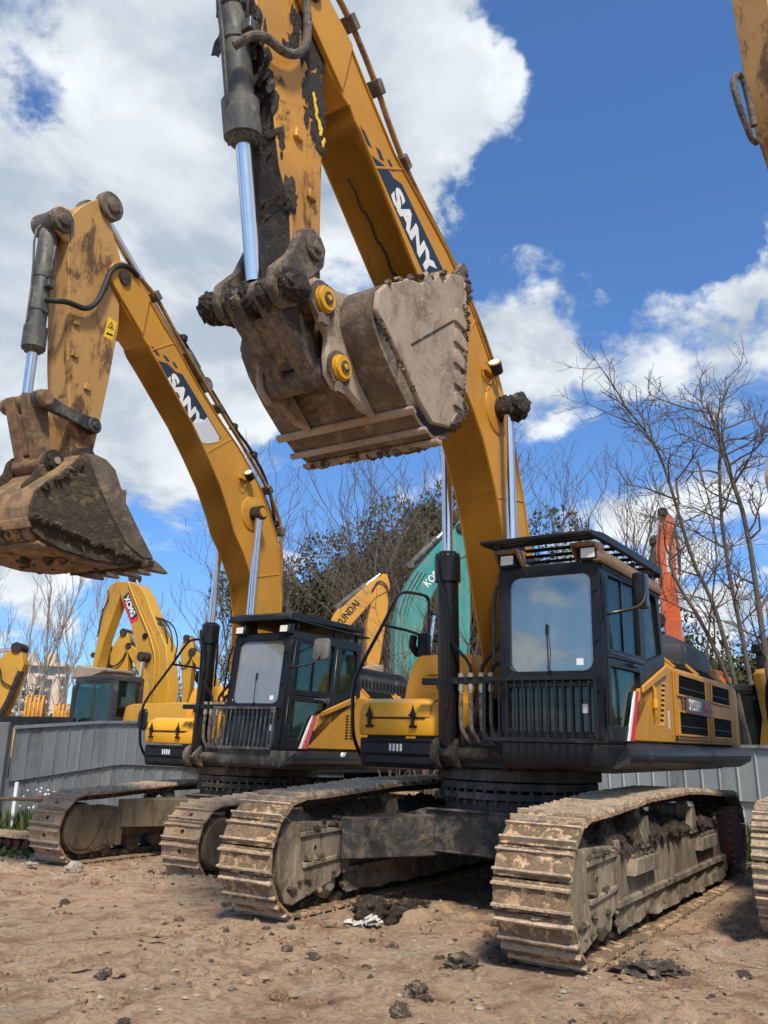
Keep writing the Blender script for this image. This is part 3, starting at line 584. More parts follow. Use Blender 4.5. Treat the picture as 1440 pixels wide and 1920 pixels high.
# ---------------------------------------------------------------- cab
def cab(root, P):
    b = MB(); ya, yb = 0.5, 1.5
    for y0, y1 in ((yb-0.07, yb), (ya, ya+0.07)):
        b.ring([(1.38, 2.36), (1.36, 3.20), (0.27, 3.24), (0.27, 2.38)], [(1.30, 2.44), (1.28, 3.12), (0.35, 3.15), (0.35, 2.46)], y0, y1)
        b.ring([(1.40, 1.62), (1.38, 2.355), (0.27, 2.375), (0.27, 2.00), (0.84, 1.62)], [(1.32, 1.76), (1.30, 2.28), (0.42, 2.29), (0.42, 2.08), (0.86, 1.76)], y0, y1)
        b.ring([(0.265, 2.00), (0.265, 3.24), (-0.33, 3.26), (-0.42, 3.18), (-0.53, 2.46)], [(0.17, 2.42), (0.17, 3.14), (-0.27, 3.16), (-0.32, 3.10), (-0.41, 2.55)], y0, y1)
        b.prism([(1.405, 1.62), (1.385, 2.36), (1.365, 3.20), (1.42, 3.20), (1.5, 3.05), (1.53, 2.15), (1.45, 1.62)], y0-0.002, y1+0.004)
    # door seam and lower rear corner
    b.prism([(0.26, 1.99), (0.83, 1.62), (-0.2, 1.62), (-0.54, 2.45)], yb-0.07, yb-0.02)
    b.prism([(0.26, 1.99), (0.83, 1.62), (-0.2, 1.62), (-0.54, 2.45)], ya, ya+0.05)
    n = 24
    def rr(y0, y1, z0, z1, c):
        out = []
        for (yy, z, a0) in ((y1-c, z1-c, 0), (y0+c, z1-c, 90), (y0+c, z0+c, 180), (y1-c, z0+c, 270)):
            for k in range(4): a = R(a0+30*k); out.append((yy+c*math.cos(a), z+c*math.sin(a)))
        return out
    b.ring(rr(ya, yb, 2.15, 3.22, 0.05), rr(ya+0.10, yb-0.09, 2.23, 3.12, 0.09), 1.44, 1.52, 'x')
    b.ring(rr(ya, yb, 1.60, 2.148, 0.02), rr(ya+0.08, yb-0.07, 1.70, 2.09, 0.04), 1.43, 1.50, 'x')
    b.prism([(1.50, 3.16), (1.44, 3.24), (1.30, 3.27), (-0.2, 3.30), (-0.40, 3.27), (-0.45, 3.16)], ya-0.01, yb+0.01)
    b.box(-0.50, -0.44, ya+0.02, yb-0.02, 2.30, 2.62); b.box(-0.46, -0.40, ya+0.02, yb-0.02, 3.05, 3.2); b.box(-0.3, 1.42, ya+0.02, yb-0.02, 1.6, 1.66)
    part_cab = part('cab', b, M_blk if P['id'] != 'B' else M_blk_gloss, root, 0.012)
    def pane(name, pts, y, mat=M_glass_side):
        m = MB(); m.prism(pts, y-0.004, y+0.004); part(name, m, mat, part_cab)
    for y in (yb-0.035, ya+0.035):
        pane('door_window', [(1.31, 2.43), (1.29, 3.13), (0.34, 3.16), (0.34, 2.45)], y)
        pane('door_lower_window', [(1.33, 1.75), (1.31, 2.29), (0.41, 2.30), (0.41, 2.07), (0.85, 1.75)], y)
        pane('rear_side_window', [(0.18, 2.41), (0.18, 3.15), (-0.27, 3.17), (-0.33, 3.11), (-0.42, 2.54)], y)
    m = MB(); m.prism([(ya+0.09, 2.22), (yb-0.08, 2.22), (yb-0.08, 3.13), (ya+0.09, 3.13)], 1.476, 1.484, 'x'); part('windshield', m, M_glass if P['id'] != 'B' else M_glass_b, part_cab)
    if P['id'] != 'B': m = MB(); m.prism([(ya+0.10, 2.98), (ya+0.35, 2.90), (ya+0.60, 2.93), (yb-0.10, 2.88), (yb-0.10, 3.14), (ya+0.10, 3.14)], 1.435, 1.442, 'x'); part('dark_reflection_panel', m, M_seat, part_cab)  # added dark panel imitating the dark reflection across the windshield top
    m = MB(); m.prism([(ya+0.07, 1.69), (yb-0.06, 1.69), (yb-0.06, 2.10), (ya+0.07, 2.10)], 1.462, 1.470, 'x'); part('lower_front_window', m, M_glass_side, part_cab)
    m = MB(); m.prism([(ya+0.05, 2.6), (yb-0.05, 2.6), (yb-0.05, 3.1), (ya+0.05, 3.1)], -0.45, -0.44, 'x'); part('rear_window', m, M_glass_side, part_cab)
    # door bar, sliding window post
    m = MB(); m.box(0.80, 0.84, yb-0.05, yb-0.018, 2.44, 3.14); m.box(0.33, 1.33, yb-0.012, yb+0.006, 2.395, 2.42); pieces('window_bar', m, M_blk_gloss, part_cab, 0.004)
    m = MB(); m.tube([(0.52, yb, 2.34), (0.52, yb+0.03, 2.34), (0.76, yb+0.03, 2.34), (0.76, yb, 2.34)], 0.011, 6); part('door_handle', m, M_fitting if P['id'] == 'B' else M_blk_gloss, part_cab)
    m = MB(); m.tube([(1.50, yb+0.01, 3.1), (1.535, yb+0.04, 2.95), (1.55, yb+0.04, 2.2), (1.52, yb+0.02, 1.75)], 0.014, 6); m.tube([(1.54, ya-0.01, 3.05), (1.56, ya-0.03, 2.9), (1.58, ya-0.03, 2.3)], 0.016, 6)
    pieces('grab_rail', m, M_blk_gloss, part_cab)
    m = MB()
    for z in (2.05, 2.5, 2.95): m.cyl((1.50, yb-0.05, z), (1.545, yb-0.05, z), 0.018, 8)
    pieces('pillar_bolt', m, M_blk_gloss, part_cab)
    m = MB(); m.box(0.05, 0.55, 0.78, 1.24, 1.95, 2.12); m.prism([(0.02, 2.1), (0.14, 2.1), (0.04, 2.75), (-0.08, 2.75)], 0.80, 1.22); m.box(-0.10, 0.0, 0.88, 1.14, 2.78, 2.98)
    m.box(0.35, 1.0, 0.60, 0.74, 1.7, 2.28); m.box(0.35, 1.0, 1.28, 1.42, 1.7, 2.2); part('operator_seat', m, M_seat, part_cab, 0.03)
    m = MB(); m.prism([(1.05, 2.05), (1.2, 2.05), (1.3, 2.62), (1.2, 2.62)], 0.57, 0.72); m.tube([(1.25, 1.3, 1.7), (1.32, 1.28, 2.2), (1.18, 1.2, 2.45)], 0.02, 8); part('control_console', m, M_greyplastic, part_cab, 0.02)
    m = MB(); m.tube([(1.36, 1.22, 2.25), (1.33, 1.20, 2.42), (1.26, 1.17, 2.56)], 0.03, 8, smooth=1); part('seat_belt', m, M_red, part_cab)
    m = MB(); m.tube([(1.500, 0.98, 2.24), (1.515, 0.985, 2.42), (1.50, 0.97, 2.60)], 0.006, 6); m.box(1.496, 1.506, 0.962, 0.985, 2.56, 2.66); m.cyl((1.49, 1.0, 2.21), (1.52, 1.0, 2.21), 0.03, 10); part('wiper', m, M_blk_gloss, part_cab)
    m = MB(); m.box(1.4855, 1.487, 1.245, 1.31, 2.28, 2.34); m.box(1.4715, 1.473, 1.28, 1.35, 1.86, 1.94); pieces('window_sticker', m, M_white, part_cab)
    # mirror on its arm
    m = MB(); m.tube([(1.5, 1.52, 2.72), (1.47, 1.62, 2.74), (1.30, 1.80, 2.80), (1.20, 1.82, 2.95)], 0.016, 8, smooth=2); m.cyl((1.5, 1.50, 2.66), (1.5, 1.50, 2.80), 0.03, 10)
    part('mirror_arm', m, M_blk_gloss, part_cab)
    m = MB(); m.prism([(1.69, 2.86), (1.90, 2.86), (1.93, 2.90), (1.93, 3.14), (1.90, 3.18), (1.69, 3.18), (1.66, 3.14), (1.66, 2.90)], 1.10, 1.17, 'x') if P['id'] == 'B' else m.prism([(1.0, 2.82), (1.22, 2.84), (1.22, 3.14), (1.0, 3.16)], 1.70, 1.80)
    part('mirror', m, M_mirror if P['id'] == 'B' else M_blk_gloss, part_cab, 0.025, 2)
    # work lamps
    for y in (0.63, 1.43):
        m = MB(); m.prism([(1.46, 3.21), (1.60, 3.21), (1.60, 3.34), (1.46, 3.36)], y-0.085, y+0.085)
        m.prism([(1.601, 3.225), (1.612, 3.225), (1.612, 3.325), (1.601, 3.325)], y-0.07, y+0.07, mi=1)
        part('work_lamp', m, [M_blk, M_lens], part_cab, 0.008)
    # roof guard
    m = MB()
    if P['id'] == 'B':
        m.prism([(1.62, 3.42), (1.60, 3.49), (1.50, 3.53), (-0.45, 3.56), (-0.45, 3.49)], 0.40, 1.52)
        m.box(-0.60, 1.62, 0.38, 1.54, 3.405, 3.43)
    else:
        for y in (0.42, 1.47): m.prism([(1.74, 3.41), (1.74, 3.45), (1.4, 3.50), (-0.48, 3.53), (-0.48, 3.44), (1.2, 3.43)], y, y+0.05)
        m.prism([(1.70, 3.42), (1.78, 3.415), (1.78, 3.445), (1.70, 3.465)], 0.42, 1.52); m.prism([(1.58, 3.43), (1.62, 3.43), (1.64, 3.455), (1.60, 3.455)], 0.47, 1.47); m.box(-0.53, -0.482, 0.42, 1.52, 3.41, 3.53)
        for k in range(7):
            x = -0.25+k*0.27; m.prism([(x, 3.45), (x+0.05, 3.45), (x+0.065, 3.475), (x+0.015, 3.475)], 0.47, 1.47)
        for x in (0.25, 0.9): m.box(x, x+0.04, 0.80, 0.84, 3.415, 3.49)
    for x in (1.3, 0.3, -0.35):
        for y in (0.5, 1.44): m.box(x, x+0.06, y, y+0.04, 3.30, 3.42)
    part('roof_guard', m, M_blk, part_cab, 0.006)
    if P['id'] != 'B':
        m = MB(); m.prism([(yb-0.04, 3.20), (yb+0.035, 3.19), (yb+0.045, 3.24), (yb-0.02, 3.36), (yb-0.06, 3.36)], -0.43, 1.60, 'x')
        for y in (0.63, 1.40): m.prism([(1.40, 3.345), (1.66, 3.335), (1.68, 3.365), (1.42, 3.39)], y-0.12, y+0.12); m.prism([(1.45, 3.20), (1.50, 3.20), (1.66, 3.34), (1.45, 3.36)], y-0.125, y-0.10); m.prism([(1.45, 3.20), (1.50, 3.20), (1.66, 3.34), (1.45, 3.36)], y+0.10, y+0.125)
        part('drip_visor', m, M_visor, part_cab, 0.01)
    else:
        m = MB()
        for k in range(7):
            a = 0.20-0.5*k/6
            m.cyl((a-0.03, 1.40, 2.45), (a-0.03, 1.39, 3.15), 0.045, 8)
        pieces('curtain', m, M_curtain, part_cab)
    # bar guard over the lower window
    m = MB(); x = 1.60
    for z in (2.16, 1.62): m.box(x-0.012, x+0.012, 0.36, 1.46, z-0.018, z+0.018)
    m.box(x-0.012, x+0.012, 0.36, 0.39, 1.62, 2.16); m.box(x-0.012, x+0.012, 1.43, 1.46, 1.62, 2.16)
    for k in range(13):
        y = 0.45+k*0.078; m.box(x-0.010, x+0.010, y-0.007, y+0.007, 1.60, 2.16)
    for y in (0.5, 1.4):
        for z in (2.12, 1.66): m.box(1.49, x, y-0.015, y+0.015, z-0.015, z+0.015)
    part('front_guard', m, M_blk if P['id'] != 'B' else M_blk_dust, part_cab, 0.003)
    if P['id'] == 'B':
        text_part('door_lettering', 'SANY', M_mirror, part_cab, (0.66, yb+0.008, 2.30), (-1, 0, 0), (0, 0, 1), 0.11, 1.15, 0.003)
        for o in [part_cab]+list(part_cab.children):
            for v in o.data.vertices: v.co.x -= 0.07+0.10*(v.co.z-1.62)
    return part_cab
# ---------------------------------------------------------------- upper structure
def upper(root, P):
    kid = P['id']; before = set(root.children)
    m = MB()
    m.box(-3.7, 0.90, -1.42, 1.36, 1.34, 1.60); m.box(0.90, 1.0, -0.40, 0.50, 1.34, 1.45)
    m.prism([(0.30, 1.30), (0.86, 1.30), (0.90, 1.42), (0.90, 1.61), (0.30, 1.61)], -1.50, -0.44)
    m.box(0.885, 0.915, -1.46, -0.5, 1.44, 1.56)
    part('main_frame', m, M_blk, root, 0.012)
    m = MB()
    for k in range(4): m.box(0.916, 0.921, -1.10+k*0.045, -1.075+k*0.045, 1.475, 1.55, 0)
    pieces('grating_slot', m, M_white, root)
    m = MB()                                       # cab base and side skirt with its slanted lip
    m.prism([(-0.3, 1.36), (1.40, 1.36), (1.47, 1.40), (1.50, 1.60), (-0.3, 1.60)], 0.50, 1.50)
    part('cab_base', m, M_blk_dust if kind_b(kid) else M_blk, root, 0.02, 2)
    m = MB()
    vs = []
    for x, xo in ((0.98, 0.72), (-4.42, -4.42)):
        vs += [(x+0.45 if x > 0 else x, 1.44, 1.355), (xo+0.5 if x > 0 else x, 1.60, 1.44), (xo+0.5 if x > 0 else x, 1.62, 1.52), (x-0.1 if x > 0 else x, 1.49, 1.625), (x-0.1 if x > 0 else x, 1.40, 1.625)]
    fs = [[i, (i+1) % 5, 5+(i+1) % 5, 5+i] for i in range(5)]+[[4, 3, 2, 1, 0], [5, 6, 7, 8, 9]]
    m.add(vs, fs); part('side_skirt', m, M_blk if not kind_b(kid) else M_blk_gloss, root, 0.008)
    m = MB()
    for x0, x1 in ((-0.05, -0.13), (-0.62, -0.72)): m.prism([(x0, 1.535), (x1, 1.535), (x1-0.06, 1.60), (x0-0.06, 1.60)], 1.560, 1.600)
    if kind_b(kid): pieces('scuff_mark', m, M_white, root)
    # left engine housing
    m = MB()
    m.prism([(0.72, 1.635), (0.46, 2.13), (-0.60, 2.44), (-3.95, 2.46), (-4.30, 2.36), (-4.30, 1.645)], 1.40, 1.50)
    vs = [(-0.60, 1.498, 2.435), (-3.95, 1.498, 2.455), (-3.85, 1.30, 2.62), (-0.62, 1.30, 2.60), (-0.60, 1.44, 2.38), (-3.95, 1.44, 2.40), (-3.85, 1.26, 2.56), (-0.62, 1.26, 2.54)]
    m.add(vs, [[0, 1, 2, 3], [4, 7, 6, 5], [0, 4, 5, 1], [1, 5, 6, 2], [2, 6, 7, 3], [3, 7, 4, 0]])
    m.box(-3.85, -0.55, -1.30, 1.30, 2.50, 2.58); m.box(-0.60, -0.54, 0.2, 1.42, 1.62, 2.52)
    m.prism([(-0.52, 2.46), (0.44, 2.165), (0.44, 2.09), (-0.52, 2.36)], 1.501, 1.535)            # raised rail along the slant
    body = part('engine_housing', m, M_yel, root, 0.012)
    for nm, x0, x1 in (('service_door', -0.78, -2.38), ('service_door', -2.44, -3.78)):
        m = MB(); m.prism([(x0, 1.68), (x1, 1.68), (x1, 2.41), (x0, 2.41)], 1.502, 1.516)
        d = part(nm, m, M_yel, root, 0.005)
        for z0, z1 in ((2.17, 2.38), (1.74, 1.97)):
            v0, v1 = x0-0.13, x1+0.16
            q = MB(); q.ring([(v0+0.05, z0-0.025), (v1-0.05, z0-0.025), (v1-0.05, z1+0.025), (v0+0.05, z1+0.025)], [(v0, z0), (v1, z0), (v1, z1), (v0-0.05 if z0 > 2 else v0, z1)], 1.514, 1.532); part('vent_frame', q, M_yel, d, 0.004)
            q = MB(); q.prism([(v0, z0), (v1, z0), (v1, z1), (v0, z1)], 1.5165, 1.519)
            for k in range(7): zz = z0+0.012+k*(z1-z0)/7; q.prism([(v0, zz), (v1, zz), (v1, zz+0.012), (v0, zz+0.012)], 1.519, 1.524, mi=1 if k == 2 else 0)
            part('vent_mesh', q, [M_mesh, M_greyplastic], d)
    for x0, x1 in ((-1.0, -1.95), (-2.25, -3.25)):
        q = MB(); e = 0.004
        vs = [(x0, 1.470+e, 2.462+e), (x1, 1.470+e, 2.470+e), (x1-0.0, 1.335+e, 2.585+e), (x0-0.05, 1.335+e, 2.575+e)]
        q.add(vs, [[0, 1, 2, 3]]); pieces('top_vent', q, M_mesh, root)
    q = MB()
    for x in (-0.42, -0.97, -2.09, -3.4):
        q.add([(x, 1.475, 2.462), (x-0.05, 1.475, 2.462), (x-0.05, 1.315, 2.605), (x, 1.315, 2.605), (x, 1.49, 2.48), (x-0.05, 1.49, 2.48), (x-0.05, 1.33, 2.623), (x, 1.33, 2.623)], [[0, 1, 5, 4], [1, 2, 6, 5], [2, 3, 7, 6], [3, 0, 4, 7], [4, 5, 6, 7]]) if x < -0.9 else None
    pieces('housing_rib', q, M_yel, root, 0.003)
    if not kind_b(kid):
        q = MB()
        for k in range(8): z = 1.85+k*0.052; q.prism([(-0.22-k*0.018, z), (-0.32-k*0.018, z), (-0.32-k*0.018, z+0.022), (-0.22-k*0.018, z+0.022)], 1.5, 1.508)
        pieces('louvre_slot', q, M_hole, root)
        q = MB(); q.prism([(-0.16, 1.80), (-0.35, 1.80), (-0.47, 2.25), (-0.36, 2.25), (-0.24, 1.84)], 1.50, 1.504); part('louvre_panel', q, M_yel_clean, root)
        q = MB(); q.tube([(0.08, 1.51, 2.22), (0.05, 1.53, 2.15), (0.04, 1.53, 1.90), (0.02, 1.51, 1.86)], 0.018, 8); q.cyl((0.045, 1.53, 1.97), (0.045, 1.53, 2.06), 0.028, 8); part('door_stay', q, M_pinyel, root)
        q = MB(); q.prism([(-0.52, 1.78), (-0.58, 1.78), (-0.58, 1.97), (-0.52, 1.97)], 1.5, 1.503); part('data_plate', q, M_grey, root)
        pl = MB(); pl.prism([(-1.16, 1.985), (-2.40, 1.965), (-2.40, 2.165), (-1.20, 2.165)], 1.534, 1.540); pp = part('model_plate', pl, M_brownplate, root)
        text_part('model_lettering', 'SY550H', M_white, pp, (-1.30, 1.5415, 2.01), (-1, 0, 0), (0, 0, 1), 0.18, 0.98, 0.002)
        text_part('model_lettering', 'Pro', M_red, pp, (-2.06, 1.5415, 2.01), (-1, 0, 0), (0, 0, 1), 0.17, 0.95, 0.002)
        q = MB()
        for k in range(3): q.prism([(-1.02-0.035*(k % 2), 2.00+k*0.055), (-1.10-0.035*(k % 2), 2.00+k*0.055), (-1.10-0.035*(k % 2), 2.045+k*0.055), (-1.02-0.035*(k % 2), 2.045+k*0.055)], 1.533, 1.537)
        pieces('plate_square', q, M_brownplate, root)
        q = MB(); q.prism([(-0.74, 1.66), (-0.80, 1.66), (-0.80, 1.72), (-0.74, 1.72)], 1.516, 1.53); q.prism([(-2.45, 2.02), (-2.56, 2.02), (-2.56, 2.09), (-2.45, 2.09)], 1.516, 1.522); pieces('door_catch', q, M_blk, root, 0.004)
    else:
        q = MB()
        for k in range(9):
            for e in (0, 0.13): q.prism([(-0.28-e, 1.80+k*0.042), (-0.36-e, 1.80+k*0.042), (-0.36-e, 1.818+k*0.042), (-0.28-e, 1.818+k*0.042)], 1.5, 1.506)
        pieces('louvre_slot', q, M_hole, root)
    q = MB(); q.prism([(0.74, 1.635), (0.87, 1.635), (0.66, 2.00), (0.62, 2.09), (0.52, 2.11), (0.60, 1.95)], 1.495, 1.512, mi=0)
    q.prism([(0.875, 1.635), (0.93, 1.635), (0.70, 2.02), (0.635, 2.10), (0.67, 2.0)], 1.494, 1.511, mi=1)
    part('stripe', q, [M_red if not kind_b(kid) else M_pink, M_white], root)
    if kind_b(kid):
        q = MB(); q.prism([(0.28, 1.67), (0.46, 1.67), (0.46, 1.84), (0.28, 1.84)], 1.481, 1.485); part('notice_sticker', q, M_white, root)
        q = MB()
        for k in range(3):
            for e in range(4): q.prism([(0.30+e*0.04, 1.69+k*0.05), (0.325+e*0.04, 1.69+k*0.05), (0.325+e*0.04, 1.72+k*0.05), (0.30+e*0.04, 1.72+k*0.05)], 1.485, 1.487)
        part('notice_print', q, M_hole, root)
    # engine hood, rear weight
    m = MB(); hx0 = -0.80 if kind_b(kid) else -1.95
    vs = []
    for z, e in ((2.57, 0.0), (2.84, 0.02), (2.99, 0.20)): vs += [(hx0-e, -0.6, z), (hx0-e, 1.345-e, z), (-3.50+e*1.5, 1.345-e, z), (-3.50+e*1.5, -0.6, z)]
    m.add(vs, [[0, 1, 5, 4], [1, 2, 6, 5], [2, 3, 7, 6], [3, 0, 4, 7], [4, 5, 9, 8], [5, 6, 10, 9], [6, 7, 11, 10], [7, 4, 8, 11], [8, 9, 10, 11], [3, 2, 1, 0]])
    hood = part('engine_hood', m, M_greyplastic, root, 0.03, 2)
    m = MB()
    for k in range(14 if kind_b(kid) else 0):
        x = -0.98-k*0.12
        m.add([(x, 1.334, 2.855), (x-0.055, 1.334, 2.855), (x-0.03, 1.174, 2.985), (x+0.025, 1.174, 2.985)], [[0, 1, 2, 3]])
        m.prism([(x, 2.64), (x-0.05, 2.64), (x-0.05, 2.76), (x, 2.76)], 1.342, 1.347)
    pieces('hood_slot', m, M_hole, root)
    m = MB(); m.prism([(-3.70, -1.44), (-4.05, -1.40), (-4.35, -1.05), (-4.46, -0.5), (-4.46, 0.5), (-4.40, 1.10), (-4.36, 1.49), (-3.80, 1.49)], 1.50, 2.44, 'z'); m.prism([(-3.70, -1.40), (-4.0, -1.36), (-4.26, -1.0), (-4.34, -0.5), (-4.34, 0.5), (-4.24, 1.0), (-4.1, 1.34), (-3.75, 1.36)], 2.44, 2.68, 'z')
    part('counterweight', m, M_yel, root, 0.04, 2)
    # right side: tool box, tank, hand rail
    m = MB(); m.prism([(0.905, 1.635), (0.915, 1.80), (0.90, 1.90), (0.84, 1.98), (0.72, 2.02), (0.05, 2.03), (0.05, 1.635)], -1.52, -0.45)
    tb = part('tool_box', m, M_yel_clean, root, 0.03, 2)
    m = MB(); m.strip([(0.922, 1.83), (0.922, 1.87), (0.905, 1.93), (0.86, 1.985), (0.74, 2.035), (0.3, 2.04)], 0.012, -1.45, -0.60); part('tool_box_lid', m, M_yel_clean, tb, 0.004)
    m = MB(); m.box(0.914, 0.924, -1.40, -0.66, 1.812, 1.826)
    part('lid_seam', m, M_hole, tb)
    for y in (-1.36, -0.80):
        m = MB(); m.prism([(y-0.018, 1.90), (y, 1.965), (y+0.018, 1.90), (y+0.035, 1.87), (y+0.03, 1.82), (y-0.03, 1.82), (y-0.035, 1.87)], 0.93, 0.945, 'x'); m.box(0.925, 0.955, y-0.016, y+0.016, 1.74, 1.84); m.box(0.918, 0.945, y-0.045, y+0.045, 1.715, 1.745); m.cyl((0.94, y-0.035, 1.85), (0.96, y-0.035, 1.85), 0.012, 6); m.cyl((0.94, y+0.035, 1.85), (0.96, y+0.035, 1.85), 0.012, 6)
        part('latch', m, M_blk, tb, 0.004)
    m = MB(); m.prism([(-1.34, 2.03), (-0.45, 2.03), (-0.45, 2.56), (-1.10, 2.56), (-1.17, 2.54), (-1.24, 2.44), (-1.31, 2.20)], -1.1, 0.24, 'x')
    m.box(0.235, 0.36, -1.10, -0.52, 2.275, 2.305); m.box(0.235, 0.30, -1.02, -0.54, 2.325, 2.345)
    part('fuel_tank', m, M_yel_clean, root, 0.02, 2)
    m = MB(); m.box(-3.7, -1.35, -1.46, -0.9, 1.62, 2.5); part('right_housing', m, M_yel, root, 0.03)
    m = MB(); m.box(-0.26, -0.14, -1.40, -1.27, 2.45, 2.88); m.tube([(-0.2, -1.42, 2.62), (-0.1, -1.45, 2.72), (-0.12, -1.44, 2.85)], 0.05, 10); part('rail_post', m, M_blk, root, 0.01)
    m = MB()
    m.tube([(0.80, -1.54, 1.40), (0.93, -1.55, 1.56), (0.98, -1.55, 1.70), (1.01, -1.55, 2.14), (0.92, -1.55, 2.33), (0.42, -1.55, 2.92), (0.14, -1.55, 3.30), (-0.02, -1.55, 3.40), (-0.45, -1.55, 3.43), (-0.64, -1.55, 3.43), (-0.68, -1.55, 3.36), (-0.68, -1.55, 2.55)], 0.021, 8, smooth=2)
    m.tube([(0.40, -1.55, 2.92), (-0.3, -1.54, 2.92), (-0.48, -1.50, 2.86), (-0.52, -1.46, 2.6)], 0.019, 8, smooth=1)
    pieces('hand_rail', m, M_blk_gloss, root)
    if kind_b(kid):
        m = MB(); m.prism([(-1.62, 1.84), (-1.50, 1.82), (-1.46, 1.88), (-1.46, 2.10), (-1.50, 2.16), (-1.62, 2.14), (-1.65, 2.08), (-1.65, 1.9)], 0.93, 0.98, 'x'); part('side_mirror', m, M_blk, root, 0.015)
    # boom foot, swing gear and hose clutter in the middle
    m = MB()
    for y in (-0.30, 0.36): m.prism([(-0.45, 1.60), (1.10, 1.36), (1.18, 1.46), (0.98, 1.62), (0.55, 1.80), (0.30, 2.30), (0.05, 2.36), (-0.15, 2.1)], y, y+0.06)
    m.cyl((0.10, -0.36, 2.18), (0.10, 0.44, 2.18), 0.11, 16); m.cyl((0.97, -0.52, 1.47), (0.97, 0.60, 1.47), 0.085, 16)
    m.cyl((0.98, -0.48, 1.47), (0.98, -0.40, 1.47), 0.16, 18); m.cyl((0.98, -0.24, 1.47), (0.98, -0.18, 1.47), 0.16, 18); m.cyl((0.98, 0.30, 1.47), (0.98, 0.36, 1.47), 0.16, 18); m.cyl((0.98, 0.48, 1.47), (0.98, 0.54, 1.47), 0.15, 18)
    m.cyl((-0.45, -0.05, 1.6), (-0.45, -0.05, 2.0), 0.20, 18); m.box(-0.95, -0.2, -0.15, 0.4, 1.6, 1.95); m.box(0.2, 0.85, -0.2, 0.35, 1.6, 1.72)
    part('boom_foot_bracket', m, M_grime if not kind_b(kid) else M_mudsteel, root, 0.01)
    m = MB()
    m.box(1.02, 1.10, -0.60, 0.30, 2.155, 2.225)
    part('hose_bracket', m, M_blk, root, 0.006)
    rng = random.Random(3)
    ys = [-0.13, -0.02, 0.10, 0.21]
    for i, y in enumerate(ys):
        m = MB(); m.tube([(1.10, y, 2.06), (1.11, y, 1.85), (1.10, y+0.01, 1.68), (1.02, y+0.07, 1.58), (0.90, y+0.22, 1.53), (0.70, y+0.35, 1.50)], 0.024, 8, smooth=2)
        part('hose', m, M_hosedust, root)
        m = MB(); m.cyl((1.10, y, 2.225), (1.10, y, 2.265), 0.032, 8); m.cyl((1.10, y, 2.155), (1.10, y, 2.07), 0.026, 8); m.cyl((1.10, y, 2.13), (1.10, y, 2.09), 0.034, 6); pieces('hose_fitting', m, M_fitting, root)
    m = MB()
    m.tube([(1.10, -0.02, 2.26), (1.10, -0.03, 2.36), (1.12, -0.20, 2.55), (1.14, -0.27, 2.65), (1.14, -0.285, 3.05), (1.10, -0.36, 3.22), (1.08, -0.40, 3.36)], 0.016, 8, smooth=1)
    m.tube([(1.10, 0.10, 2.26), (1.10, 0.12, 2.36), (1.10, 0.30, 2.52), (1.11, 0.345, 2.62), (1.10, 0.37, 3.2)], 0.020, 8, smooth=1)
    m.tube([(1.10, 0.21, 2.26), (1.10, 0.215, 2.32), (1.10, 0.27, 2.36), (1.06, 0.36, 2.33), (1.0, 0.42, 2.2)], 0.024, 8, smooth=2)
    pieces('steel_pipe', m, M_blk_gloss, root)
    cab(root, P)
    if P.get('swing'):
        q = Matrix.Rotation(P['swing'], 4, 'Z')
        for o in root.children:
            if o not in before: o.matrix_basis = q @ o.matrix_basis
def kind_b(k): return k == 'B'
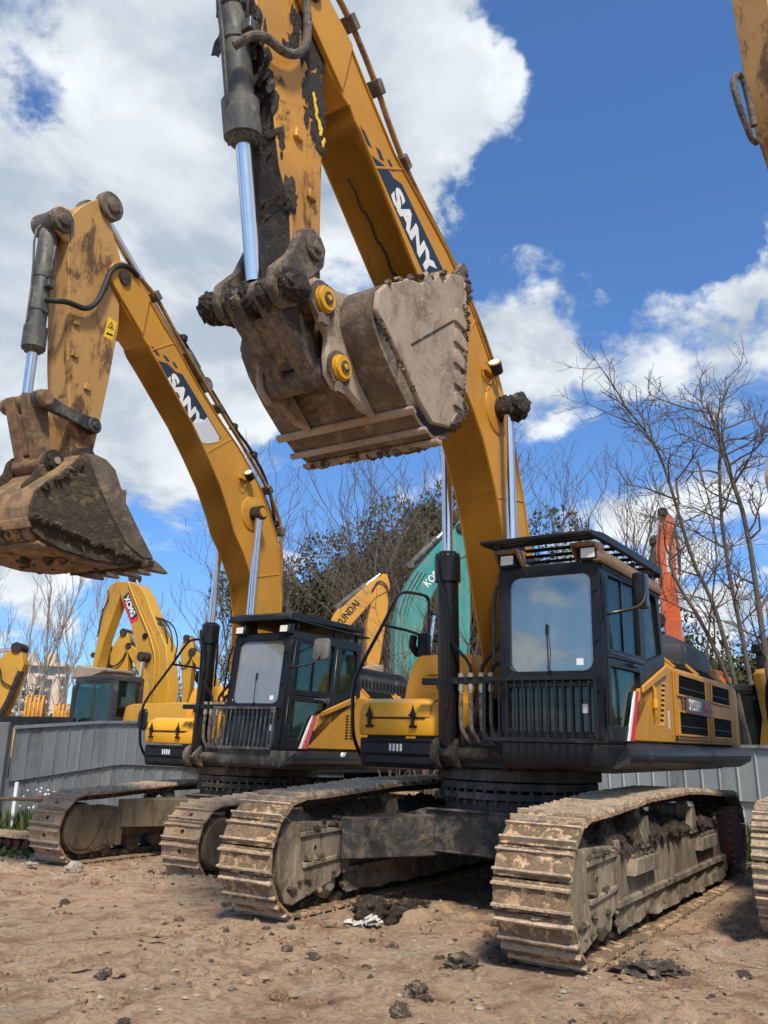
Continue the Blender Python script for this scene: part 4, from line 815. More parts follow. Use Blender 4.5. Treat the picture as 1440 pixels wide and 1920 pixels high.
# ---------------------------------------------------------------- boom, arm, bucket
def seg_dir(a, b): d = Vector((b[0]-a[0], b[1]-a[1])); return d.normalized()
def boom_arm(root, P):
    before = set(root.children); kid = P['id']
    BY0, BY1 = -0.17, 0.31; ym = 0.07
    lo, up = P['boom_lo'], P['boom_up']
    m = MB(); m.prism(lo+up[::-1], BY0+0.012, BY1-0.012)
    m.strip(lo[1:-3], 0.022, BY0-0.006, BY1+0.006); m.strip(up[1:-1][::-1], 0.022, BY0-0.006, BY1+0.006)
    boom = part('boom', m, M_yel, root, 0.006)
    # nose plates carrying the arm pin
    tip = P['tip']; n0 = lo[-3]; n1 = up[-2]
    for y in (BY0-0.02, BY1-0.03):
        m = MB(); c = Vector(tip)
        ring = [(c[0]+0.24*math.cos(a), c[1]+0.24*math.sin(a)) for a in [R(P['nose_a']+k*15) for k in range(-6, 7)]]
        m.prism([lo[-4], lo[-3]]+ring+[up[-2], up[-3]] if False else [lo[-3]]+ring+[up[-2]], y, y+0.05)
        part('nose_plate', m, M_yel, boom, 0.006)
    m = MB(); m.cyl((tip[0], BY0-0.05, tip[1]), (tip[0], BY1+0.05, tip[1]), 0.10, 16); part('arm_pin', m, M_grime, boom)
    # welded seams across the plates
    m = MB()
    for a, b in P['seams']:
        A, B_ = Vector(a), Vector(b); d = (B_-A).normalized(); nn = Vector((-d[1], d[0]))*0.012
        m.prism([tuple(A-nn), tuple(B_-nn), tuple(B_+nn), tuple(A+nn)], BY1-0.012, BY1-0.004)
    pieces('weld_seam', m, M_yel, boom, 0.004)
    # boss and pin of the boom cylinders
    bp = P['boom_pin']; m = MB(); m.steps((bp[0], BY1-0.02, bp[1]), (bp[0], BY1+0.01, bp[1]), [(0, 0.29), (0.02, 0.28), (0.03, 0.26)], 28); m.cyl((bp[0], BY0-0.2, bp[1]), (bp[0], BY1+0.22, bp[1]), 0.075, 16); part('cylinder_boss', m, M_yel, boom)
    m = MB()
    m.cyl((bp[0], BY1+0.02, bp[1]), (bp[0], BY1+0.20, bp[1]), 0.115, 18); m.cyl((bp[0], BY0-0.20, bp[1]), (bp[0], BY0-0.02, bp[1]), 0.115, 18)
    pieces('cylinder_pin', m, M_grime, boom); m = MB()
    if kid != 'B':
        for k in range(8): m.blob((bp[0]-0.05+0.03*math.sin(k*3), BY1+0.02+0.035*k, bp[1]+0.02*math.sin(k*2.2)), (0.135, 0.075, 0.14), k, 3, 0.35, 2.6)
        part('mud_lump', m, M_grime, boom)
    for y in (-0.33, 0.43):
        hydraulic(root, (P['cyl_foot'][0], y, P['cyl_foot'][1]), (bp[0], y, bp[1]), P['cyl_len'], 0.115, 0.058, M_barrel, 0.11, 0.07, 1.22)
    m = MB(); fx, fz = P['cyl_foot']; d = Vector((bp[0]-fx, 0, bp[1]-fz)).normalized(); g = Vector((fx, 0, fz))+d*P['cyl_len']
    for y in (-0.33, 0.43): m.tube([g+Vector((0.13, y-0.03, -0.12)), g+Vector((0.15, y-0.02, -0.3)), g+Vector((0.145, y+0.09, -0.55)), Vector((fx+0.17, y+0.09, 2.35)), Vector((fx+0.16, y+0.06, 1.9))], 0.014, 6, smooth=1)
    m.steps(Vector((fx, -0.33, 0))+Vector((d.x*0, 0, 2.12)), Vector((fx+0.012, -0.33, 2.22)), [(0, 0.14), (0.1, 0.14)], 18)
    pieces('cylinder_pipe', m, M_blk_gloss, root)
    # pipes and hoses along the back of the boom
    m = MB(); m.tube([(x, 0.20, z) for x, z in P['pipe']], 0.030, 8, smooth=2); m.tube([(x-0.02, 0.06, z-0.01) for x, z in P['pipe']], 0.026, 8, smooth=2)
    pieces('boom_pipe', m, M_pipe, boom)
    if P.get('bhose'):
        m = MB(); m.tube([(x, 0.10, z) for x, z in P['bhose']], 0.026, 8, smooth=2); part('boom_hose', m, M_rubber, boom)
        m = MB()
        for k in P['clamps_b']: x, z = P['bhose'][k]; m.box(x-0.05, x+0.05, 0.04, 0.16, z-0.05, z+0.05)
        pieces('hose_clamp', m, M_rubber, boom, 0.01)
    m = MB()
    for k in P['clamps']:
        (x, z), (x2, z2) = P['pipe'][k], P['pipe'][k+1]; d = Vector((x2-x, z2-z)).normalized(); c = Vector((x, z)); nn = Vector((-d[1], d[0]))
        q = [c-d*0.07-nn*0.05, c+d*0.07-nn*0.05, c+d*0.07+nn*0.05, c-d*0.07+nn*0.05]; m.prism([tuple(v) for v in q], 0.0, 0.255)
    pieces('pipe_clamp', m, M_mudsteel, boom, 0.008)
    # work lamp on the boom
    lx, lz = P['lamp']; m = MB(); m.box(lx-0.22, lx+0.03, BY1-0.01, BY1+0.05, lz-0.03, lz+0.03); m.tube([(lx+0.02, BY1, lz-0.03), (lx+0.03, BY1+0.03, lz-0.13), (lx-0.10, BY1+0.03, lz-0.16), (lx-0.16, BY1+0.02, lz-0.05)], 0.007, 6, smooth=2)
    m.cyl((lx-0.20, BY1+0.06, lz+0.02), (lx-0.10, BY1+0.08, lz+0.10), 0.075, 14, mi=1); m.cyl((lx-0.10, BY1+0.08, lz+0.10), (lx-0.095, BY1+0.081, lz+0.104), 0.065, 14, mi=2)
    part('boom_lamp', m, [M_yel, M_blk, M_lens], boom, 0.004)
    # decal: navy band with the maker's name, checks at its upper end
    if P.get('decal'):
        D = P['decal']; m = MB(); m.prism(D['band'], BY1-0.012, BY1-0.009)
        for q in D['checks']: m.prism(q, BY1-0.012, BY1-0.009)
        dc = part('decal_band', m, M_navy, boom)
        a, u = Vector(D['dir']).normalized(), None
        right = (a[0], 0, a[1]); up_ = (a[1], 0, -a[0]) if (a[1]*0-a[0]) > 0 else (-a[1], 0, a[0])
        up_ = (-a[1]*-1, 0, -a[0])
        text_part('decal_lettering', D['text'], M_white, dc, (D['org'][0], BY1-0.0085, D['org'][1]), right, up_, D['size'], D['sx'], 0.016)
        if D.get('patch'):
            m = MB(); m.prism(D['patch'], BY1-0.0075, BY1-0.0055); part('paint_patch', m, M_grey, dc)
    if P.get('crack'):
        m = MB(); a, b = P['crack']
        for k in range(14):
            f = k/14; x0, z0 = a[0]+(b[0]-a[0])*f, a[1]+(b[1]-a[1])*f; f2 = (k+1.1)/14; x1, z1 = a[0]+(b[0]-a[0])*f2, a[1]+(b[1]-a[1])*f2
            y = BY0+0.20+0.10*f+0.012*math.sin(k*2.1)
            m.tube([(x0, y, z0), (x1, y+0.012*math.sin(k*2.1+2), z1)], 0.007+0.006*f, 5)
        part('oil_streak', m, M_grime, boom)
    # ---- arm
    AY0, AY1 = -0.13, 0.27
    af, ar = P['arm_front'], P['arm_rear']                # top -> tip
    poly = af+ar[::-1]; nf = len(af)
    mi = [1]*(nf-1)+[0]*(len(ar))+[0]; mi = mi[:len(poly)]; mi += [0]*(len(poly)-len(mi))
    m = MB(); m.prism(poly, AY0, AY1, mi=mi, caps=0)
    arm = part('arm', m, [M_yel_arm if kid == 'A' else M_yel_armb, M_grime if kid == 'A' else M_yel_armb], root, 0.012)
    if kid == 'A':
        m = MB(); rng = random.Random(8)
        for k in range(90):
            f = rng.random(); z = 6.2+1.1*f; x = np.interp(z, [6.2, 6.9, 7.3], [4.31, 4.37, 4.40])+abs(rng.gauss(0, 0.05+0.16*f))
            m.blob((x, AY1+0.002, z), (rng.uniform(0.012, 0.06), 0.006, rng.uniform(0.03, 0.11)), k, 3, 0.75, 3.4)
        for k in range(40):
            z = rng.uniform(5.1, 7.6); i = np.interp(z, [5.0, 5.5, 6.2, 6.9], [4.45, 4.64, 4.92, 5.18]); m.blob((i-rng.uniform(-0.03, 0.07), AY1+0.0, z), (rng.uniform(0.015, 0.05), 0.008, rng.uniform(0.03, 0.10)), k+90, 2, 0.5, 2.2)
            m.blob((i+0.005, rng.uniform(AY0, AY1), z), (0.022, rng.uniform(0.03, 0.08), rng.uniform(0.04, 0.11)), k+190, 2, 0.5, 2.2)
        part('grime_patch', m, M_grime, arm, kind='stuff')
        m = MB()
        for k in range(9): m.blob((4.46-0.02*k+rng.uniform(-0.03, 0.03), AY1+0.012, 6.62-0.045*k), (0.018, 0.006, rng.uniform(0.03, 0.06)), k+300, 1, 0.7, 2)
        part('fresh_paint_fleck', m, M_warn, arm, kind='stuff')
    m = MB()
    for x, z in P['lugs']: m.box(x-0.05, x+0.05, AY1-0.01, AY1+0.035, z-0.045, z+0.045)
    pieces('arm_lug', m, M_yel_arm if kid != 'B' else M_yel_armb, arm, 0.012)
    m = MB(); m.tube([(AX, yy, z) for (AX, z), yy in zip(P['ahose'], P.get('ahose_y', [0.20, 0.33]+[0.35]*20))], 0.036, 10, smooth=2)
    part('arm_hose', m, M_rubber if kid == 'B' else M_hosedust, arm)
    if kid == 'B':
        for x, z, r_, y0, y1 in ((4.42, 8.66, 0.20, -0.20, -0.06), (4.42, 8.66, 0.20, 0.20, 0.34), (5.10, 8.02, 0.17, -0.14, -0.06), (5.10, 8.02, 0.17, 0.20, 0.31)):
            m = MB(); m.steps((x, y0, z), (x, y1, z), [(0, r_*0.92), (0.02, r_), (y1-y0-0.02, r_), (y1-y0, r_*0.92)], 22); m.steps((x, y1, z), (x, y1+0.04, z), [(0, r_*0.5), (0.03, r_*0.5), (0.04, r_*0.4)], 16); part('pin_boss', m, M_mudsteel, arm)
        m = MB()
        for y in (-0.13, 0.20): m.prism([(5.28, 8.02), (5.18, 8.20), (4.96, 8.26), (4.90, 7.75), (5.16, 7.86)], y, y+0.07)
        pieces('cylinder_bracket', m, M_yel_armb, arm, 0.02)
    if P.get('warn'):
        m = MB(); m.prism(P['warn'], AY1, AY1+0.003); w = part('warning_sticker', m, M_warn, arm)
        c = Vector((sum(q[0] for q in P['warn'])/4, sum(q[1] for q in P['warn'])/4)); m = MB()
        tr = [(c[0]+0.055, c[1]), (c[0]-0.055, c[1]+0.01), (c[0]-0.005, c[1]+0.11)]; t2 = [(c[0]+(x-c[0])*0.72, c[1]+0.035+(z-c[1]-0.035)*0.72) for x, z in tr]
        m.ring(tr, t2, AY1+0.003, AY1+0.0045); m.prism([(c[0]+0.015, c[1]+0.02), (c[0]-0.02, c[1]+0.02), (c[0]-0.01, c[1]+0.06)], AY1+0.003, AY1+0.0045)
        m.prism([(c[0]+0.06, c[1]-0.10), (c[0]-0.05, c[1]-0.085), (c[0]-0.05, c[1]-0.06), (c[0]+0.055, c[1]-0.07)], AY1+0.003, AY1+0.0045); part('warning_print', m, M_hole, w)
    if P.get('acyl'):
        (a, b), bl = P['acyl']; hydraulic(root, (a[0], ym, a[1]), (b[0], ym, b[1]), bl, 0.12, 0.06, M_barrel_g, 0.12, 0.13)
    # ---- bucket cylinder and linkage
    if P.get('bcyl'):
        a, b, bl = P['bcyl']
        hydraulic(root, (a[0], ym, a[1]), (b[0], ym, b[1]), bl, 0.115, 0.062, M_barrel_g, 0.15, 0.13, 1.25, P.get('bands', (0.45, 0.62)))
        m = MB(); d = (Vector((b[0], 0, b[1]))-Vector((a[0], 0, a[1]))).normalized(); A = Vector((a[0], ym, a[1]))
        u = Vector((-d.z, 0, d.x)); u = u if u.x > 0 else -u
        m.tube([A+d*0.05+u*0.10, A+d*0.2+u*0.2, A+d*bl*0.45+u*0.135, A+d*(bl-0.25)+u*0.14], 0.016, 6, smooth=1); m.tube([A+d*bl*0.45+Vector((0, 0.14, 0)), A+d*bl*0.2+Vector((0, 0.17, 0))], 0.018, 6)
        m.box(*sum([[c-0.05, c+0.05] for c in (A+d*bl*0.5+Vector((0, 0.15, 0)))], []))
        part('cylinder_fitting', m, M_barrel_g, root, 0.006)
        rp, lp = P['rocker'], b
        for y0, y1 in ((AY1+0.02, AY1+0.10), (AY0-0.10, AY0-0.02)):
            m = MB(); A_, B_ = Vector(rp), Vector(lp); d = (B_-A_).normalized(); nn = Vector((-d[1], d[0])); L = (B_-A_).length
            k = P.get('rocker_w', 0.13)
            pts = [A_-nn*k+d*0.0, A_-d*k*0.8-nn*k*0.6, A_-d*k, A_-d*k*0.8+nn*k*0.6, A_+nn*k, A_+d*L*0.5+nn*k*0.75, B_+nn*k, B_+d*k*0.8+nn*k*0.6, B_+d*k, B_+d*k*0.8-nn*k*0.6, B_-nn*k, A_+d*L*0.5-nn*k*0.75]
            m.prism([tuple(v) for v in pts], y0, y1)
            m.cyl((rp[0], y0-0.02, rp[1]), (rp[0], y1+0.03, rp[1]), 0.105, 16); m.cyl((rp[0], y0-0.02, rp[1]), (rp[0], y1+0.05, rp[1]), 0.05, 12)
            m.cyl((lp[0], y0-0.02, lp[1]), (lp[0], y1+0.03, lp[1]), 0.11, 16)
            part('rocker_link', m, M_mudsteel if kid != 'B' else M_blk_dust, root, 0.015)
        bl_ = P['bpin2']; m = MB(); A_, B_ = Vector(lp), Vector(bl_); d = (B_-A_).normalized(); nn = Vector((-d[1], d[0])); L = (B_-A_).length
        for y0, y1 in ((0.13, 0.29), (-0.15, 0.01)):
            m.prism([tuple(A_-nn*0.13-d*0.08), tuple(A_+nn*0.13-d*0.08), tuple(A_+nn*0.14+d*0.1), tuple(B_+nn*0.10-d*0.05), tuple(B_+nn*0.07+d*0.1), tuple(B_-nn*0.07+d*0.1), tuple(B_-nn*0.10-d*0.05), tuple(A_-nn*0.14+d*0.1)], y0, y1)
        m.prism([tuple(A_+d*0.15-nn*0.1), tuple(A_+d*0.15+nn*0.1), tuple(B_-d*0.12+nn*0.09), tuple(B_-d*0.12-nn*0.09)], -0.02, 0.16)
        m.cyl((bl_[0], -0.2, bl_[1]), (bl_[0], 0.34, bl_[1]), 0.115, 18); m.cyl((lp[0], -0.32, lp[1]), (lp[0], 0.46, lp[1]), 0.10, 18)
        part('bucket_link', m, M_mudsteel if kid != 'B' else M_bucketb2, root, 0.015)
        if kid == 'A':
            m = MB()
            for k in range(9): m.blob((lp[0]+0.03*math.sin(k*2.3), -0.37+0.10*k, lp[1]-0.02+0.03*math.cos(k*1.7)), (0.125+0.02*math.sin(k), 0.085, 0.12), k, 4, 0.22, 3.4)
            part('mud_lump', m, M_grime, root)
    # ---- bucket
    if P.get('bucket'): bucket(root, P)
    if P.get('swing'):
        q = Matrix.Rotation(P['swing'], 4, 'Z')
        for o in root.children:
            if o not in before: o.matrix_basis = q @ o.matrix_basis
def bucket(root, P):
    kid = P['id']; Y0, Y1 = P.get('by', (-0.58, 0.72)); prof = P['bucket']      # mouth top -> back -> heel -> floor -> lip
    mats = [M_bucket, M_bucket_back] if kid != 'B' else [M_bucketb, M_bucketb2]
    c = Vector((sum(p[0] for p in prof)/len(prof), sum(p[1] for p in prof)/len(prof)))
    m = MB(); th = 0.035; k = len(prof); inn = []
    for i in range(k):
        a, b = Vector(prof[max(i-1, 0)]), Vector(prof[min(i+1, k-1)]); d = (b-a).normalized(); nn = Vector((-d[1], d[0])); p = Vector(prof[i])
        if (c-p).dot(nn) < 0: nn = -nn
        inn.append(tuple(p+nn*th))
    ny = 20; vs = []; rng = random.Random(2)
    for off, sk in ((prof, 0), (inn, 1)):
        for i in range(k):
            for j in range(ny+1): vs.append((off[i][0], Y0+(Y1-Y0)*j/ny, off[i][1]))
    fs = []; mi = []; N = k*(ny+1)
    for i in range(k-1):
        for j in range(ny):
            a = i*(ny+1)+j; fs += [[a, a+1, a+ny+2, a+ny+1], [N+a, N+a+ny+1, N+a+ny+2, N+a+1]]; mi += [1, 1]
    for j in range(ny):
        a, b = j, (k-1)*(ny+1)+j; fs += [[a, N+a, N+a+1, a+1], [b, b+1, N+b+1, N+b]]; mi += [1, 1]
    for i in range(k-1):
        for j in (0, ny): a = i*(ny+1)+j; fs.append([a, a+ny+1, N+a+ny+1, N+a]); mi.append(1)
    m.add(vs, fs, mi)
    side = P['bside']
    bk = part('bucket', m, mats, root, 0.0)
    for y0, y1 in ((Y1-0.005, Y1+0.045), (Y0-0.045, Y0+0.005)):
        q = MB(); q.prism(side, y0, y1); part('side_plate', q, mats[0], bk, 0.012)
        q = MB(); q.prism(P['bcut'], y0-0.012 if y0 > 0 else y0-0.012, y1+0.014 if y0 > 0 else y1+0.012); part('side_cutter', q, mats[0] if kid != 'B' else M_bucket_back, bk, 0.01)
        for w in P.get('wear', []):
            q = MB(); q.prism(w, y0-0.015, y1+0.028); part('wear_strip', q, mats[0], bk, 0.006)
    if P.get('weld_line'):
        q = MB(); a, b = P['weld_line']; q.tube([(a[0], Y1+0.046, a[1]), (b[0], Y1+0.046, b[1])], 0.009, 5); part('weld_line', q, M_darkmud, bk)
    for a, b, w in P['heel']:
        q = MB(); A, B_ = Vector(a), Vector(b); d = (B_-A).normalized(); nn = Vector((-d[1], d[0]))
        if nn.dot(A-c) < 0: nn = -nn
        pts = [tuple(A), tuple(A+nn*w*0.8+d*0.01), tuple(B_+nn*w-d*0.01), tuple(B_)]
        q.prism(pts, Y0-0.05, Y1+0.05); part('heel_band', q, mats[0] if kid != 'B' else mats[1], bk, 0.012, 2)
    # teeth on the lip
    lip = Vector(prof[-1]); ld = (Vector(prof[-1])-Vector(prof[-2])).normalized(); ln = Vector((-ld[1], ld[0])); td = Vector(P['tooth_dir']).normalized(); tn = Vector((-td[1], td[0])); tl = P['tooth_len']
    q = MB(); q.prism([tuple(lip-ld*0.16-ln*0.03), tuple(lip+ld*0.05-ln*0.02), tuple(lip+ld*0.05+ln*0.02), tuple(lip-ld*0.16+ln*0.05)], Y0-0.03, Y1+0.03); part('lip_plate', q, mats[0], bk, 0.01)
    for j in range(5):
        y = Y0+0.06+(Y1-Y0-0.12)*j/4; q = MB(); h = 0.075
        bs = [lip-td*0.12-tn*0.085, lip-td*0.12+tn*0.085, lip+td*tl*0.35+tn*0.06, lip+td*tl*0.35-tn*0.06]; tp = [lip+td*tl-tn*0.012, lip+td*tl+tn*0.012]
        vs = []
        for yy, s_ in ((-1, 1), (1, 1)):
            vs += [(bs[0].x, y+yy*h, bs[0].y), (bs[1].x, y+yy*h, bs[1].y), (bs[2].x, y+yy*h*0.9, bs[2].y), (tp[1].x, y+yy*h*0.45, tp[1].y), (tp[0].x, y+yy*h*0.45, tp[0].y), (bs[3].x, y+yy*h*0.9, bs[3].y)]
        q.add(vs, [[0, 1, 2, 5], [5, 2, 3, 4], [6, 11, 8, 7], [11, 10, 9, 8], [0, 6, 7, 1], [1, 7, 8, 2], [2, 8, 9, 3], [3, 9, 10, 4], [4, 10, 11, 5], [5, 11, 6, 0]])
        if kid == 'A':
            for k2 in range(3): q.blob((lip.x+td.x*tl*0.3*k2, y, lip.y+td.y*tl*0.3*k2), (0.07, 0.085, 0.07), j*5+k2, 1, 0.6, 1.7)
        part('bucket_tooth', q, M_crust if kid == 'A' else M_bucket_back, bk, 0.006)
    # ears with the two pins
    p1, p2 = Vector(P['bpin1']), Vector(P['bpin2'])
    for y0, y1 in ((0.36, 0.43), (-0.29, -0.22)):
        q = MB(); q.prism(P['ear'], y0, y1); part('bucket_ear', q, mats[0], bk, 0.02)
    for p, r0 in ((p1, 0.15), (p2, 0.14)):
        q = MB(); q.cyl((p[0], -0.33, p[1]), (p[0], 0.47, p[1]), 0.075, 16); q.cyl((p[0], 0.43, p[1]), (p[0], 0.45, p[1]), r0, 20)
        if kid == 'A':
            q.steps((p[0], 0.452, p[1]), (p[0], 0.50, p[1]), [(0, 0.105), (0.02, 0.105), (0.02, 0.085), (0.03, 0.085), (0.03, 0.095), (0.045, 0.09)], 22, mi=1); q.cyl((p[0], 0.50, p[1]), (p[0], 0.508, p[1]), 0.05, 16, mi=0); q.cyl((p[0], 0.508, p[1]), (p[0], 0.516, p[1]), 0.022, 12, mi=1)
            q.box(p[0]-0.05, p[0]+0.04, 0.44, 0.475, p[1]-0.20, p[1]-0.12, 0)
        else:
            q.cyl((p[0], 0.45, p[1]), (p[0], 0.49, p[1]), 0.11, 8, mi=0); q.cyl((p[0], 0.49, p[1]), (p[0], 0.51, p[1]), 0.045, 10, mi=1)
        part('bucket_pin', q, [M_mudsteel if kid != 'B' else M_grime, M_pinyel if kid == 'A' else M_fitting], bk, 0.0)
    # crusts of mud along edges
    m = MB(); rng = random.Random(4)
    for (a, b, n, r, yy) in P['crusts']:
        for i in range(n):
            f = rng.random(); y = yy if yy is not None else rng.uniform(Y0, Y1)
            m.blob((a[0]+(b[0]-a[0])*f+rng.uniform(-0.02, 0.02), y+rng.uniform(-0.02, 0.02), a[1]+(b[1]-a[1])*f+rng.uniform(-0.02, 0.02)), (r*rng.uniform(0.5, 1.3), r*rng.uniform(0.6, 1.4), r*rng.uniform(0.5, 1.0)), i, 2, 0.5, 2.2)
    part('mud_crust', m, M_crust if kid != 'B' else M_bucketb, bk, kind='stuff')

def off(pts, dx): return [(round(x+dx, 3), z) for x, z in pts]
MA = ((-0.5462, -0.8376, -0.0093), (0.8375, -0.5459, -0.0242), (0.0152, -0.021, 0.9997))
def ortho(M):
    f = Vector(M[0]).normalized(); l = Vector(M[1]); l = (l-f*l.dot(f)).normalized(); return f, l, f.cross(l)
A = dict(id='A', o=(1.488, 9.565, 0.0245), M=ortho(MA), gauge=2.7, shoe=0.60, n=60, pitch=0.226, xf=2.33, xr=-2.85, r=0.49, kind='mud', frame='mud', shoemats=[M_shoe, M_shoe_edge, M_hole],
         top=[(2.0, 1.045), (1.4, 1.075), (0.75, 1.115), (0.1, 1.12), (-0.5, 1.13), (-1.0, 1.12), (-1.7, 1.085), (-2.3, 1.05)],
         sides=(('left', 1.35), ('right', -1.36)), bodymat=M_carbody, ringmats=[M_blk_dust, M_mudsteel],
         boom_lo=[(-0.05, 2.02), (0.25, 2.05), (0.53, 2.44), (0.86, 3.35), (1.02, 3.80), (1.17, 4.14), (1.46, 4.62), (1.70, 4.88), (1.95, 5.09), (2.95, 5.92), (3.84, 6.70), (3.94, 6.75), (4.02, 6.86), (4.14, 6.89), (4.30, 6.97), (4.45, 7.22)],
         boom_up=[(-0.12, 2.25), (-0.02, 2.75), (0.26, 3.70), (0.41, 4.16), (0.63, 4.72), (0.90, 5.20), (1.22, 5.55), (1.77, 6.09), (2.24, 6.41), (2.79, 6.66), (3.28, 6.87), (3.75, 7.23), (4.02, 7.46), (4.28, 7.63)],
         tip=(4.62, 7.52), nose_a=55, seams=[((1.14, 4.08), (0.41, 4.22)), ((3.60, 6.50), (3.12, 6.80)), ((2.1, 5.23), (1.62, 5.92))], boom_pin=(1.10, 5.08), cyl_foot=(0.97, 1.47), cyl_len=2.10,
         pipe=[(4.36, 8.06), (4.09, 7.98), (3.90, 7.88), (3.68, 7.72), (3.45, 7.52), (3.22, 7.26), (2.95, 7.02), (2.70, 6.86), (1.80, 6.42), (1.10, 5.86), (0.72, 5.35), (0.50, 4.9)], clamps=(2, 4, 6, 8), lamp=(1.45, 5.42),
         decal=dict(band=[(3.64, 6.60), (3.44, 6.63), (3.32, 6.62), (3.28, 6.60), (3.13, 6.63), (2.24, 6.10), (2.62, 5.84)], checks=[[(3.83, 6.77), (3.76, 6.765), (3.64, 6.675), (3.71, 6.665)], [(3.58, 6.73), (3.51, 6.74), (3.44, 6.675), (3.50, 6.655)], [(3.39, 6.73), (3.345, 6.745), (3.26, 6.685), (3.30, 6.665)]],
                    dir=(-1.0, -0.66), org=(3.31, 6.39), size=0.30, sx=1.12, text='SANY'),
         crack=((3.62, 6.48), (2.50, 5.53)),
         arm_front=[(5.18, 8.6), (5.22, 7.6), (5.19, 6.95), (5.06, 6.62), (4.91, 6.17), (4.79, 5.73), (4.65, 5.48), (4.60, 5.15), (4.58, 4.92), (4.50, 4.66)], arm_rear=[(4.40, 8.6), (4.40, 7.67), (4.35, 6.98), (4.29, 6.07), (4.26, 5.40), (4.22, 4.95), (4.28, 4.66)],
         lugs=[(4.62, 6.12), (4.42, 5.70)], ahose=[(5.30, 6.45), (5.23, 6.55), (5.11, 6.60), (4.94, 6.62), (4.80, 6.70), (4.68, 6.86), (4.66, 7.08), (4.70, 7.28), (4.75, 7.6)],
         bcyl=((5.36, 7.55), (4.74, 4.72), 1.72), bands=(0.36, 0.52), rocker=(4.46, 5.18), rocker_w=0.17, bpin1=(4.41, 4.74), bpin2=(4.17, 4.28),
         bucket=[(4.02, 4.99), (4.12, 4.90), (4.18, 4.78), (4.17, 4.63), (4.06, 4.48), (3.86, 4.30), (3.64, 4.14), (3.42, 4.02), (3.20, 3.97), (3.00, 4.05), (2.84, 4.22), (2.76, 4.42), (2.71, 4.86), (2.70, 5.20), (2.69, 5.62)],
         bside=[(4.02, 4.99), (4.14, 4.86), (4.16, 4.70), (4.02, 4.60), (3.78, 4.42), (3.50, 4.19), (3.30, 4.08), (2.95, 4.15), (2.78, 4.37), (2.71, 4.86), (2.70, 5.24), (2.69, 5.66), (2.78, 5.70), (3.02, 5.60), (3.12, 5.46), (3.22, 5.52), (3.30, 5.38), (3.42, 5.42), (3.50, 5.25), (3.72, 5.19), (3.86, 5.08)],
         bcut=[(3.00, 4.20), (2.84, 4.40), (2.77, 4.86), (2.755, 5.24), (2.76, 5.64), (2.70, 5.66), (2.70, 5.24), (2.71, 4.86), (2.77, 4.38), (2.94, 4.15)],
         wear=[[(2.96+0.0, z), (2.74, z-0.02), (2.74, z+0.08), (2.90, z+0.14), (2.96, z+0.12)] for z in (4.36, 4.56, 4.76, 4.96, 5.16)],
         weld_line=((3.66, 4.62), (2.96, 5.16)),
         heel=[((3.62, 4.12), (3.55, 4.08), 0.035), ((3.42, 4.015), (3.36, 3.99), 0.04), ((3.24, 3.97), (3.14, 3.98), 0.05)],
         tooth_dir=(-0.25, 1.0), tooth_len=0.34,
         ear=[(4.56, 4.78), (4.50, 4.90), (4.38, 4.93), (4.22, 4.93), (4.06, 4.97), (4.08, 4.75), (4.10, 4.58), (3.88, 4.30), (3.60, 4.08), (3.80, 4.08), (4.02, 4.16), (4.16, 4.12), (4.28, 4.20), (4.31, 4.34), (4.30, 4.50), (4.42, 4.60)],
         crusts=[((2.70, 5.70), (2.82, 4.25), 120, 0.032, 0.755), ((3.24, 3.93), (3.0, 4.02), 80, 0.035, None), ((2.69, 5.66), (2.69, 5.75), 50, 0.04, None), ((3.02, 5.62), (4.02, 5.0), 16, 0.03, 0.74), ((4.16, 4.70), (3.5, 4.19), 14, 0.02, 0.74), ((2.95, 4.15), (2.78, 4.4), 50, 0.04, 0.76)])
MB_ = ((-0.49733, -0.86756, 0.00139), (0.86725, -0.4972, -0.02611), (0.02334, -0.01178, 0.99966))
d_ = 0.75
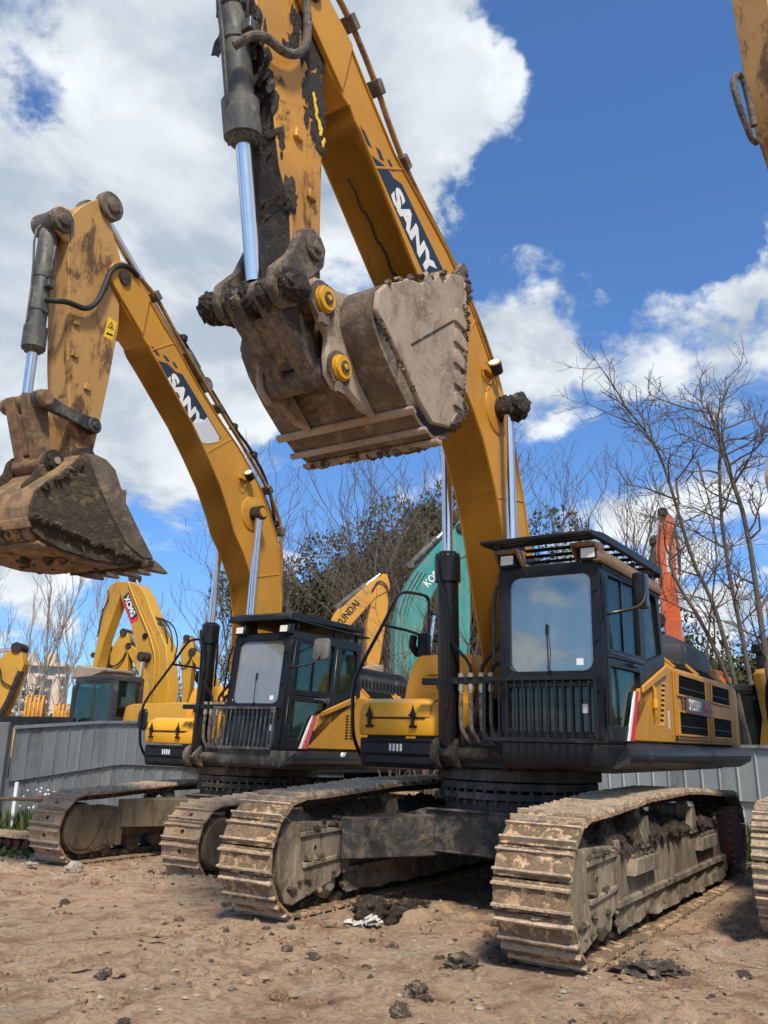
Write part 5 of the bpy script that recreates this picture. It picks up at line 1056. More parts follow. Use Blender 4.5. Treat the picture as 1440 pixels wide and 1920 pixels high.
Bx = dict(id='B', o=(-2.0422, 13.8222, -0.0337), M=ortho(MB_), gauge=2.42, shoe=0.58, n=60, pitch=0.222, xf=2.40, xr=-2.75, r=0.43, kind='hole', frame='clean', shoemats=[M_shoeb, M_shoe_edge, M_hole],
         top=[(2.0, 0.93), (1.4, 0.97), (0.75, 1.01), (0.1, 1.02), (-0.5, 1.03), (-1.0, 1.02), (-1.7, 0.98), (-2.3, 0.94)],
         sides=(('left', 1.20), ('right', -1.22)), bodymat=M_frameb, ringmats=[M_mudsteel, M_shoe_edge],
         boom_lo=off([(-0.80, 2.02), (-0.50, 2.05), (-0.20, 2.60), (-0.12, 3.66), (0.02, 4.15), (0.32, 4.56), (0.57, 4.82), (0.70, 5.05), (0.99, 5.46), (1.36, 5.85), (1.72, 6.20), (2.48, 6.80), (2.66, 6.93), (2.74, 7.02), (2.86, 7.10), (3.15, 7.28), (3.28, 7.40)], d_),
         boom_up=off([(-0.87, 2.25), (-0.80, 3.0), (-0.74, 4.02), (-0.60, 4.85), (-0.44, 5.13), (-0.21, 5.45), (0.14, 5.84), (0.65, 6.22), (1.17, 6.52), (1.69, 6.86), (2.17, 7.24), (2.50, 7.46), (2.81, 7.70), (3.00, 7.88)], d_),
         tip=(4.06, 7.74), nose_a=40, seams=[((2.10, 5.86), (1.53, 6.30)), ((3.42, 6.95), (2.98, 7.28)), ((0.80, 4.20), (0.08, 4.40))], boom_pin=(0.90, 5.22), cyl_foot=(0.95, 1.47), cyl_len=2.02,
         pipe=off([(2.95, 8.0), (2.59, 7.88), (2.09, 7.46), (1.04, 6.72), (0.27, 6.22), (-0.34, 5.78), (-0.70, 5.36), (-0.77, 5.16), (-0.92, 3.8), (-0.85, 3.0)], d_), clamps=(1, 3, 5, 7), lamp=(1.30, 5.72),
         bhose=[(3.5, 8.02), (3.30, 7.90), (2.82, 7.58), (2.63, 7.56), (2.28, 7.26), (1.54, 6.76), (1.31, 6.60), (0.93, 6.42), (0.76, 6.30), (0.39, 6.02), (0.14, 5.58), (0.05, 5.29), (0.02, 5.0)], clamps_b=(3, 6, 8, 11),
         decal=dict(band=[(3.25, 6.87), (3.07, 6.905), (2.98, 6.88), (2.90, 6.85), (2.76, 6.87), (1.80, 6.20), (2.22, 5.98)], checks=[[(3.42, 7.02), (3.35, 7.03), (3.23, 6.955), (3.29, 6.94)], [(3.18, 6.99), (3.12, 7.005), (3.03, 6.955), (3.09, 6.935)], [(2.98, 6.97), (2.94, 6.985), (2.86, 6.925), (2.90, 6.905)]],
                    dir=(-1.0, -0.72), org=(3.04, 6.665), size=0.285, sx=1.24, text='SANY', patch=[(2.47, 6.20), (2.26, 6.29), (2.15, 6.42), (1.84, 6.20), (1.86, 6.12), (2.0, 6.05), (2.12, 6.0), (2.25, 5.985)]),
         arm_front=[(4.81, 8.46), (4.97, 8.20), (4.99, 8.0), (4.87, 7.26), (4.7, 6.2), (4.53, 5.4), (4.47, 5.10), (4.41, 4.92)], arm_rear=[(4.55, 8.74), (4.41, 8.60), (4.31, 8.35), (4.11, 8.04), (4.05, 7.6), (3.99, 7.05), (4.03, 6.24), (4.09, 5.52), (4.13, 5.15), (4.21, 4.92)],
         lugs=[(4.67, 6.78), (4.63, 6.35), (4.37, 6.0)], ahose=[(5.10, 6.90), (5.04, 6.88), (4.92, 6.93), (4.80, 6.95), (4.62, 6.97), (4.46, 7.14), (4.38, 7.43), (4.32, 7.72), (4.18, 7.88), (4.0, 7.94), (3.84, 7.88)],
         warn=[(4.18, 7.11), (4.03, 7.09), (4.07, 6.80), (4.22, 6.80)],
         acyl=(((2.10, 7.0), (4.42, 8.70)), 0.6),
         bcyl=((5.13, 8.0), (5.05, 5.56), 1.78), bands=(0.42, 0.68), rocker=(4.25, 5.50), rocker_w=0.10, bpin1=(4.35, 5.0), bpin2=(4.81, 4.83),
         bucket=[(4.67, 4.92), (4.91, 4.62), (5.13, 4.42), (5.23, 4.30), (5.27, 4.12), (5.25, 3.95), (5.19, 3.81), (5.05, 3.74), (4.75, 3.69), (4.28, 3.67), (3.8, 3.72), (3.37, 3.86)],
         bside=[(4.64, 4.93), (4.49, 4.97), (4.33, 4.96), (4.17, 4.88), (4.03, 4.64), (3.73, 4.29), (3.38, 3.93), (3.41, 3.86), (3.8, 3.75), (4.28, 3.70), (4.75, 3.72), (5.03, 3.77), (5.19, 3.84), (5.25, 4.0), (5.26, 4.12), (5.21, 4.32), (4.94, 4.58)],
         bcut=[(4.63, 4.93), (4.49, 4.97), (4.33, 4.96), (4.17, 4.88), (4.03, 4.66), (3.95, 4.68), (3.94, 4.52), (3.73, 4.29), (3.37, 3.92), (3.55, 3.88), (3.85, 4.0), (4.15, 4.30)],
         heel=[((5.25, 4.0), (5.21, 3.88), 0.05), ((5.11, 3.76), (4.99, 3.73), 0.05)], tooth_dir=(-1.0, -0.16), tooth_len=0.36,
         ear=[(4.21, 5.02), (4.29, 5.14), (4.43, 5.14), (4.61, 5.02), (4.75, 4.96), (4.87, 4.96), (4.95, 4.86), (4.97, 4.72), (5.17, 4.42), (5.11, 4.36), (4.75, 4.50), (4.45, 4.75)],
         crusts=[((5.25, 4.0), (3.45, 3.82), 90, 0.05, 0.765), ((5.15, 4.35), (4.65, 4.8), 30, 0.03, 0.765), ((5.25, 3.9), (4.95, 3.72), 60, 0.05, None), ((4.75, 3.67), (3.45, 3.82), 90, 0.06, None)])
Cc = dict(A, id='C', o=(6.0, 8.9, 0.02), swing=R(-24), kind='far', frame='mud', shoemats=[M_shoec, M_shoe_edge, M_hole], n=58, decal=None, crack=None, bcyl=None, acyl=None,
         boom_lo=[(-0.05, 2.02), (0.25, 2.05), (0.53, 2.44), (0.9, 3.35), (1.0, 4.6), (1.1, 5.6), (1.2, 6.6), (1.3, 7.7), (1.35, 8.3), (1.45, 8.7), (1.6, 8.9)],
         boom_up=[(-0.12, 2.25), (-0.02, 2.75), (0.1, 3.70), (0.2, 4.5), (0.3, 5.6), (0.4, 6.8), (0.5, 7.9), (0.7, 8.7), (1.0, 9.2), (1.4, 9.4)], tip=(1.75, 9.3), nose_a=20, seams=[], boom_pin=(0.75, 4.9), lamp=(0.6, 5.8),
         pipe=[(1.0, 9.6), (0.55, 8.7), (0.3, 7.4), (0.15, 5.8), (0.0, 4.4)], clamps=(1, 2),
         arm_front=[(2.72, 10.4), (2.66, 9.69), (2.56, 8.64), (2.49, 8.05), (2.31, 7.60), (1.90, 5.9), (1.75, 4.9)], arm_rear=[(1.6, 10.4), (1.5, 9.6), (1.4, 8.0), (1.4, 6.6), (1.4, 5.6), (1.45, 4.9)], lugs=[(2.2, 8.2)],
         ahose=[(2.58, 7.75), (2.67, 7.75), (2.75, 7.90), (2.85, 8.09), (2.91, 8.30), (2.88, 8.44), (2.78, 8.53), (2.70, 8.48), (2.65, 8.26), (2.60, 7.95)], ahose_y=[-0.05]*30, warn=None, bpin1=(1.62, 4.95), bpin2=(1.86, 4.82), wear=[], weld_line=None,
         bucket=[(1.85, 4.75), (2.0, 4.5), (2.1, 4.25), (2.05, 4.0), (1.8, 3.8), (1.4, 3.75), (0.9, 3.75), (0.4, 3.9)], bside=[(1.85, 4.75), (2.0, 4.5), (2.1, 4.25), (2.05, 4.0), (1.8, 3.8), (1.4, 3.75), (0.9, 3.75), (0.4, 3.9), (1.1, 4.5)], bcut=[(1.85, 4.75), (1.1, 4.5), (0.4, 3.9), (1.0, 4.3)],
         heel=[], tooth_dir=(-1, 0.1), tooth_len=0.3, ear=[(1.5, 5.0), (1.6, 5.1), (1.9, 5.0), (2.0, 4.8), (2.0, 4.6), (1.7, 4.6)], crusts=[], by=(-0.6, 0.74))
for P, lab in ((A, 'big yellow excavator in the middle, slatted guard on its cab roof, mud caked tracks'),
               (Bx, 'yellow excavator on the left with a grey paint patch below its boom lettering'),
               (Cc, 'excavator cut off by the right edge, pale track, arm with looped black hose')):
    root = thing('excavator', lab, 'excavator', 'large excavators parked on the dirt yard', frame_mw(P['o'], P['M']))
    undercarriage(root, P); upper(root, P); boom_arm(root, P)
# ---------------------------------------------------------------- machines beyond the fence
def bg_cyl(root, a, b, y, r, f, mat=None):
    A_, B_ = Vector((a[0], y, a[1])), Vector((b[0], y, b[1])); c = A_.lerp(B_, f)
    q = MB(); q.steps(A_, c, [(0, r*0.8), (0.06, r), ((c-A_).length-0.2, r), ((c-A_).length-0.19, r*1.2), ((c-A_).length, r*1.15)], 14); q.cyl(A_-Vector((0, r*1.3, 0)), A_+Vector((0, r*1.3, 0)), r*1.05, 12); part('cylinder_barrel', q, mat or M_barrel_g, root)
    q = MB(); q.cyl(c, B_, r*0.55, 12); q.cyl(B_-Vector((0, r*1.3, 0)), B_+Vector((0, r*1.3, 0)), r*1.05, 12, mi=1); part('cylinder_rod', q, [M_chrome, M_grime], root)
def bg_body(root, mat, cabm, x0=-3.2, x1=1.4, z=0.0, cabside=1, cabz=1.2, hood=2.1):
    m = MB(); m.box(-1.8, 1.8, -1.5, -0.95, 0.05, 0.9); m.box(-1.8, 1.8, 0.95, 1.5, 0.05, 0.9); part('crawler_track', m, M_mudsteel, root, 0.25, 3)
    m = MB(); m.cyl((0, 0, 0.8), (0, 0, 1.15), 0.6, 24); m.box(x0, 1.2, -1.3, 1.3, 1.1, 1.35); part('main_frame', m, M_blk, root, 0.03)
    m = MB(); m.prism([(x0, 1.35), (-0.5, 1.35), (-0.7, hood-0.05), (-0.95, hood), (x0+0.4, hood), (x0, hood-0.25)], -1.25, 1.30); part('engine_housing', m, mat, root, 0.06, 2)
    m = MB(); m.prism([(-0.5, 1.35), (0.9, 1.35), (0.9, 1.7), (-0.4, 1.9)], -1.25, -0.4); part('tool_box', m, mat, root, 0.05)
def bg_cab(root, mat, y0, y1, z0=1.3, z1=3.05, x0=-0.45, x1=1.35):
    m = MB()
    for y in (y0, y1-0.06):
        m.ring([(x1, z0), (x1-0.02, z1-0.35), (x1-0.18, z1), (x0, z1), (x0, z0+0.45), (x0+0.6, z0)], [(x1-0.12, z0+0.18), (x1-0.13, z1-0.42), (x1-0.25, z1-0.16), (x0+0.16, z1-0.16), (x0+0.16, z0+0.6), (x0+0.7, z0+0.18)], y, y+0.06)
        m.box(0.38, 0.48, y+0.005, y+0.055, z0+0.1, z1-0.1)
    def rr(c): return [(y1-c, z1-c), (y0+c, z1-c), (y0+c, z0+0.62+c), (y1-c, z0+0.62+c)]
    m.ring(rr(0), rr(0.13), x0-0.02, x0+0.06, 'x'); m.box(x0, x0+0.06, y0, y1, z0, z0+0.65)
    m.ring([(y1, z1-0.2), (y0, z1-0.2), (y0, z0), (y1, z0)], [(y1-0.1, z1-0.3), (y0+0.1, z1-0.3), (y0+0.1, z0+0.2), (y1-0.1, z0+0.2)], x1-0.08, x1, 'x')
    m.prism([(x1-0.1, z1-0.12), (x1-0.2, z1+0.04), (x0+0.1, z1+0.06), (x0-0.03, z1-0.06), (x0, z1-0.10)], y0-0.015, y1+0.015)
    c = part('cab', m, mat, root, 0.035, 2)
    g = MB()
    for y in (y0+0.03, y1-0.03): g.prism([(x1-0.1, z0+0.15), (x1-0.1, z1-0.4), (x1-0.24, z1-0.12), (x0+0.12, z1-0.12), (x0+0.12, z0+0.55), (x0+0.66, z0+0.15)], y-0.003, y+0.003)
    pieces('side_window', g, M_glass_side, c)
    g = MB(); g.prism(rr(0.10), x0+0.018, x0+0.024, 'x'); part('rear_window', g, M_glass_side, c)
    g = MB(); g.prism([(y1-0.08, z1-0.28), (y0+0.08, z1-0.28), (y0+0.08, z0+0.18), (y1-0.08, z0+0.18)], x1-0.045, x1-0.039, 'x'); part('windshield', g, M_glass, c)
    g = MB(); g.box(0.0, 0.5, y0+0.25, y1-0.25, z0+0.1, z0+0.55); g.box(-0.1, 0.08, y0+0.25, y1-0.25, z0+0.5, z0+1.2); part('operator_seat', g, M_seat, c, 0.05)
    g = MB(); g.prism([(y0+0.3, z0+0.78), (y0+0.45, z0+0.78), (y0+0.45, z0+0.9), (y0+0.3, z0+0.9)], x0+0.012, x0+0.016, 'x'); part('window_sticker', g, M_white, c)
    return c
def plate_pair(root, name, poly, y0, y1, mat, bev=0.015):
    m = MB(); m.prism(poly, y0, y1); return part(name, m, mat, root, bev)
GRP = 'excavators in the yard beyond the fence'
# yellow machine with a red and white name plate on its boom
X = thing('excavator', 'yellow excavator beyond the left fence, grey cab, red edged name plate on boom', 'excavator', GRP, yaw_mw(-6.774, 24.476, 0.45, R(147)))
bg_body(X, M_yel_far, M_greyplastic, hood=2.34); bg_cab(X, M_greyplastic, 0.5, 1.5, 1.25, 3.08)
Xb = plate_pair(X, 'boom', [(1.46, 5.98), (1.36, 6.10), (1.03, 6.07), (0.55, 5.93), (0.19, 5.58), (-0.28, 4.83), (-0.88, 4.0), (-1.12, 2.79), (-0.94, 1.6), (-0.23, 1.6), (-0.34, 3.17), (0.27, 3.77), (0.74, 4.8), (1.2, 5.49)], -0.2, 0.2, M_yel_far)
plate_pair(X, 'arm', [(1.30, 6.1), (1.52, 6.16), (1.92, 6.02), (2.02, 5.5), (2.22, 4.1), (2.30, 3.55), (2.06, 3.52), (1.86, 4.4), (1.36, 5.66)], -0.17, 0.17, M_yel_far)
bg_cyl(X, (-0.30, 4.62), (0.95, 6.2), 0.0, 0.12, 0.72); bg_cyl(X, (0.05, 1.7), (-0.18, 3.72), 0.36, 0.11, 0.55, M_barrel); bg_cyl(X, (0.05, 1.7), (-0.18, 3.72), -0.36, 0.11, 0.55, M_barrel)
bg_cyl(X, (2.14, 5.3), (2.42, 3.95), 0.0, 0.08, 0.6)
m = MB(); m.steps((-0.18, 0.2, 3.72), (-0.18, 0.5, 3.72), [(0, 0.14), (0.3, 0.14)], 14); part('cylinder_pin', m, M_grime, X)
m = MB(); m.steps((0.02, 0.2, 4.35), (0.02, 0.24, 4.35), [(0, 0.09), (0.04, 0.09)], 14); part('boom_lamp', m, M_hole, Xb)
m = MB()
for k in range(4):
    o_ = 0.13*k; m.tube([(0.95-o_*0.3, 0.23-0.06*k, 6.02), (0.52-o_*0.6, 0.24-0.06*k, 5.38), (-0.42-o_, 0.24-0.06*k, 4.05), (-0.60-o_, 0.24-0.06*k, 3.3), (-0.42-o_, 0.24-0.06*k, 2.3), (-0.3-o_, 0.24-0.06*k, 1.7)], 0.032, 6, smooth=1)
pieces('boom_pipe', m, M_yel_far, Xb)
m = MB()
for k in range(3): m.tube([(-0.23, 0.1-0.1*k, 4.9), (-0.62-0.1*k, 0.1-0.1*k, 4.65), (-0.85-0.1*k, 0.1-0.1*k, 4.1), (-0.72-0.1*k, 0.1-0.1*k, 3.6)], 0.022, 6, smooth=2)
m.tube([(1.9, 0.2, 5.9), (1.75, 0.25, 5.6), (2.0, 0.25, 5.2), (2.12, 0.2, 4.6)], 0.02, 6, smooth=2)
pieces('boom_hose', m, M_rubber, Xb)
m = MB(); dq = Vector((-0.50, -0.74)).normalized(); dn = Vector((dq[1], -dq[0])); c0 = Vector((1.06, 5.66)); q = [c0+dn*0.14, c0-dn*0.13, c0-dn*0.13+dq*0.86, c0+dn*0.14+dq*0.92]
m.prism([tuple(v_) for v_ in q], 0.20, 0.206); np_ = part('name_plate', m, M_blk_gloss, Xb)
m = MB(); q = [c0-dn*0.13+dq*0.06, c0-dn*0.20+dq*0.06, c0-dn*0.20+dq*0.95, c0+dn*0.12+dq*1.03, c0+dn*0.14+dq*0.92, c0-dn*0.13+dq*0.86]; m.prism([tuple(v_) for v_ in q], 0.20, 0.208); part('name_plate_edge', m, M_red, np_)
text_part('name_lettering', 'XCMG', M_white, np_, ((c0-dn*0.09+dq*0.08)[0], 0.2075, (c0-dn*0.09+dq*0.08)[1]), (dq[0], 0, dq[1]), (dn[0], 0, dn[1]), 0.27, 0.92, 0.012)
m = MB(); m.prism([(2.62, 3.2), (2.60, 3.5), (2.4, 3.62), (2.1, 3.55), (1.7, 3.5), (1.2, 3.46), (1.2, 3.36), (1.8, 3.2)], -0.6, 0.6); part('bucket', m, M_bucket, X, 0.03)
m = MB(); m.prism([(-1.0, 1.72), (-2.0, 1.72), (-2.0, 1.9), (-1.0, 1.9)], 1.30, 1.304); m.prism([(-2.3, 1.80), (-3.0, 1.80), (-3.0, 1.86), (-2.3, 1.86)], 1.30, 1.305, mi=1); part('side_decal', m, [M_yel_clean, M_red], X)
text_part('side_lettering', 'VIO', M_blk, X, (-2.55, 1.303, 1.62), (-1, 0, 0), (0, 0, 1), 0.2, 1.3, 0.0)
def far_machine(label, mw, mat, boom, arm, bcyl=None, acyl=None, y=0.2, cabm=None, body=True, group=GRP):
    o = thing('excavator', label, 'excavator', group, mw)
    if body: bg_body(o, mat, cabm)
    b = plate_pair(o, 'boom', boom, -y, y, mat)
    a = plate_pair(o, 'arm', arm, -y*0.85, y*0.85, mat) if arm else None
    if bcyl: bg_cyl(o, *bcyl)
    if acyl: bg_cyl(o, *acyl)
    return o, b, a
o, b, a = far_machine('yellow excavator seen between the arm and the boom of the one with the name plate', yaw_mw(-9.2, 30, 0, R(165)), M_yel_far,
    [(-0.08, 5.30), (-0.31, 5.27), (-0.66, 5.0), (-1.10, 4.46), (-1.5, 3.2), (-1.3, 1.4), (-0.9, 1.4), (-0.95, 3.4), (-0.75, 4.25), (-0.24, 4.98)], [(0.42, 3.4), (0.42, 4.18), (0.57, 4.93), (0.24, 5.48), (0.07, 5.80), (-0.12, 5.70), (-0.24, 5.45), (-0.24, 5.0), (-0.31, 4.17), (-0.2, 3.4)], ((0.5, 5.15), (0.45, 3.7), 0.32, 0.11, 0.7, M_grime), ((-0.02, 5.72), (-0.75, 4.9), 0.0, 0.06, 0.6))
m = MB(); m.tube([(0.5, 0.22, 4.6), (0.2, 0.25, 4.45), (-0.1, 0.25, 4.7), (-0.2, 0.22, 5.0)], 0.03, 6, smooth=2); part('arm_hose', m, M_rubber, a)
m = MB(); m.cyl((0.0, -0.24, 5.70), (0.0, 0.24, 5.70), 0.13, 14); m.cyl((-0.25, -0.22, 5.2), (-0.25, 0.22, 5.2), 0.12, 12); pieces('arm_pin', m, M_grime, a)
o, b, a = far_machine('yellow excavator just left of the black boom cylinder of the left machine', yaw_mw(-6.8, 30, 0, R(165)), M_yel_far,
    [(-0.02, 5.15), (-0.2, 5.1), (-0.52, 4.83), (-0.95, 4.23), (-1.5, 3.0), (-1.2, 1.4), (-0.7, 1.4), (-0.9, 3.2), (-0.48, 4.30), (-0.07, 4.84)], [(0.16, 3.0), (0.18, 3.72), (0.40, 5.16), (0.24, 5.55), (0.05, 5.6), (-0.16, 5.12), (-0.12, 4.42), (-0.11, 3.72), (0.0, 3.0)], None, ((0.12, 5.55), (-0.62, 4.6), 0.0, 0.06, 0.6))
m = MB(); m.cyl((0.15, -0.24, 5.52), (0.15, 0.24, 5.52), 0.12, 14); m.cyl((-0.12, -0.23, 5.02), (-0.12, 0.23, 5.02), 0.15, 12); m.tube([(0.36, 0.22, 4.7), (0.2, 0.25, 4.5), (0.0, 0.25, 4.6), (-0.12, 0.22, 4.9)], 0.03, 6, smooth=2); pieces('arm_pin', m, M_grime, a)
o, b, a = far_machine('yellow excavator whose boom pokes in at the left edge above the tarp', yaw_mw(-10.6, 24, 0, 0), M_yel_far,
    [(-1.8, 1.4), (-1.5, 3.9), (-0.79, 3.98), (-0.2, 4.04), (0.2, 4.45), (0.3, 4.41), (0.5, 3.9), (0.26, 2.94), (0.05, 2.33), (-0.2, 1.4)], None)
bg_cyl(o, (0.26, 4.36), (-1.6, 4.12), 0.0, 0.06, 0.9, M_chrome)
m = MB(); m.cyl((0.24, -0.26, 4.36), (0.24, 0.26, 4.36), 0.15, 14); m.cyl((-0.35, -0.25, 3.75), (-0.35, 0.25, 3.75), 0.13, 14); m.tube([(-0.4, -0.25, 3.9), (-0.1, -0.28, 3.8), (-0.05, -0.28, 3.4), (0.3, -0.25, 3.25)], 0.025, 6, smooth=2); m.tube([(0.42, -0.15, 3.7), (0.2, -0.15, 2.9), (-0.1, -0.15, 2.2)], 0.10, 6); part('boom_pin', m, M_grime, b)
for lab, px_, n_, h_ in (('amber excavator with a row of boom pipes behind the tarp', -9.95, 5, 3.05), ('amber excavator with comb like boom pipes left of the grey cab', -9.12, 5, 2.82)):
    o, b, a = far_machine(lab, yaw_mw(px_, 24.8, 0, R(100)), M_org_far, [(-0.6, 1.35), (0.1, 1.35), (0.0, h_-0.4), (-0.2, h_-0.1), (-0.6, h_-0.2)], None)
    m = MB()
    for k in range(n_): yy = -0.24+0.11*k; m.tube([(-0.66, yy, 1.5), (-0.66, yy, h_-0.25), (-0.5, yy+0.03, h_), (-0.2, yy+0.04, h_+0.02)], 0.035, 6, smooth=1)
    pieces('boom_pipe', m, M_org_far, b)
    m = MB(); m.box(-1.5, -1.2, -0.5, 0.6, 2.1, 2.45); part('hood_rail', m, M_blk, o, 0.03)
# amber boom and arm behind the cab of the left machine
o, b, a = far_machine('amber excavator with its boom raised before the slope, lettering along the boom', yaw_mw(-0.5, 26, 0, R(15)), M_org_far,
    [(-2.3, 1.4), (-1.7, 4.3), (-0.98, 5.88), (-0.86, 5.92), (-0.03, 6.75), (0.52, 7.08), (0.65, 6.86), (0.62, 6.55), (0.24, 6.32), (-0.55, 5.40), (-1.2, 3.8), (-1.6, 1.4)], [(0.45, 7.10), (0.60, 7.10), (0.70, 6.78), (0.64, 6.01), (0.40, 4.34), (0.30, 3.9), (0.0, 3.9), (-0.03, 5.47), (0.13, 6.32), (0.3, 6.7)], None, ((-0.95, 5.98), (0.50, 7.18), 0.0, 0.10, 0.62))
m = MB(); m.tube([(0.1, -0.22, 6.5), (0.3, -0.26, 6.9), (0.6, -0.26, 6.7), (0.68, -0.2, 6.2)], 0.025, 6, smooth=2); part('arm_hose', m, M_rubber, a)
m = MB(); m.prism([(0.42, 4.2), (0.42, 3.95), (0.1, 3.5), (-0.4, 3.5), (-0.5, 4.0), (-0.1, 4.15)], -0.6, 0.6); part('bucket', m, M_bucket, o, 0.04)
text_part('boom_lettering', 'HYUNDAI', M_blk, b, (-1.00, -0.203, 5.15), (0.62, 0, 0.80), (-0.80, 0, 0.62), 0.31, 0.86, 0.008)
# teal machine
o, b, a = far_machine('teal excavator with its bent boom standing behind the middle machine', yaw_mw(1.2, 24, 0, R(15)), M_teal,
    [(-0.98, 1.4), (-0.98, 3.48), (-0.92, 5.20), (-0.72, 5.98), (-0.33, 6.72), (0.40, 7.58), (1.01, 8.20), (1.23, 7.95), (1.26, 7.3), (0.74, 6.94), (0.22, 6.11), (-0.11, 5.24), (-0.22, 3.51), (-0.2, 1.4)], [(0.92, 8.2), (1.1, 8.4), (1.28, 7.95), (1.36, 6.02), (1.30, 4.3), (1.2, 3.6), (1.0, 3.6), (0.86, 5.2), (0.82, 6.31)], ((-0.3, 2.2), (0.2, 5.5), -0.35, 0.10, 0.55), ((-0.45, 6.9), (0.95, 8.35), 0.0, 0.10, 0.6), 0.27)
m = MB()
for k in range(3): m.tube([(-0.95+0.12*k, -0.30, 3.0), (-0.93+0.12*k, -0.30, 5.2), (-0.70+0.12*k, -0.30, 6.0), (-0.30+0.12*k, -0.30, 6.7)], 0.035, 6, smooth=1)
pieces('boom_pipe', m, M_teal, b)
text_part('boom_lettering', 'KOBELCO', M_white, b, (0.02, -0.273, 6.22), (0.68, 0, 0.73), (-0.73, 0, 0.68), 0.30, 0.9, 0.006)
m = MB(); m.cyl((1.05, -0.35, 8.1), (1.05, 0.35, 8.1), 0.14, 14); pieces('arm_pin', m, M_grime, a)
# orange arm over the cab roof at the right
o, b, a = far_machine('tall orange arm of an excavator rising behind the cab of the middle machine', yaw_mw(8.3, 24, 0, R(160)), M_orange,
    [(0.16, 1.4), (0.15, 4.6), (0.12, 5.4), (-0.30, 5.4), (-0.36, 4.6), (-0.42, 1.4)], [(-0.01, 8.62), (-0.17, 8.74), (-0.36, 8.34), (-0.30, 6.34), (-0.34, 4.6), (0.14, 4.6), (0.22, 6.36), (0.22, 7.48)], None, ((0.50, 6.4), (-0.06, 8.62), 0.0, 0.14, 0.68))
m = MB(); m.tube([(0.02, 0.22, 8.2), (0.12, 0.24, 7.4), (0.10, 0.24, 6.4)], 0.03, 6); m.tube([(-0.38, 0.1, 8.0), (-0.42, 0.1, 7.0), (-0.36, 0.15, 6.7)], 0.04, 6, smooth=1); pieces('arm_pipe', m, M_rustpipe, a)
m = MB(); m.prism([(-0.06, 7.6), (-0.20, 7.5), (-0.20, 6.7), (-0.06, 6.8)], 0.171, 0.175); part('faded_decal', m, M_grey, a)
m = MB(); m.cyl((-0.1, -0.3, 8.60), (-0.1, 0.3, 8.60), 0.12, 12); m.cyl((0.28, -0.25, 7.75), (0.28, 0.25, 7.75), 0.10, 12); m.cyl((0.25, -0.3, 5.4), (0.25, 0.3, 5.4), 0.16, 12); pieces('arm_pin', m, M_grime, a)
# orange and amber machine at the right edge
o = thing('excavator', 'bright orange excavator with a dark cab behind the right end of the fence', 'excavator', GRP, yaw_mw(7.8, 18.6, 0, R(10)))
m = MB(); m.box(-1.8, 1.8, -0.4, 0.2, 0.05, 0.9); m.box(-1.6, 1.2, -0.3, 1.9, 0.9, 1.5); part('main_frame', m, M_blk, o, 0.05)
plate_pair(o, 'boom', [(-0.85, 3.52), (-0.22, 3.42), (0.03, 3.28), (0.10, 2.40), (-0.25, 2.58), (-0.56, 2.95)], 0.25, 0.65, M_orange2)
bg_cyl(o, (-0.15, 3.05), (0.2, 2.35), 0.2, 0.05, 0.15)
c = bg_cab(o, M_blk, -0.6, 0.4, 1.25, 3.0, -0.55, 0.55)
o = thing('excavator', 'amber excavator with black exhaust at the far right edge', 'excavator', GRP, yaw_mw(7.95, 17.6, 0, R(10)))
plate_pair(o, 'boom', [(-0.05, 3.25), (0.05, 3.36), (0.8, 3.40), (1.4, 3.0), (0.9, 1.2), (0.0, 1.2), (-0.12, 1.6), (0.05, 2.35)], -0.2, 0.3, M_org_far)
m = MB(); m.cyl((0.24, 0.35, 2.6), (0.24, 0.35, 3.75), 0.11, 14); m.cyl((0.24, 0.35, 3.72), (0.24, 0.35, 3.9), 0.17, 14); part('exhaust_stack', m, M_blk, o)
m = MB(); m.tube([(-0.28, -0.5, 2.2), (-0.27, -0.5, 1.85), (-0.1, -0.5, 1.72), (0.9, -0.5, 1.66)], 0.035, 8, smooth=2); part('hand_rail', m, M_pipe, o)
m = MB(); m.box(-1.0, 2.2, -0.9, 0.9, 0.3, 1.2); part('main_frame', m, M_blk, o, 0.05)
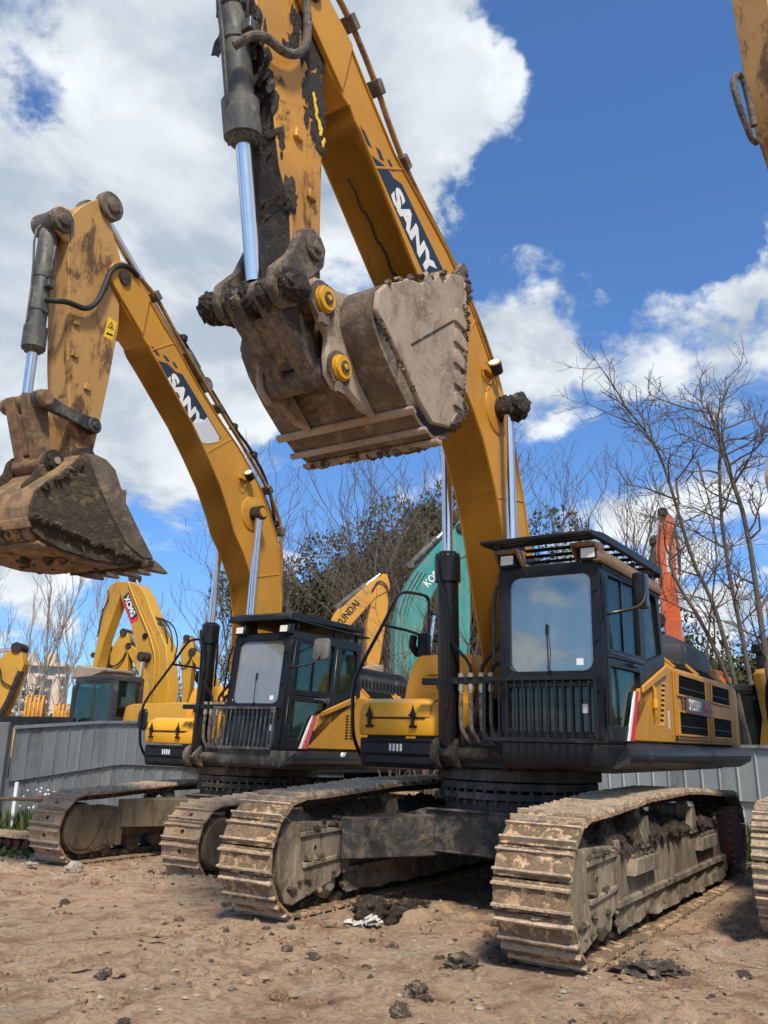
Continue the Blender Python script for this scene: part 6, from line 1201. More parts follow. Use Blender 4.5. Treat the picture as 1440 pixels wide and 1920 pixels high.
# ---------------------------------------------------------------- ground: one sheet, fine near the machines, out to the horizon
def vnoise(x, y, seed):
    xi, yi = np.floor(x).astype(int), np.floor(y).astype(int); xf, yf = x-xi, y-yi
    u, v = xf*xf*(3-2*xf), yf*yf*(3-2*yf)
    def h(a, b):
        n = (a*374761393+b*668265263+seed*1442695041) & 0x7fffffff; n = ((n ^ (n >> 13))*1274126177) & 0x7fffffff; return ((n ^ (n >> 16)) & 0xffff)/65535.0
    return (h(xi, yi)*(1-u)+h(xi+1, yi)*u)*(1-v)+(h(xi, yi+1)*(1-u)+h(xi+1, yi+1)*u)*v
def fbm(x, y, seed, o=4, g=0.5):
    r = 0; a = 1; t_ = 0
    for k in range(o): r = r+a*vnoise(x*2**k+k*17.3, y*2**k+k*9.1, seed+k); t_ += a; a *= g
    return r/t_
def ground_z(x, y):
    d = np.hypot(x, y)
    near = np.clip(1-(d-14)/10, 0, 1)
    z = (fbm(x*0.35, y*0.35, 3, 3)-0.5)*0.16*near
    rough = np.clip(fbm(x*0.6+5, y*0.6, 11, 3)*2.4-0.75, 0.12, 1.1)
    z = z+(fbm(x*2.2, y*2.2, 7, 4, 0.55)-0.5)*0.17*rough*near
    z = z+(np.abs(fbm(x*7, y*7, 19, 4, 0.6)-0.5))*0.11*rough*near
    z = z+(vnoise(x*21, y*21, 29)-0.5)*0.024*near*rough
    # broken lumps where machines have turned
    l = np.clip(fbm(x*3.4, y*3.4, 41, 3)-0.58, 0, 1)*0.42*near*np.clip(fbm(x*0.8, y*0.8, 47, 2)*2-0.7, 0, 1); z = z+l
    # old track prints crossing the yard
    for (ox, oy, a) in ((-1.2, 6.2, 0.35), (0.6, 5.2, 0.1), (2.2, 6.2, 1.15)):
        u = (x-ox)*math.cos(a)+(y-oy)*math.sin(a); w_ = -(x-ox)*math.sin(a)+(y-oy)*math.cos(a)
        z = z+0.013*np.sin(u*2*math.pi/0.22)*np.clip(1-(np.abs(w_)-0.22)/0.1, 0, 1)*np.clip(1-(np.abs(u)-1.6)/0.6, 0, 1)*np.clip(fbm(x*1.7, y*1.7, 71, 2)*2-0.5, 0, 1)
    # banked up between the two machines, gentle dish towards the camera
    z = z+0.10*np.exp(-((x+2.2)**2/1.6+(y-10.3)**2/2.2))+0.05*np.exp(-((x+0.6)**2/0.5+(y-8.6)**2/0.8))
    # flattened, slightly sunk under the tracks
    for o, M, yc in ((A['o'], A['M'], 1.35), (A['o'], A['M'], -1.36), (Bx['o'], Bx['M'], 1.2), (Bx['o'], Bx['M'], -1.22), (Cc['o'], Cc['M'], -1.36)):
        f, l_, n = M; dx, dy = x-o[0], y-o[1]
        lx = dx*f[0]+dy*f[1]; ly = dx*l_[0]+dy*l_[1]-yc
        zt = o[2]+yc*l_[2]+lx*f[2]+0.012
        w = np.clip(1-(np.abs(ly)-0.34)/0.16, 0, 1)*np.clip(1-(np.abs(lx)-2.6)/0.3, 0, 1)
        z = z*(1-w)+zt*w
    z = z-0.02*np.clip((d-18)/20, 0, 1)
    return z
def axis(a, b, fine0, fine1, st):
    out = list(np.arange(fine0, fine1+1e-6, st)); s_ = st
    while out[-1] < b: s_ *= 1.22; out.append(out[-1]+s_)
    s_ = st
    while out[0] > a: s_ *= 1.22; out.insert(0, out[0]-s_)
    return np.array(out)
gx, gy = axis(-1500, 1500, -5.2, 5.2, 0.032), axis(-300, 2500, 4.2, 13.5, 0.036)
GX, GY = np.meshgrid(gx, gy); GZ = ground_z(GX, GY)
nx, ny = len(gx), len(gy)
me = bpy.data.meshes.new('ground')
idx = np.arange(nx*ny).reshape(ny, nx)
q = np.stack([idx[:-1, :-1], idx[:-1, 1:], idx[1:, 1:], idx[1:, :-1]], -1).reshape(-1, 4)
me.vertices.add(nx*ny); me.vertices.foreach_set('co', np.stack([GX, GY, GZ], -1).ravel())
me.loops.add(q.size); me.loops.foreach_set('vertex_index', q.ravel()); me.polygons.add(len(q)); me.polygons.foreach_set('loop_start', np.arange(0, q.size, 4))
me.update(); me.validate(); me.shade_smooth()
m, t = newmat('ground_dirt'); v = coords(t)
big = t.noise(v, 0.45, 6, 0.55, 0.3); mid = t.noise(v, 2.3, 8, 0.65, 0.4); fin = t.noise(v, 24, 8, 0.7); gr = t.noise(v, 110, 4, 0.7)
c = t.mix(t.ramp(big, 0.40, 0.62), (0.55, 0.38, 0.245), (0.49, 0.355, 0.24))
c = t.mix(t.math('MULTIPLY', t.ramp(mid, 0.46, 0.66), 0.85), c, (0.29, 0.175, 0.105))
c = t.mix(t.math('MULTIPLY', t.ramp(t.noise(v, 1.1, 7, 0.65, 0.5), 0.54, 0.70), 0.6), c, (0.52, 0.44, 0.35))
c = t.mix(t.math('MULTIPLY', t.ramp(t.noise(v, 9.0, 8, 0.7, 0.6), 0.50, 0.66), 0.6), c, (0.19, 0.125, 0.082))
c = t.mix(t.math('MULTIPLY', t.ramp(fin, 0.48, 0.72), 0.65), c, (0.175, 0.115, 0.075))
c = t.mix(t.math('MULTIPLY', t.ramp(gr, 0.60, 0.70), 0.6), c, (0.50, 0.39, 0.28))
c = t.mix(t.math('MULTIPLY', t.ramp(t.noise(v, 55, 5, 0.7), 0.60, 0.66), 0.5), c, (0.44, 0.36, 0.27))
vor = t.n('ShaderNodeTexVoronoi', {'Vector': v, 'Scale': 34.0}).outputs['Distance']
hh = t.math('ADD', t.math('ADD', t.math('MULTIPLY', fin, 1.0), t.math('MULTIPLY', gr, 0.35)), t.math('MULTIPLY', t.ramp(vor, 0.0, 0.45, 0.5, 0.0), t.ramp(mid, 0.45, 0.7)))
hh = t.math('ADD', hh, t.math('MULTIPLY', t.noise(v, 9.0, 8, 0.7, 0.6), 1.6))
b_ = t.n('ShaderNodeBump', {'Strength': 1.0, 'Distance': 0.035, 'Height': hh})
p = t.n('ShaderNodeBsdfPrincipled', {'Base Color': c, 'Roughness': 0.95, 'Specular IOR Level': 0.15, 'Normal': b_.outputs[0]}); t.n('ShaderNodeOutputMaterial', {0: p.outputs[0]})
M_ground = m
me.materials.append(M_ground); ground = link('ground', me, kind='structure')
def gz(x, y): return float(ground_z(np.array([float(x)]), np.array([float(y)]))[0])

# loose grit and small clods: countless
rng = random.Random(12); m = MB()
for k in range(4200):
    y = 4.3+8.5*rng.random()**1.3; x = rng.uniform(-0.52*y, 0.52*y)
    if fbm(np.array([x*0.6+5]), np.array([y*0.6]), 11, 3)[0] < 0.40 and rng.random() < 0.7: continue
    r = 0.006+0.034*rng.random()**3.2; z = gz(x, y)
    n = 5; a0 = rng.random()*6; hgt = r*rng.uniform(0.5, 1.1)
    vs = [(x+r*rng.uniform(0.7, 1.3)*math.cos(a0+2*math.pi*i/n), y+r*rng.uniform(0.7, 1.3)*math.sin(a0+2*math.pi*i/n), z-0.004) for i in range(n)]
    vs += [(x+r*0.6*rng.uniform(0.5, 1.2)*math.cos(a0+2*math.pi*i/n), y+r*0.6*rng.uniform(0.5, 1.2)*math.sin(a0+2*math.pi*i/n), z+hgt*rng.uniform(0.7, 1.1)) for i in range(n)]
    m.add(vs, [[i, (i+1) % n, n+(i+1) % n, n+i] for i in range(n)]+[list(range(n, 2*n))])
link('soil_clods', m.mesh('soil_clods', M_ground, 0, fixn=False, sharp=25), kind='stuff')
m = MB(); rng = random.Random(44)
for k in range(3000):
    y = 4.3+9.0*rng.random()**1.2; x = rng.uniform(-0.52*y, 0.52*y)
    cl = fbm(np.array([x*0.9+2]), np.array([y*0.9]), 61, 3)[0]
    if cl < 0.5 and rng.random() < 0.75: continue
    r = 0.006+0.026*rng.random()**3.0; z = gz(x, y); a0 = rng.random()*6; n = 6
    vs = [(x+r*rng.uniform(0.7, 1.3)*math.cos(a0+6.283*i/n), y+r*rng.uniform(0.7, 1.2)*math.sin(a0+6.283*i/n), z+r*0.15) for i in range(n)]+[(x+rng.uniform(-0.3, 0.3)*r, y+rng.uniform(-0.3, 0.3)*r, z+r*rng.uniform(0.5, 0.9))]
    m.add(vs, [[i, (i+1) % n, n] for i in range(n)], 0 if rng.random() < 0.6 else 1)
link('gravel', m.mesh('gravel', [M_stone, M_crust], 0, fixn=False, sharp=20), kind='stuff')
m = MB(); rng = random.Random(45)
for k in range(420):
    q = rng.random()
    if q < 0.30: x, y = rng.gauss(-2.6, 1.0), rng.gauss(10.4, 0.7)
    elif q < 0.55: x, y = rng.gauss(-0.9, 0.8), rng.gauss(7.6, 0.6)
    elif q < 0.75: x, y = rng.gauss(1.9, 0.5), rng.gauss(7.0, 0.7)
    elif q < 0.9: x, y = rng.gauss(-1.5, 0.8), rng.gauss(5.8, 0.5)
    else: x, y = rng.gauss(3.2, 0.5), rng.gauss(8.6, 0.8)
    r = 0.014+0.05*rng.random()**3; m.blob((x, y, gz(x, y)+r*0.15), (r, r*rng.uniform(0.7, 1.1), r*rng.uniform(0.45, 0.8)), k, 2 if r > 0.03 else 1, 0.5, 2.0, 0 if rng.random() < 0.7 else 1)
link('rubble', m.mesh('rubble', [M_ground, M_clod], 0, fixn=False, sharp=30), kind='stuff')
def clod(name, label, cat, x, y, r, mat, seed, flat=0.7, amp=0.55, sub=3, group=None, fq=1.7):
    m = MB(); m.blob((0, 0, r*flat*0.45), (r, r*0.85, r*flat), seed, sub+1, amp, fq*1.25)
    r_ = random.Random(seed)
    for k in range(int(14*sub/3)): a = r_.uniform(0, 6.28); q = r*r_.uniform(0.7, 1.5); m.blob((q*math.cos(a), q*math.sin(a), r*0.08), r*r_.uniform(0.06, 0.2), k, 1, 0.5, 2)
    o = part(name, m, mat); o.location = (x, y, gz(x, y)-0.01)
    for k, v_ in (('label', label), ('category', cat), ('group', group)):
        if v_: o[k] = v_
    return o
clod('earth_clod', 'dark grey green lump of wet earth lying in front of the near track', 'clod', 0.61, 6.76, 0.115, M_clod, 1, 0.6)
clod('earth_clod', 'knobbly brown lump of earth, the middle one of three towards the bottom edge', 'clod', 0.25, 5.92, 0.075, M_clod, 5, 0.9, 0.7)
clod('earth_clod', 'small dark lump of earth nearest the bottom edge of the photo', 'clod', 0.13, 5.53, 0.06, M_clod, 9, 0.9, 0.5)
clod('earth_clod', 'dark wet lump squeezed out beside the front of the near track', 'clod', 0.98, 6.95, 0.14, M_clod, 14, 0.7, 0.5)
clod('earth_clod', 'wide pile of dark earth between the two near tracks', 'clod', -0.02, 8.55, 0.24, M_darkmud, 21, 0.5, 0.6)
clod('earth_clod', 'second heap of dark earth behind the white scraps', 'clod', 0.30, 8.95, 0.17, M_darkmud, 23, 0.5, 0.6)
clod('earth_clod', 'dark tuft of earth lying right of the near track', 'clod', 2.05, 7.75, 0.13, M_clod, 31, 0.5, 0.7)
clod('earth_clod', 'pale crumbled heap of soil right of the near track front', 'clod', 1.95, 6.65, 0.2, M_crust, 33, 0.28, 0.7)
clod('stone', 'large pale rounded stone in front of the far left track', 'stone', -3.82, 11.3, 0.13, M_stone, 2, 0.8, 0.25, 3)
clod('stone', 'small flat pale stone left of the large rounded one', 'stone', -4.55, 11.7, 0.10, M_stone, 4, 0.4, 0.3)
clod('stone', 'grey stone by the far left track beside the weeds', 'stone', -4.72, 12.6, 0.12, M_stone, 6, 0.5, 0.3)
def chip(label, x, y, L, w, ang, mat, name='bark_chip', cat='debris', seed=0, curl=0.03):
    m = MB(); n = 6; r_ = random.Random(seed); vs = []
    for i in range(n+1):
        f = i/n; hw = w*0.5*math.sin(math.pi*(0.15+0.8*f))*r_.uniform(0.8, 1.2)
        for zz in (0.0, 0.012): vs += [((f-0.5)*L, -hw, zz+curl*(2*f-1)**2+0.008), ((f-0.5)*L, hw, zz+curl*(2*f-1)**2*0.6+0.008)]
    fs = []
    for i in range(n):
        a = 4*i; fs += [[a, a+4, a+5, a+1], [a+2, a+3, a+7, a+6], [a, a+2, a+6, a+4], [a+1, a+5, a+7, a+3]]
    fs += [[0, 1, 3, 2], [4*n, 4*n+2, 4*n+3, 4*n+1]]
    m.add(vs, fs); o = part(name, m, mat); o.location = (x, y, gz(x, y)+0.004); o.rotation_euler = (0.06, -0.05, ang); o['label'] = label; o['category'] = cat
chip('long pale chip of bark lying flat on the dirt, left of centre', -1.82, 7.45, 0.26, 0.09, -0.4, M_leafdry, seed=1)
chip('second bark chip overlapping the long pale one', -1.88, 7.6, 0.2, 0.08, 0.9, M_leafdry, seed=2)
chip('pale chip lying in front of the track of the middle machine', -1.3, 8.35, 0.17, 0.05, 0.25, M_leafdry, seed=3)
chip('curled dry leaf near the lower left of the yard', -2.05, 6.35, 0.20, 0.07, 0.1, M_leafdry, 'dry_leaf', 'leaf', 4, 0.025)
chip('dry brown leaf at the bottom of the yard left of the small clods', -0.55, 5.95, 0.12, 0.07, 0.5, M_leafdry, 'dry_leaf', 'leaf', 5, 0.025)
chip('thin straw coloured sliver by the left bottom corner', -1.75, 5.6, 0.13, 0.03, -0.9, M_leafdry, 'wood_sliver', 'debris', 6)
chip('thin pale splinter beside the white scraps', -0.42, 7.95, 0.16, 0.03, -0.7, M_leafdry, 'wood_sliver', 'debris', 7)
chip('faded red plastic scrap lying right of the near track', 1.83, 7.45, 0.17, 0.09, 1.0, M_scrapred, 'plastic_scrap', 'scrap', 8, 0.05)
m = MB(); r_ = random.Random(3)
for k in range(26):
    a, b = r_.uniform(-0.16, 0.16), r_.uniform(-0.09, 0.09); w = r_.uniform(0.02, 0.05); h0 = r_.uniform(0.01, 0.06)
    m.add([(a-w, b-w, h0), (a+w, b-w*0.6, h0+r_.uniform(-0.02, 0.03)), (a+w*0.7, b+w, h0+r_.uniform(0, 0.04)), (a-w*0.8, b+w*0.7, h0+0.01)], [[0, 1, 2, 3]])
o = part('paper_scraps', m, M_scrap, label='heap of torn white scraps on the dirt between the tracks', cat='scrap'); o.location = (-0.12, 8.18, gz(-0.12, 8.18))

# ---------------------------------------------------------------- fence of sheet panels in two tiers
def fence(label, P0, P1, prof, mat, w=0.345, group=None):
    """P0->P1 ground line; prof(f) = (ledge z, top z)"""
    root = thing('sheet_fence', label, 'fence')
    a, b = Vector(P0), Vector(P1); L = (b-a).length; d = (b-a)/L; nrm = Vector((d.y, -d.x)); n = int(L/w)
    if nrm.y > 0: nrm = -nrm
    root.location = (a.x, a.y, 0); ang = math.atan2(d.y, d.x); root.rotation_euler = (0, 0, ang)
    sgn = 1 if (Vector((-math.sin(ang), math.cos(ang))).dot(nrm) > 0) else -1
    base = None; r_ = random.Random(int(L*10))
    for k in range(n):
        f = (k+0.5)/n; zl, zt = prof(f); x0, x1 = k*L/n, (k+1)*L/n-0.004
        zl2, zt2 = prof((k+1)/n); zl1, zt1 = prof(k/n)
        def panel(zA, zB, zC, zD, yo):
            m = MB(); y = yo*sgn; e = 0.014*sgn; j = r_.uniform(-0.003, 0.003)
            xs = [(x0, y), (x0, y+e*1.6), (x0+0.018, y+e*1.6), (x0+0.03, y+j), (x1-0.012, y+j), (x1, y+e*0.5)]
            vs = [(x, yy, zA+(zB-zA)*(x-x0)/(x1-x0)) for x, yy in xs]+[(x, yy, zC+(zD-zC)*(x-x0)/(x1-x0)) for x, yy in xs]
            vs += [(x, yy-0.003*sgn, z) for x, yy, z in vs]
            q = len(xs); fs = []
            for i in range(q-1): fs += [[i, i+1, q+i+1, q+i], [2*q+i, 3*q+i, 3*q+i+1, 2*q+i+1]]
            m.add(vs, fs); part('fence_panel', m, mat, root, 0, sharp=20)
        panel(zl1, zl2, zt1, zt2, 0.05); panel(-0.25, -0.25, zl1+0.06, zl2+0.06, 0.0)
    m = MB(); k = 12
    for i in range(k):
        x0, x1 = i*L/k, (i+1)*L/k; t0, t1 = prof(i/k)[1], prof((i+1)/k)[1]; l0, l1 = prof(i/k)[0], prof((i+1)/k)[0]
        y0, y1 = sorted((0.015*sgn, 0.10*sgn))
        m.add([(x0, y0, t0-0.03), (x1, y0, t1-0.03), (x1, y1, t1-0.03), (x0, y1, t0-0.03), (x0, y0, t0+0.03), (x1, y0, t1+0.03), (x1, y1, t1+0.03), (x0, y1, t0+0.03)], [[0, 1, 2, 3], [4, 5, 6, 7], [0, 1, 5, 4], [2, 3, 7, 6], [0, 3, 7, 4], [1, 2, 6, 5]])
    part('top_rail', m, mat, root)
    for x in np.arange(0.0, L, 3.0):
        zt = prof(x/L)[1]; m = MB(); m.box(x-0.04, x+0.04, *sorted((-0.10*sgn, -0.02*sgn)), -0.3, zt); part('fence_post', m, M_post, root, 0.004)
    return root
pl_ = lambda f: (np.interp(f, [0, 0.22, 0.5, 1], [0.93, 1.26, 1.15, 1.0]), np.interp(f, [0, 0.22, 0.5, 1], [1.96, 2.22, 2.15, 2.0]))
fence('long grey blue sheet metal fence running back behind the left machine', (-7.3, 17.1), (-1.3, 29.5), pl_, M_fence)
pr_ = lambda f: (np.interp(f, [0, 1], [1.0, 0.72]), np.interp(f, [0, 1], [1.95, 1.70]))
fence('pale sheet metal fence behind the middle machine and at the right', (-1.25, 29.6), (8.6, 13.2), pr_, M_fence_pale, 0.40)
m = MB(); m.box(-0.10, 0.10, -0.06, 0.06, -0.3, 2.05); o = part('fence_post', m, M_post, None, 0.01, label='grey steel end post of the fence beside the quilted tarp', cat='post'); o.location = (-7.42, 17.0, 0)
# quilted tarp hung at the left edge, with what it covers
m = MB(); vs = []; nx_, nz_ = 26, 26
for j in range(nz_+1):
    for i in range(nx_+1):
        f, h = i/nx_, j/nz_; x = -9.6+1.95*f; z = 0.62+1.28*h
        y = 16.75+0.10*math.sin(f*15)*0.6-0.20*math.sin(math.pi*min(1, f*1.0))*(1-h)**0.5+0.05*mnoise.noise(Vector((f*7, h*6, 1)))
        xx = x+(0.0 if f < 0.7 else (f-0.7)/0.3*(-0.75*(1-h)**1.3))
        vs.append((xx, y, z+0.06*(mnoise.noise(Vector((f*5, 0.3, 2)))) - 0.25*max(0, f-0.5)*(1-h)))
fs = [[j*(nx_+1)+i, j*(nx_+1)+i+1, (j+1)*(nx_+1)+i+1, (j+1)*(nx_+1)+i] for j in range(nz_) for i in range(nx_)]
m.add(vs, fs); m.add([(x, y+0.35, z) for x, y, z in vs], fs)
part('quilted_tarp', m, M_tarp, None, label='pale grey quilted tarp sheet hanging at the left edge of the fence', cat='tarp')
m = MB(); m.tube([(-10.0, 16.2, 0.62), (-7.6, 16.05, 0.66), (-5.6, 15.9, 0.68)], 0.035, 8); m.cyl((-6.25, 15.95, 0.675), (-6.1, 15.94, 0.678), 0.06, 8)
part('rusty_pipe', m, M_rustpipe, None, label='rusty horizontal pipe running behind the far left track', cat='pipe')
m = MB(); m.box(-0.03, 0.03, -0.03, 0.03, -0.1, 0.95); o = part('marker_stake', m, M_white, None, 0.005, label='thin white stake standing before the fence at the left', cat='stake'); o.location = (-6.75, 16.3, 0)
# a spare track chain on the ground at the left edge
rt = thing('spare_track', 'spare crawler track lying flat on the ground at the left edge', 'track'); rt.location = (-6.4, 14.2, 0.0); rt.rotation_euler = (0, 0, R(-28))
sm = shoe_mesh('hole', 0.55, 0.2, 2).mesh('track_shoe', [M_shoeb, M_shoe_edge, M_hole]); m = MB()
for k in range(16):
    for y in (-0.1, 0.1): m.cyl((-1.6+0.205*k, y-0.03, 0.14), (-1.6+0.205*k, y+0.03, 0.14), 0.07, 8)
part('track_chain', m, M_rustred, rt)
for k in range(16):
    o = link('track_shoe', sm, rt); o.location = (-1.6+0.205*k, 0, 0.24); o.rotation_euler = (0.02*math.sin(k), 0.03*math.cos(k*2), 0)
# steel bar leaning at the right
m = MB(); m.tube([(5.35, 12.9, 0.15), (6.3, 12.6, 1.25)], 0.028, 8); part('leaning_bar', m, M_blk, None, label='thin dark bar leaning behind the rear of the near track', cat='bar')

# ---------------------------------------------------------------- weeds
def weeds(label, cx_, cy_, sx, sy, n, h, seed, mat=None, name='weed_patch'):
    r_ = random.Random(seed); m = MB()
    for k in range(n):
        x, y = r_.gauss(0, sx), r_.gauss(0, sy); hh = h*r_.uniform(0.4, 1.1); a = r_.uniform(0, 6.28); w = r_.uniform(0.012, 0.035)
        dx, dy = math.cos(a), math.sin(a); b = r_.uniform(0.1, 0.5)*hh
        m.add([(x-dy*w, y+dx*w, 0), (x+dy*w, y-dx*w, 0), (x+dx*b*0.6+dy*w*0.9, y+dy*b*0.6-dx*w*0.9, hh*0.65), (x+dx*b, y+dy*b, hh), (x+dx*b*0.6-dy*w*0.9, y+dy*b*0.6+dx*w*0.9, hh*0.65)], [[0, 1, 2, 4], [4, 2, 3]])
    me_ = m.mesh(name, mat or M_grass, 0, fixn=False); o = link(name, me_, kind='stuff'); o.location = (cx_, cy_, gz(cx_, cy_)-0.02); return o
weeds('', -6.2, 14.0, 0.9, 0.35, 500, 0.16, 1); weeds('', -5.3, 13.2, 0.5, 0.3, 260, 0.12, 2); weeds('', -6.2, 16.4, 0.5, 0.25, 420, 0.5, 3, None)
weeds('', 6.7, 14.2, 0.6, 0.35, 900, 0.55, 4); weeds('', 6.2, 13.6, 0.5, 0.3, 300, 0.25, 5)
m = MB(); r_ = random.Random(6)
for k in range(34): x, y, z = r_.gauss(-6.15, 0.28), r_.gauss(16.2, 0.1), r_.uniform(0.35, 0.85); m.blob((x, y, z), 0.02, k, 1, 0.3)
part('white_blossom', m, M_white, None, kind='stuff')
# ---------------------------------------------------------------- bare trees
def bare_tree_mesh(seed, H, spread, lean, r0, levels, nb, stems=1, upright=0.5, twig=0.012, start=0.3, blen=(0.38, 0.62)):
    r_ = random.Random(seed); tr, br = MB(), MB()
    def grow(p, d, L, rad, lev, mb):
        n = 6 if lev == 0 else (5 if lev == 1 else 4); pts = [p.copy()]; q = p.copy(); dd = d.copy()
        for i in range(n):
            w = 0.13 if lev == 0 else 0.22
            dd = (dd+Vector((r_.gauss(0, w), r_.gauss(0, w), r_.gauss(0, w)*0.6+upright*0.10))).normalized(); q = q+dd*(L/n); pts.append(q.copy())
        mb.tube(pts, rad, (7 if lev == 0 else (4 if lev < 3 else 3)), r1=max(rad*0.35, twig*0.45))
        if lev >= levels: return
        k = nb[lev]
        for i in range(k):
            f = start+(1-start)*(i+r_.random())/k if lev == 0 else 0.15+0.85*(i+r_.random())/k
            j = min(int(f*n), n-1); b = pts[j].lerp(pts[j+1], f*n-j)
            ax = (pts[j+1]-pts[j]).normalized(); o_ = ax.orthogonal().normalized(); a = r_.uniform(0, 6.28); side = (o_*math.cos(a)+ax.cross(o_)*math.sin(a))
            nd = (ax*(1-spread*0.6)+side*spread*r_.uniform(0.6, 1.2)+Vector((0, 0, upright*0.3))).normalized()
            grow(b, nd, L*r_.uniform(*(blen if lev == 0 else (0.38, 0.62)))*(1.15-0.5*f), max(rad*0.45*(1.1-0.5*f), twig*0.8), lev+1, br)
    for s_ in range(stems):
        a = 6.28*s_/stems+r_.random(); d = Vector((lean[0]+(0.22*math.cos(a) if stems > 1 else 0), lean[1]+(0.22*math.sin(a) if stems > 1 else 0), 1)).normalized()
        grow(Vector((0.1*math.cos(a)*(stems > 1), 0.1*math.sin(a)*(stems > 1), 0)), d, H*r_.uniform(0.8, 1.0) if stems > 1 else H, r0, 0, tr)
    return tr, br
TREES = {}
def bare_tree(key, name, label, x, y, z, mats, rot=0, sc=1.0, group=None, **kw):
    if key not in TREES:
        tr, br = bare_tree_mesh(**kw); TREES[key] = (tr.mesh('trunk', mats[0], 0, fixn=False), br.mesh('branches', mats[1], 0, fixn=False))
    o = thing(name, label, 'tree', group); link('trunk', TREES[key][0], o); link('branches', TREES[key][1], o)
    o.location = (x, y, z); o.rotation_euler = (0, 0, rot); o.scale = (sc, sc, sc); return o
def grow_path(name, label, pts, r0, r1, seed, nb, L, mats, group=None, levels=2):
    """a particular tree whose trunk follows known points"""
    r_ = random.Random(seed); tr, br = MB(), MB(); P_ = [Vector(p) for p in pts]
    tr.tube(P_, r0, 8, smooth=1, r1=r1)
    def shoot(b, d, L_, rad, lev):
        n = 4; q = b.copy(); pp = [q.copy()]; dd = d.copy()
        for i in range(n):
            dd = (dd+Vector((r_.gauss(0, 0.2), r_.gauss(0, 0.2), r_.gauss(0, 0.14)+0.07))).normalized(); q = q+dd*(L_/n); pp.append(q.copy())
        br.tube(pp, rad, 5 if lev == 0 else 3, r1=max(0.005, rad*0.3))
        if lev < levels:
            for i in range(5 if lev == 0 else 4):
                f = r_.uniform(0.25, 1.0); j = min(int(f*n), n-1); ax = (pp[j+1]-pp[j]).normalized(); o_ = ax.orthogonal(); a = r_.uniform(0, 6.28)
                shoot(pp[j].lerp(pp[j+1], f*n-j), (ax+(o_*math.cos(a)+ax.cross(o_)*math.sin(a))*0.75).normalized(), L_*r_.uniform(0.4, 0.65), max(rad*0.5, 0.006), lev+1)
    n = len(P_)-1
    for i in range(nb):
        f = (0.25+0.75*(i+r_.random())/nb)*n; j = min(int(f), n-1); b = P_[j].lerp(P_[j+1], f-j); ax = (P_[j+1]-P_[j]).normalized(); o_ = ax.orthogonal(); a = r_.uniform(0, 6.28)
        shoot(b, (ax*0.7+(o_*math.cos(a)+ax.cross(o_)*math.sin(a))*0.7).normalized(), L*r_.uniform(0.6, 1.1), r1*1.1, 0)
    o = thing(name, label, 'tree', group); part('trunk', tr, mats[0], o, sharp=60); link('branches', br.mesh('branches', mats[1], 0, fixn=False), o); return o
BT = (M_bark, M_twig); PT = (M_barkpale, M_twigpale)
# right side: named trees with trunks seen in full
def W_(px, py, Y):  # point at depth Y on the sight line of the sketch, used once to lay the trunks out
    d = cx*((px-720)/1563.8)+cy*((960-py)/1563.8)-cz; s_ = Y/d.y; return Vector((d.x*s_, Y, 1.416+d.z*s_))
RT = 'bare trees behind the right fence'
grow_path('bare_tree', 'bare tree leaning left from behind the right fence with a crossing pair of limbs', [(7.27, 17, 0.2), (7.30, 17, 1.7), (6.95, 17, 3.1), (6.55, 17, 4.2), (6.10, 17, 5.0), (5.95, 17, 5.6), (6.30, 17, 6.6), (6.35, 17.2, 7.4)], 0.06, 0.02, 3, 10, 1.1, BT, RT)
grow_path('bare_tree', 'bare tree with a tall wavy trunk between the leaning tree and the right edge', [(7.75, 18, 0.2), (7.55, 18, 2.8), (7.35, 18, 4.2), (7.15, 18, 5.0), (6.85, 18, 5.7), (6.55, 18, 7.3), (6.35, 18, 8.2), (6.0, 18, 8.9), (5.6, 18.2, 9.6)], 0.065, 0.02, 7, 18, 1.5, BT, RT)
grow_path('bare_tree', 'bare tree with the thickest greenish trunk close to the right edge', [(7.45, 16, 0.2), (7.35, 16, 2.2), (7.30, 16, 4.0), (7.25, 16, 6.0), (7.0, 16, 7.2), (6.85, 16, 8.0), (6.7, 16, 8.6)], 0.075, 0.022, 11, 16, 1.5, BT, RT)
grow_path('bare_tree', 'bare tree standing behind the other trees at the right edge', [(8.6, 19.5, 0.2), (8.5, 19.5, 3.4), (8.2, 19.5, 6.5), (8.3, 19.5, 8.6), (8.6, 19.5, 9.8)], 0.07, 0.025, 15, 16, 1.7, BT, RT)
grow_path('bare_tree', 'thin bare sapling right behind the rear of the middle machine', [(6.9, 19, 0.2), (7.2, 19, 3.0), (7.5, 19, 4.6), (7.9, 19, 6.5), (7.6, 19, 8.5)], 0.035, 0.015, 19, 12, 1.4, BT, RT)
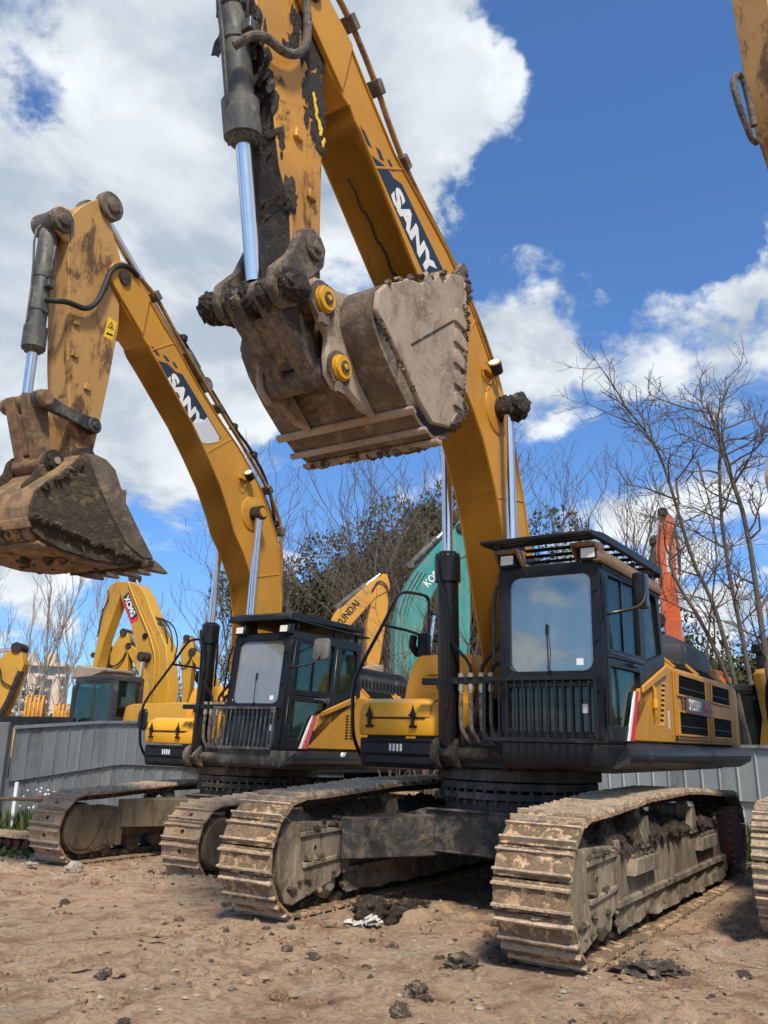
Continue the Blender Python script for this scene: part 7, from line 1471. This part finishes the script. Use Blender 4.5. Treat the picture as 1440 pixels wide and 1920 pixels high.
# middle: brushy trees behind the two machines
spots = [(-3.6, 31, 0, 1.0, 'dome', 0.2), (-2.2, 30, 0.5, 1.08, 'dome', 1.3), (-0.6, 31, 0.5, 1.02, 'dome2', 2.0), (0.9, 30, 0.5, 1.06, 'dome', 3.7), (2.4, 31, 0.5, 1.1, 'dome2', 0.9), (3.6, 30, 0.5, 1.1, 'dome', 5.0), (5.6, 29, 0.3, 1.12, 'dome2', 4.1), (6.9, 30, 0.3, 1.16, 'dome', 2.6), (8.3, 31, 0.3, 1.1, 'dome2', 1.0), (-4.6, 32, 0, 0.95, 'dome2', 3.1)]
names_ = ['leftmost, partly behind the left boom', 'second from the left boom', 'third from the left boom', 'between the two booms', 'left of the teal boom', 'behind the teal boom', 'first one right of the middle boom', 'second one right of the middle boom', 'third one right of the middle boom', 'low one right behind the left boom']
for (x, y, z, s_, k, a), nm in zip(spots, names_):
    bare_tree(k, 'brushy_tree', 'bare brushy tree on the slope, '+nm, x, y, z, BT, a, s_, 'bare brushy trees on the slope', seed=21 if k == 'dome' else 33, H=9.5, spread=0.55, lean=(0, 0), r0=0.07, levels=3, nb=(7, 4, 4), stems=3, upright=0.8, twig=0.0095, start=0.30)
# left: poplars, and taller pale stems
pop = [(-18.4, 42, 1.0, 'a'), (-17.2, 41, 1.05, 'b'), (-19.9, 43, 0.95, 'b'), (-15.7, 39, 1.05, 'a'), (-14.4, 38, 1.0, 'c'), (-13.5, 39, 1.02, 'b'), (-12.9, 40, 0.98, 'a'), (-11.2, 41, 1.0, 'c'), (-10.2, 42, 1.0, 'b'), (-9.1, 43, 1.02, 'a'), (-8.2, 42, 0.98, 'c'), (-14.9, 43, 0.9, 'c')]
pn = ['at the left edge', 'second from the left edge', 'far one peeping at the left edge', 'with the forked crown before the apartment block', 'right of the one before the apartment block', 'third right of the apartment block', 'just left of the yellow arm beyond the fence', 'inside the bend of the yellow arm beyond the fence', 'right of the yellow boom beyond the fence', 'second right of the yellow boom beyond the fence', 'close to the left boom cylinder', 'thin one behind the forked one']
for (x, y, s_, k), nm in zip(pop, pn):
    bare_tree('p'+k, 'poplar', 'slim bare poplar '+nm, x, y, -0.2, PT, x, s_, 'bare poplars beyond the yard', seed={'a': 41, 'b': 52, 'c': 63}[k], H=10.5, spread=0.36, lean=(0.04, 0), r0=0.065, levels=2, nb=(15, 5), stems={'a': 1, 'b': 2, 'c': 2}[k], upright=1.5, twig=0.011, start=0.26, blen=(0.16, 0.30))
# a branch reaching in from the left boom
# ---------------------------------------------------------------- evergreen crowns on the slope
def crown_mesh(seed, n, size, r):
    g = np.random.default_rng(seed); lobes = g.normal(0, 1, (9, 3))*np.array([0.5, 0.5, 0.3])*r+np.array([0, 0, r*0.75]); rad = g.uniform(0.42, 0.75, 9)*r
    m = MB(); k = 0
    while k < n:
        i = g.integers(9); d = g.normal(0, 1, 3); d /= np.linalg.norm(d); p = lobes[i]+d*rad[i]*(0.55+0.45*g.random()**0.5)
        if p[2] < 0.02*r: continue
        u = g.normal(0, 1, 3)+d*0.4; u /= np.linalg.norm(u); w = np.cross(u, g.normal(0, 1, 3)); w /= np.linalg.norm(w); s_ = size*g.uniform(0.6, 1.3)
        a, b = u*s_, w*s_*0.55
        m.add([p-a*0.5, p+b*0.5+u*s_*0.05, p+a*0.6+np.array([0, 0, 0.15*s_]), p-b*0.5], [[0, 1, 2, 3]]); k += 1
    return m
EV = [crown_mesh(s_, 8000, 0.17, 2.2).mesh('crown', M_leaf, 0, fixn=False) for s_ in (1, 2, 3)]
EVB = [crown_mesh(s_, 7000, 0.15, 2.2).mesh('crown', M_leafbrown, 0, fixn=False) for s_ in (4, 5)]
tm = MB(); tm.tube([(0, 0, -1.2), (0.05, 0.02, 0.6), (0, 0, 1.8)], 0.16, 7, r1=0.07); TK = tm.mesh('trunk', M_bark)
def evergreen(x, y, z, s_, k, label, brown=False, group='bushy trees on the slope', name='evergreen_tree'):
    o = thing(name, label, 'tree', group); link('crown', (EVB if brown else EV)[k % (2 if brown else 3)], o); link('trunk', TK, o); o.location = (x, y, z); o.rotation_euler = (0, 0, k*1.7); o.scale = (s_, s_, s_*(0.9+0.1*(k % 3)))
# hill terrain behind the yard
m = MB(); hx = np.linspace(-9, 60, 50); hy = np.linspace(33, 110, 36); vs = []
def hill_z(x, y):
    a = np.interp(x, [-9, -7, -5.8, -4.7, -0.6, 3.3, 5, 8, 12, 15.9, 17.6, 20.8, 30, 60], [0, 2.0, 5.6, 7.6, 9.4, 10.8, 11.2, 7.0, 6.0, 7.6, 4.8, 4.6, 4, 4]); s_ = min(1, max(0, (y-34)/11)); return a*(s_*s_*(3-2*s_))-0.1
for y in hy:
    for x in hx: vs.append((x, y, hill_z(x, y)))
m.add(vs, [[j*50+i, j*50+i+1, (j+1)*50+i+1, (j+1)*50+i] for j in range(35) for i in range(49)])
mh = dirty('hill_scrub_soil', (0.075, 0.06, 0.035), (0.05, 0.055, 0.022), 0.5, 0.6, 0.95, bump=0.5, bdist=0.2)
part('hill', m, mh, None, kind='structure', sharp=80)
g = random.Random(77); k = 0; desc = ['dark green', 'brownish', 'dense dark green', 'dull brown']; placed = []
for x, y, s_, br in [(-6.4, 44, 0.95, 1), (-5.0, 45, 1.15, 0), (-3.4, 44, 1.2, 0), (-2.0, 43, 1.2, 0), (-0.6, 45, 1.2, 1), (0.9, 44, 1.25, 0), (2.3, 46, 1.3, 0), (3.6, 47, 1.45, 0), (5.0, 48, 1.5, 0), (6.4, 47, 1.4, 0), (-5.6, 41, 0.9, 0), (-4.0, 40, 1.0, 1), (-2.4, 39, 1.0, 1), (-0.9, 39, 1.0, 1), (0.7, 39, 1.0, 1), (2.2, 39, 1.05, 1), (3.8, 40, 1.1, 0), (5.2, 40, 1.15, 0), (-6.6, 37, 0.75, 0), (-4.9, 36, 0.8, 1), (-3.2, 36, 0.8, 1), (-1.4, 35.5, 0.8, 1), (0.4, 35.5, 0.85, 1), (2.2, 36, 0.9, 0), (4.2, 36, 0.95, 0), (6.0, 37, 0.9, 0)]:
    evergreen(x, y, hill_z(x, y)-0.3, s_, k, '', bool(br)); placed.append((C.objects[-1], x, y, br)); k += 1
rs = []
for x, y, s_, br in [(13.2, 38, 1.5, 0), (14.6, 38, 1.35, 0), (15.8, 38, 1.15, 0), (17.0, 38, 1.0, 1), (18.4, 38, 1.0, 0), (19.8, 39, 1.05, 0), (12.0, 33, 1.0, 0), (13.6, 33, 0.95, 0), (15.2, 33, 0.9, 1), (16.6, 34, 0.9, 0), (11.4, 30, 0.8, 0), (12.8, 30, 0.8, 0)]:
    evergreen(x, y, max(0, hill_z(x, y) if y > 33 else 0.2), s_, k, '', bool(br), 'bushy trees behind the right fence'); rs.append((x, y, br)); k += 1
ls = [(-19.2, 47, 1.2, 0), (-17.4, 48, 0.9, 0), (-13.4, 46, 1.25, 0), (-12.0, 46, 1.45, 0), (-10.6, 46, 1.3, 0), (-15.4, 44, 0.95, 0), (-14.2, 44, 0.9, 1), (-16.6, 44, 0.85, 1), (-8.9, 45, 1.0, 0), (-7.8, 44, 0.9, 0), (-20.6, 46, 1.0, 0)]
for x, y, s_, br in ls:
    evergreen(x, y, -0.3, s_, k, '', bool(br), 'bushy trees behind the left yard'); k += 1
rank = {}
for o in C.objects:
    if o.name.startswith('evergreen_tree') and o.parent is None:
        g_ = o['group']; rank.setdefault(g_, []).append(o)
for g_, lst in rank.items():
    lst.sort(key=lambda o: o.location.x/o.location.y)
    n = len(lst)
    for i, o in enumerate(lst):
        brown = 'brownish scrubby' if o.children[0].data in EVB or (len(o.children) > 1 and o.children[1].data in EVB) else 'dark evergreen'
        where = {'bushy trees on the slope': 'on the slope between the two booms', 'bushy trees behind the right fence': 'behind the right fence', 'bushy trees behind the left yard': 'beyond the yellow machines at the left'}[g_]
        ORD = ['leftmost', 'second from left', 'third from left', 'fourth from left', 'fifth from left', 'sixth from left', 'seventh from left', 'eighth from left', 'ninth from left', 'tenth from left', 'eleventh from left', 'twelfth from left', 'thirteenth from left']
        pos = ORD[i] if i < 13 and i < (n+1)//2 else ORD[n-1-i].replace('left', 'right')
        hgt = ['low', 'medium', 'tall'][0 if o.scale.x < 0.9 else (1 if o.scale.x < 1.15 else 2)]
        o['label'] = '%s %s tree %s, %s' % (hgt, brown, where, pos)
# scrub stems in front of the slope: countless
m = MB(); g = random.Random(9)
for k in range(650):
    x = g.uniform(-7, 9.5); y = g.uniform(31.5, 38); z = 0 if y < 34 else hill_z(x, y)
    h = g.uniform(2.2, 5.2); p = Vector((x, y, z)); d = Vector((g.gauss(0, 0.2), g.gauss(0, 0.1), 1)).normalized(); pts = [p]
    for i in range(3): d = (d+Vector((g.gauss(0, 0.15), g.gauss(0, 0.1), 0))).normalized(); p = p+d*h/3; pts.append(p)
    m.tube(pts, g.uniform(0.012, 0.03), 3, r1=0.006)
    for i in range(4): b = pts[g.randrange(1, 3)]; e = b+Vector((g.gauss(0, 0.5), g.gauss(0, 0.3), g.uniform(0.3, 1.1))); m.tube([b, e], 0.011, 3, r1=0.004)
link('thicket', m.mesh('thicket', M_twig, 0, fixn=False), kind='stuff')
m = MB(); g = random.Random(10)
for k in range(260):
    x = g.uniform(0.15, 2.2); y = 21.8+g.uniform(-0.4, 0.4); p = Vector((x, y, 0)); d = Vector((g.gauss(0, 0.15), 0, 1)).normalized(); pts = [p]; h = g.uniform(3, 6)
    if k > 34: break
    for i in range(4): d = (d+Vector((g.gauss(0, 0.12), g.gauss(0, 0.1), 0))).normalized(); p = p+d*h/4; pts.append(p)
    m.tube(pts, 0.03, 4, r1=0.008)
    for i in range(9): b = pts[g.randrange(1, 5)]; e = b+Vector((g.gauss(0, 0.5), g.gauss(0, 0.3), g.uniform(0.1, 0.9))); m.tube([b, e], 0.012, 3, r1=0.004)
link('thicket', m.mesh('thicket', M_twig, 0, fixn=False), kind='stuff')
# ---------------------------------------------------------------- apartment blocks in the distance
def apartment(label, x, y, w, d, h, mat, yaw, nf, ncol, z0=-4):
    rt = thing('apartment_block', label, 'building', mw=yaw_mw(x, y, z0, yaw)); m = MB(); m.box(-w/2, w/2, -d/2, d/2, 0, h); m.box(-w/2-0.4, w/2+0.4, -d/2-0.4, d/2+0.4, h, h+0.8); m.box(-w/5, w/8, -d/4, d/4, h+0.8, h+3.6); m.box(-w/2-0.3, -w/2+1.6, -d/2-0.9, -d/2, 0, h-2); m.box(w/6, w/6+2.2, -d/2-0.9, -d/2, 0, h-3)
    part('wall', m, mat, rt)
    fm = MB(); fm.box(-0.85, 0.85, -0.10, 0.06, -1.0, 1.0); wm = fm.mesh('window', M_winfar)
    bm2 = MB(); bm2.box(-1.2, 1.2, -0.8, 0.0, -1.45, -0.75); bal = bm2.mesh('balcony', M_wall2)
    for f in range(nf):
        for c_ in range(ncol):
            xx = -w/2+w*(c_+0.5)/ncol; o = link('window', wm, rt); o.location = (xx, -d/2-0.02, (f+0.6)*h/nf)
            if c_ % 3 == 1: o = link('balcony', bal, rt); o.location = (xx, -d/2-0.02, (f+0.6)*h/nf)
apartment('nearer beige apartment block between the poplars at the left', -86, 220, 8.0, 9, 27.5, M_wall, R(12), 9, 5)
apartment('taller pale apartment block with balconies left of the beige one', -95, 228, 10, 9, 28.5, M_wall2, R(8), 9, 5)
# distant line of trees and land
m = MB(); g = random.Random(31)
for k in range(420):
    x = -260+1.25*k; z = 0; m.blob((x, 300+g.uniform(-15, 15), 3+g.uniform(-1, 2)), (g.uniform(4, 8), 4, g.uniform(4, 8)), k, 1, 0.5, 2.0)
link('far_woods', m.mesh('far_woods', M_leaf, 0, fixn=False, sharp=80), kind='stuff')
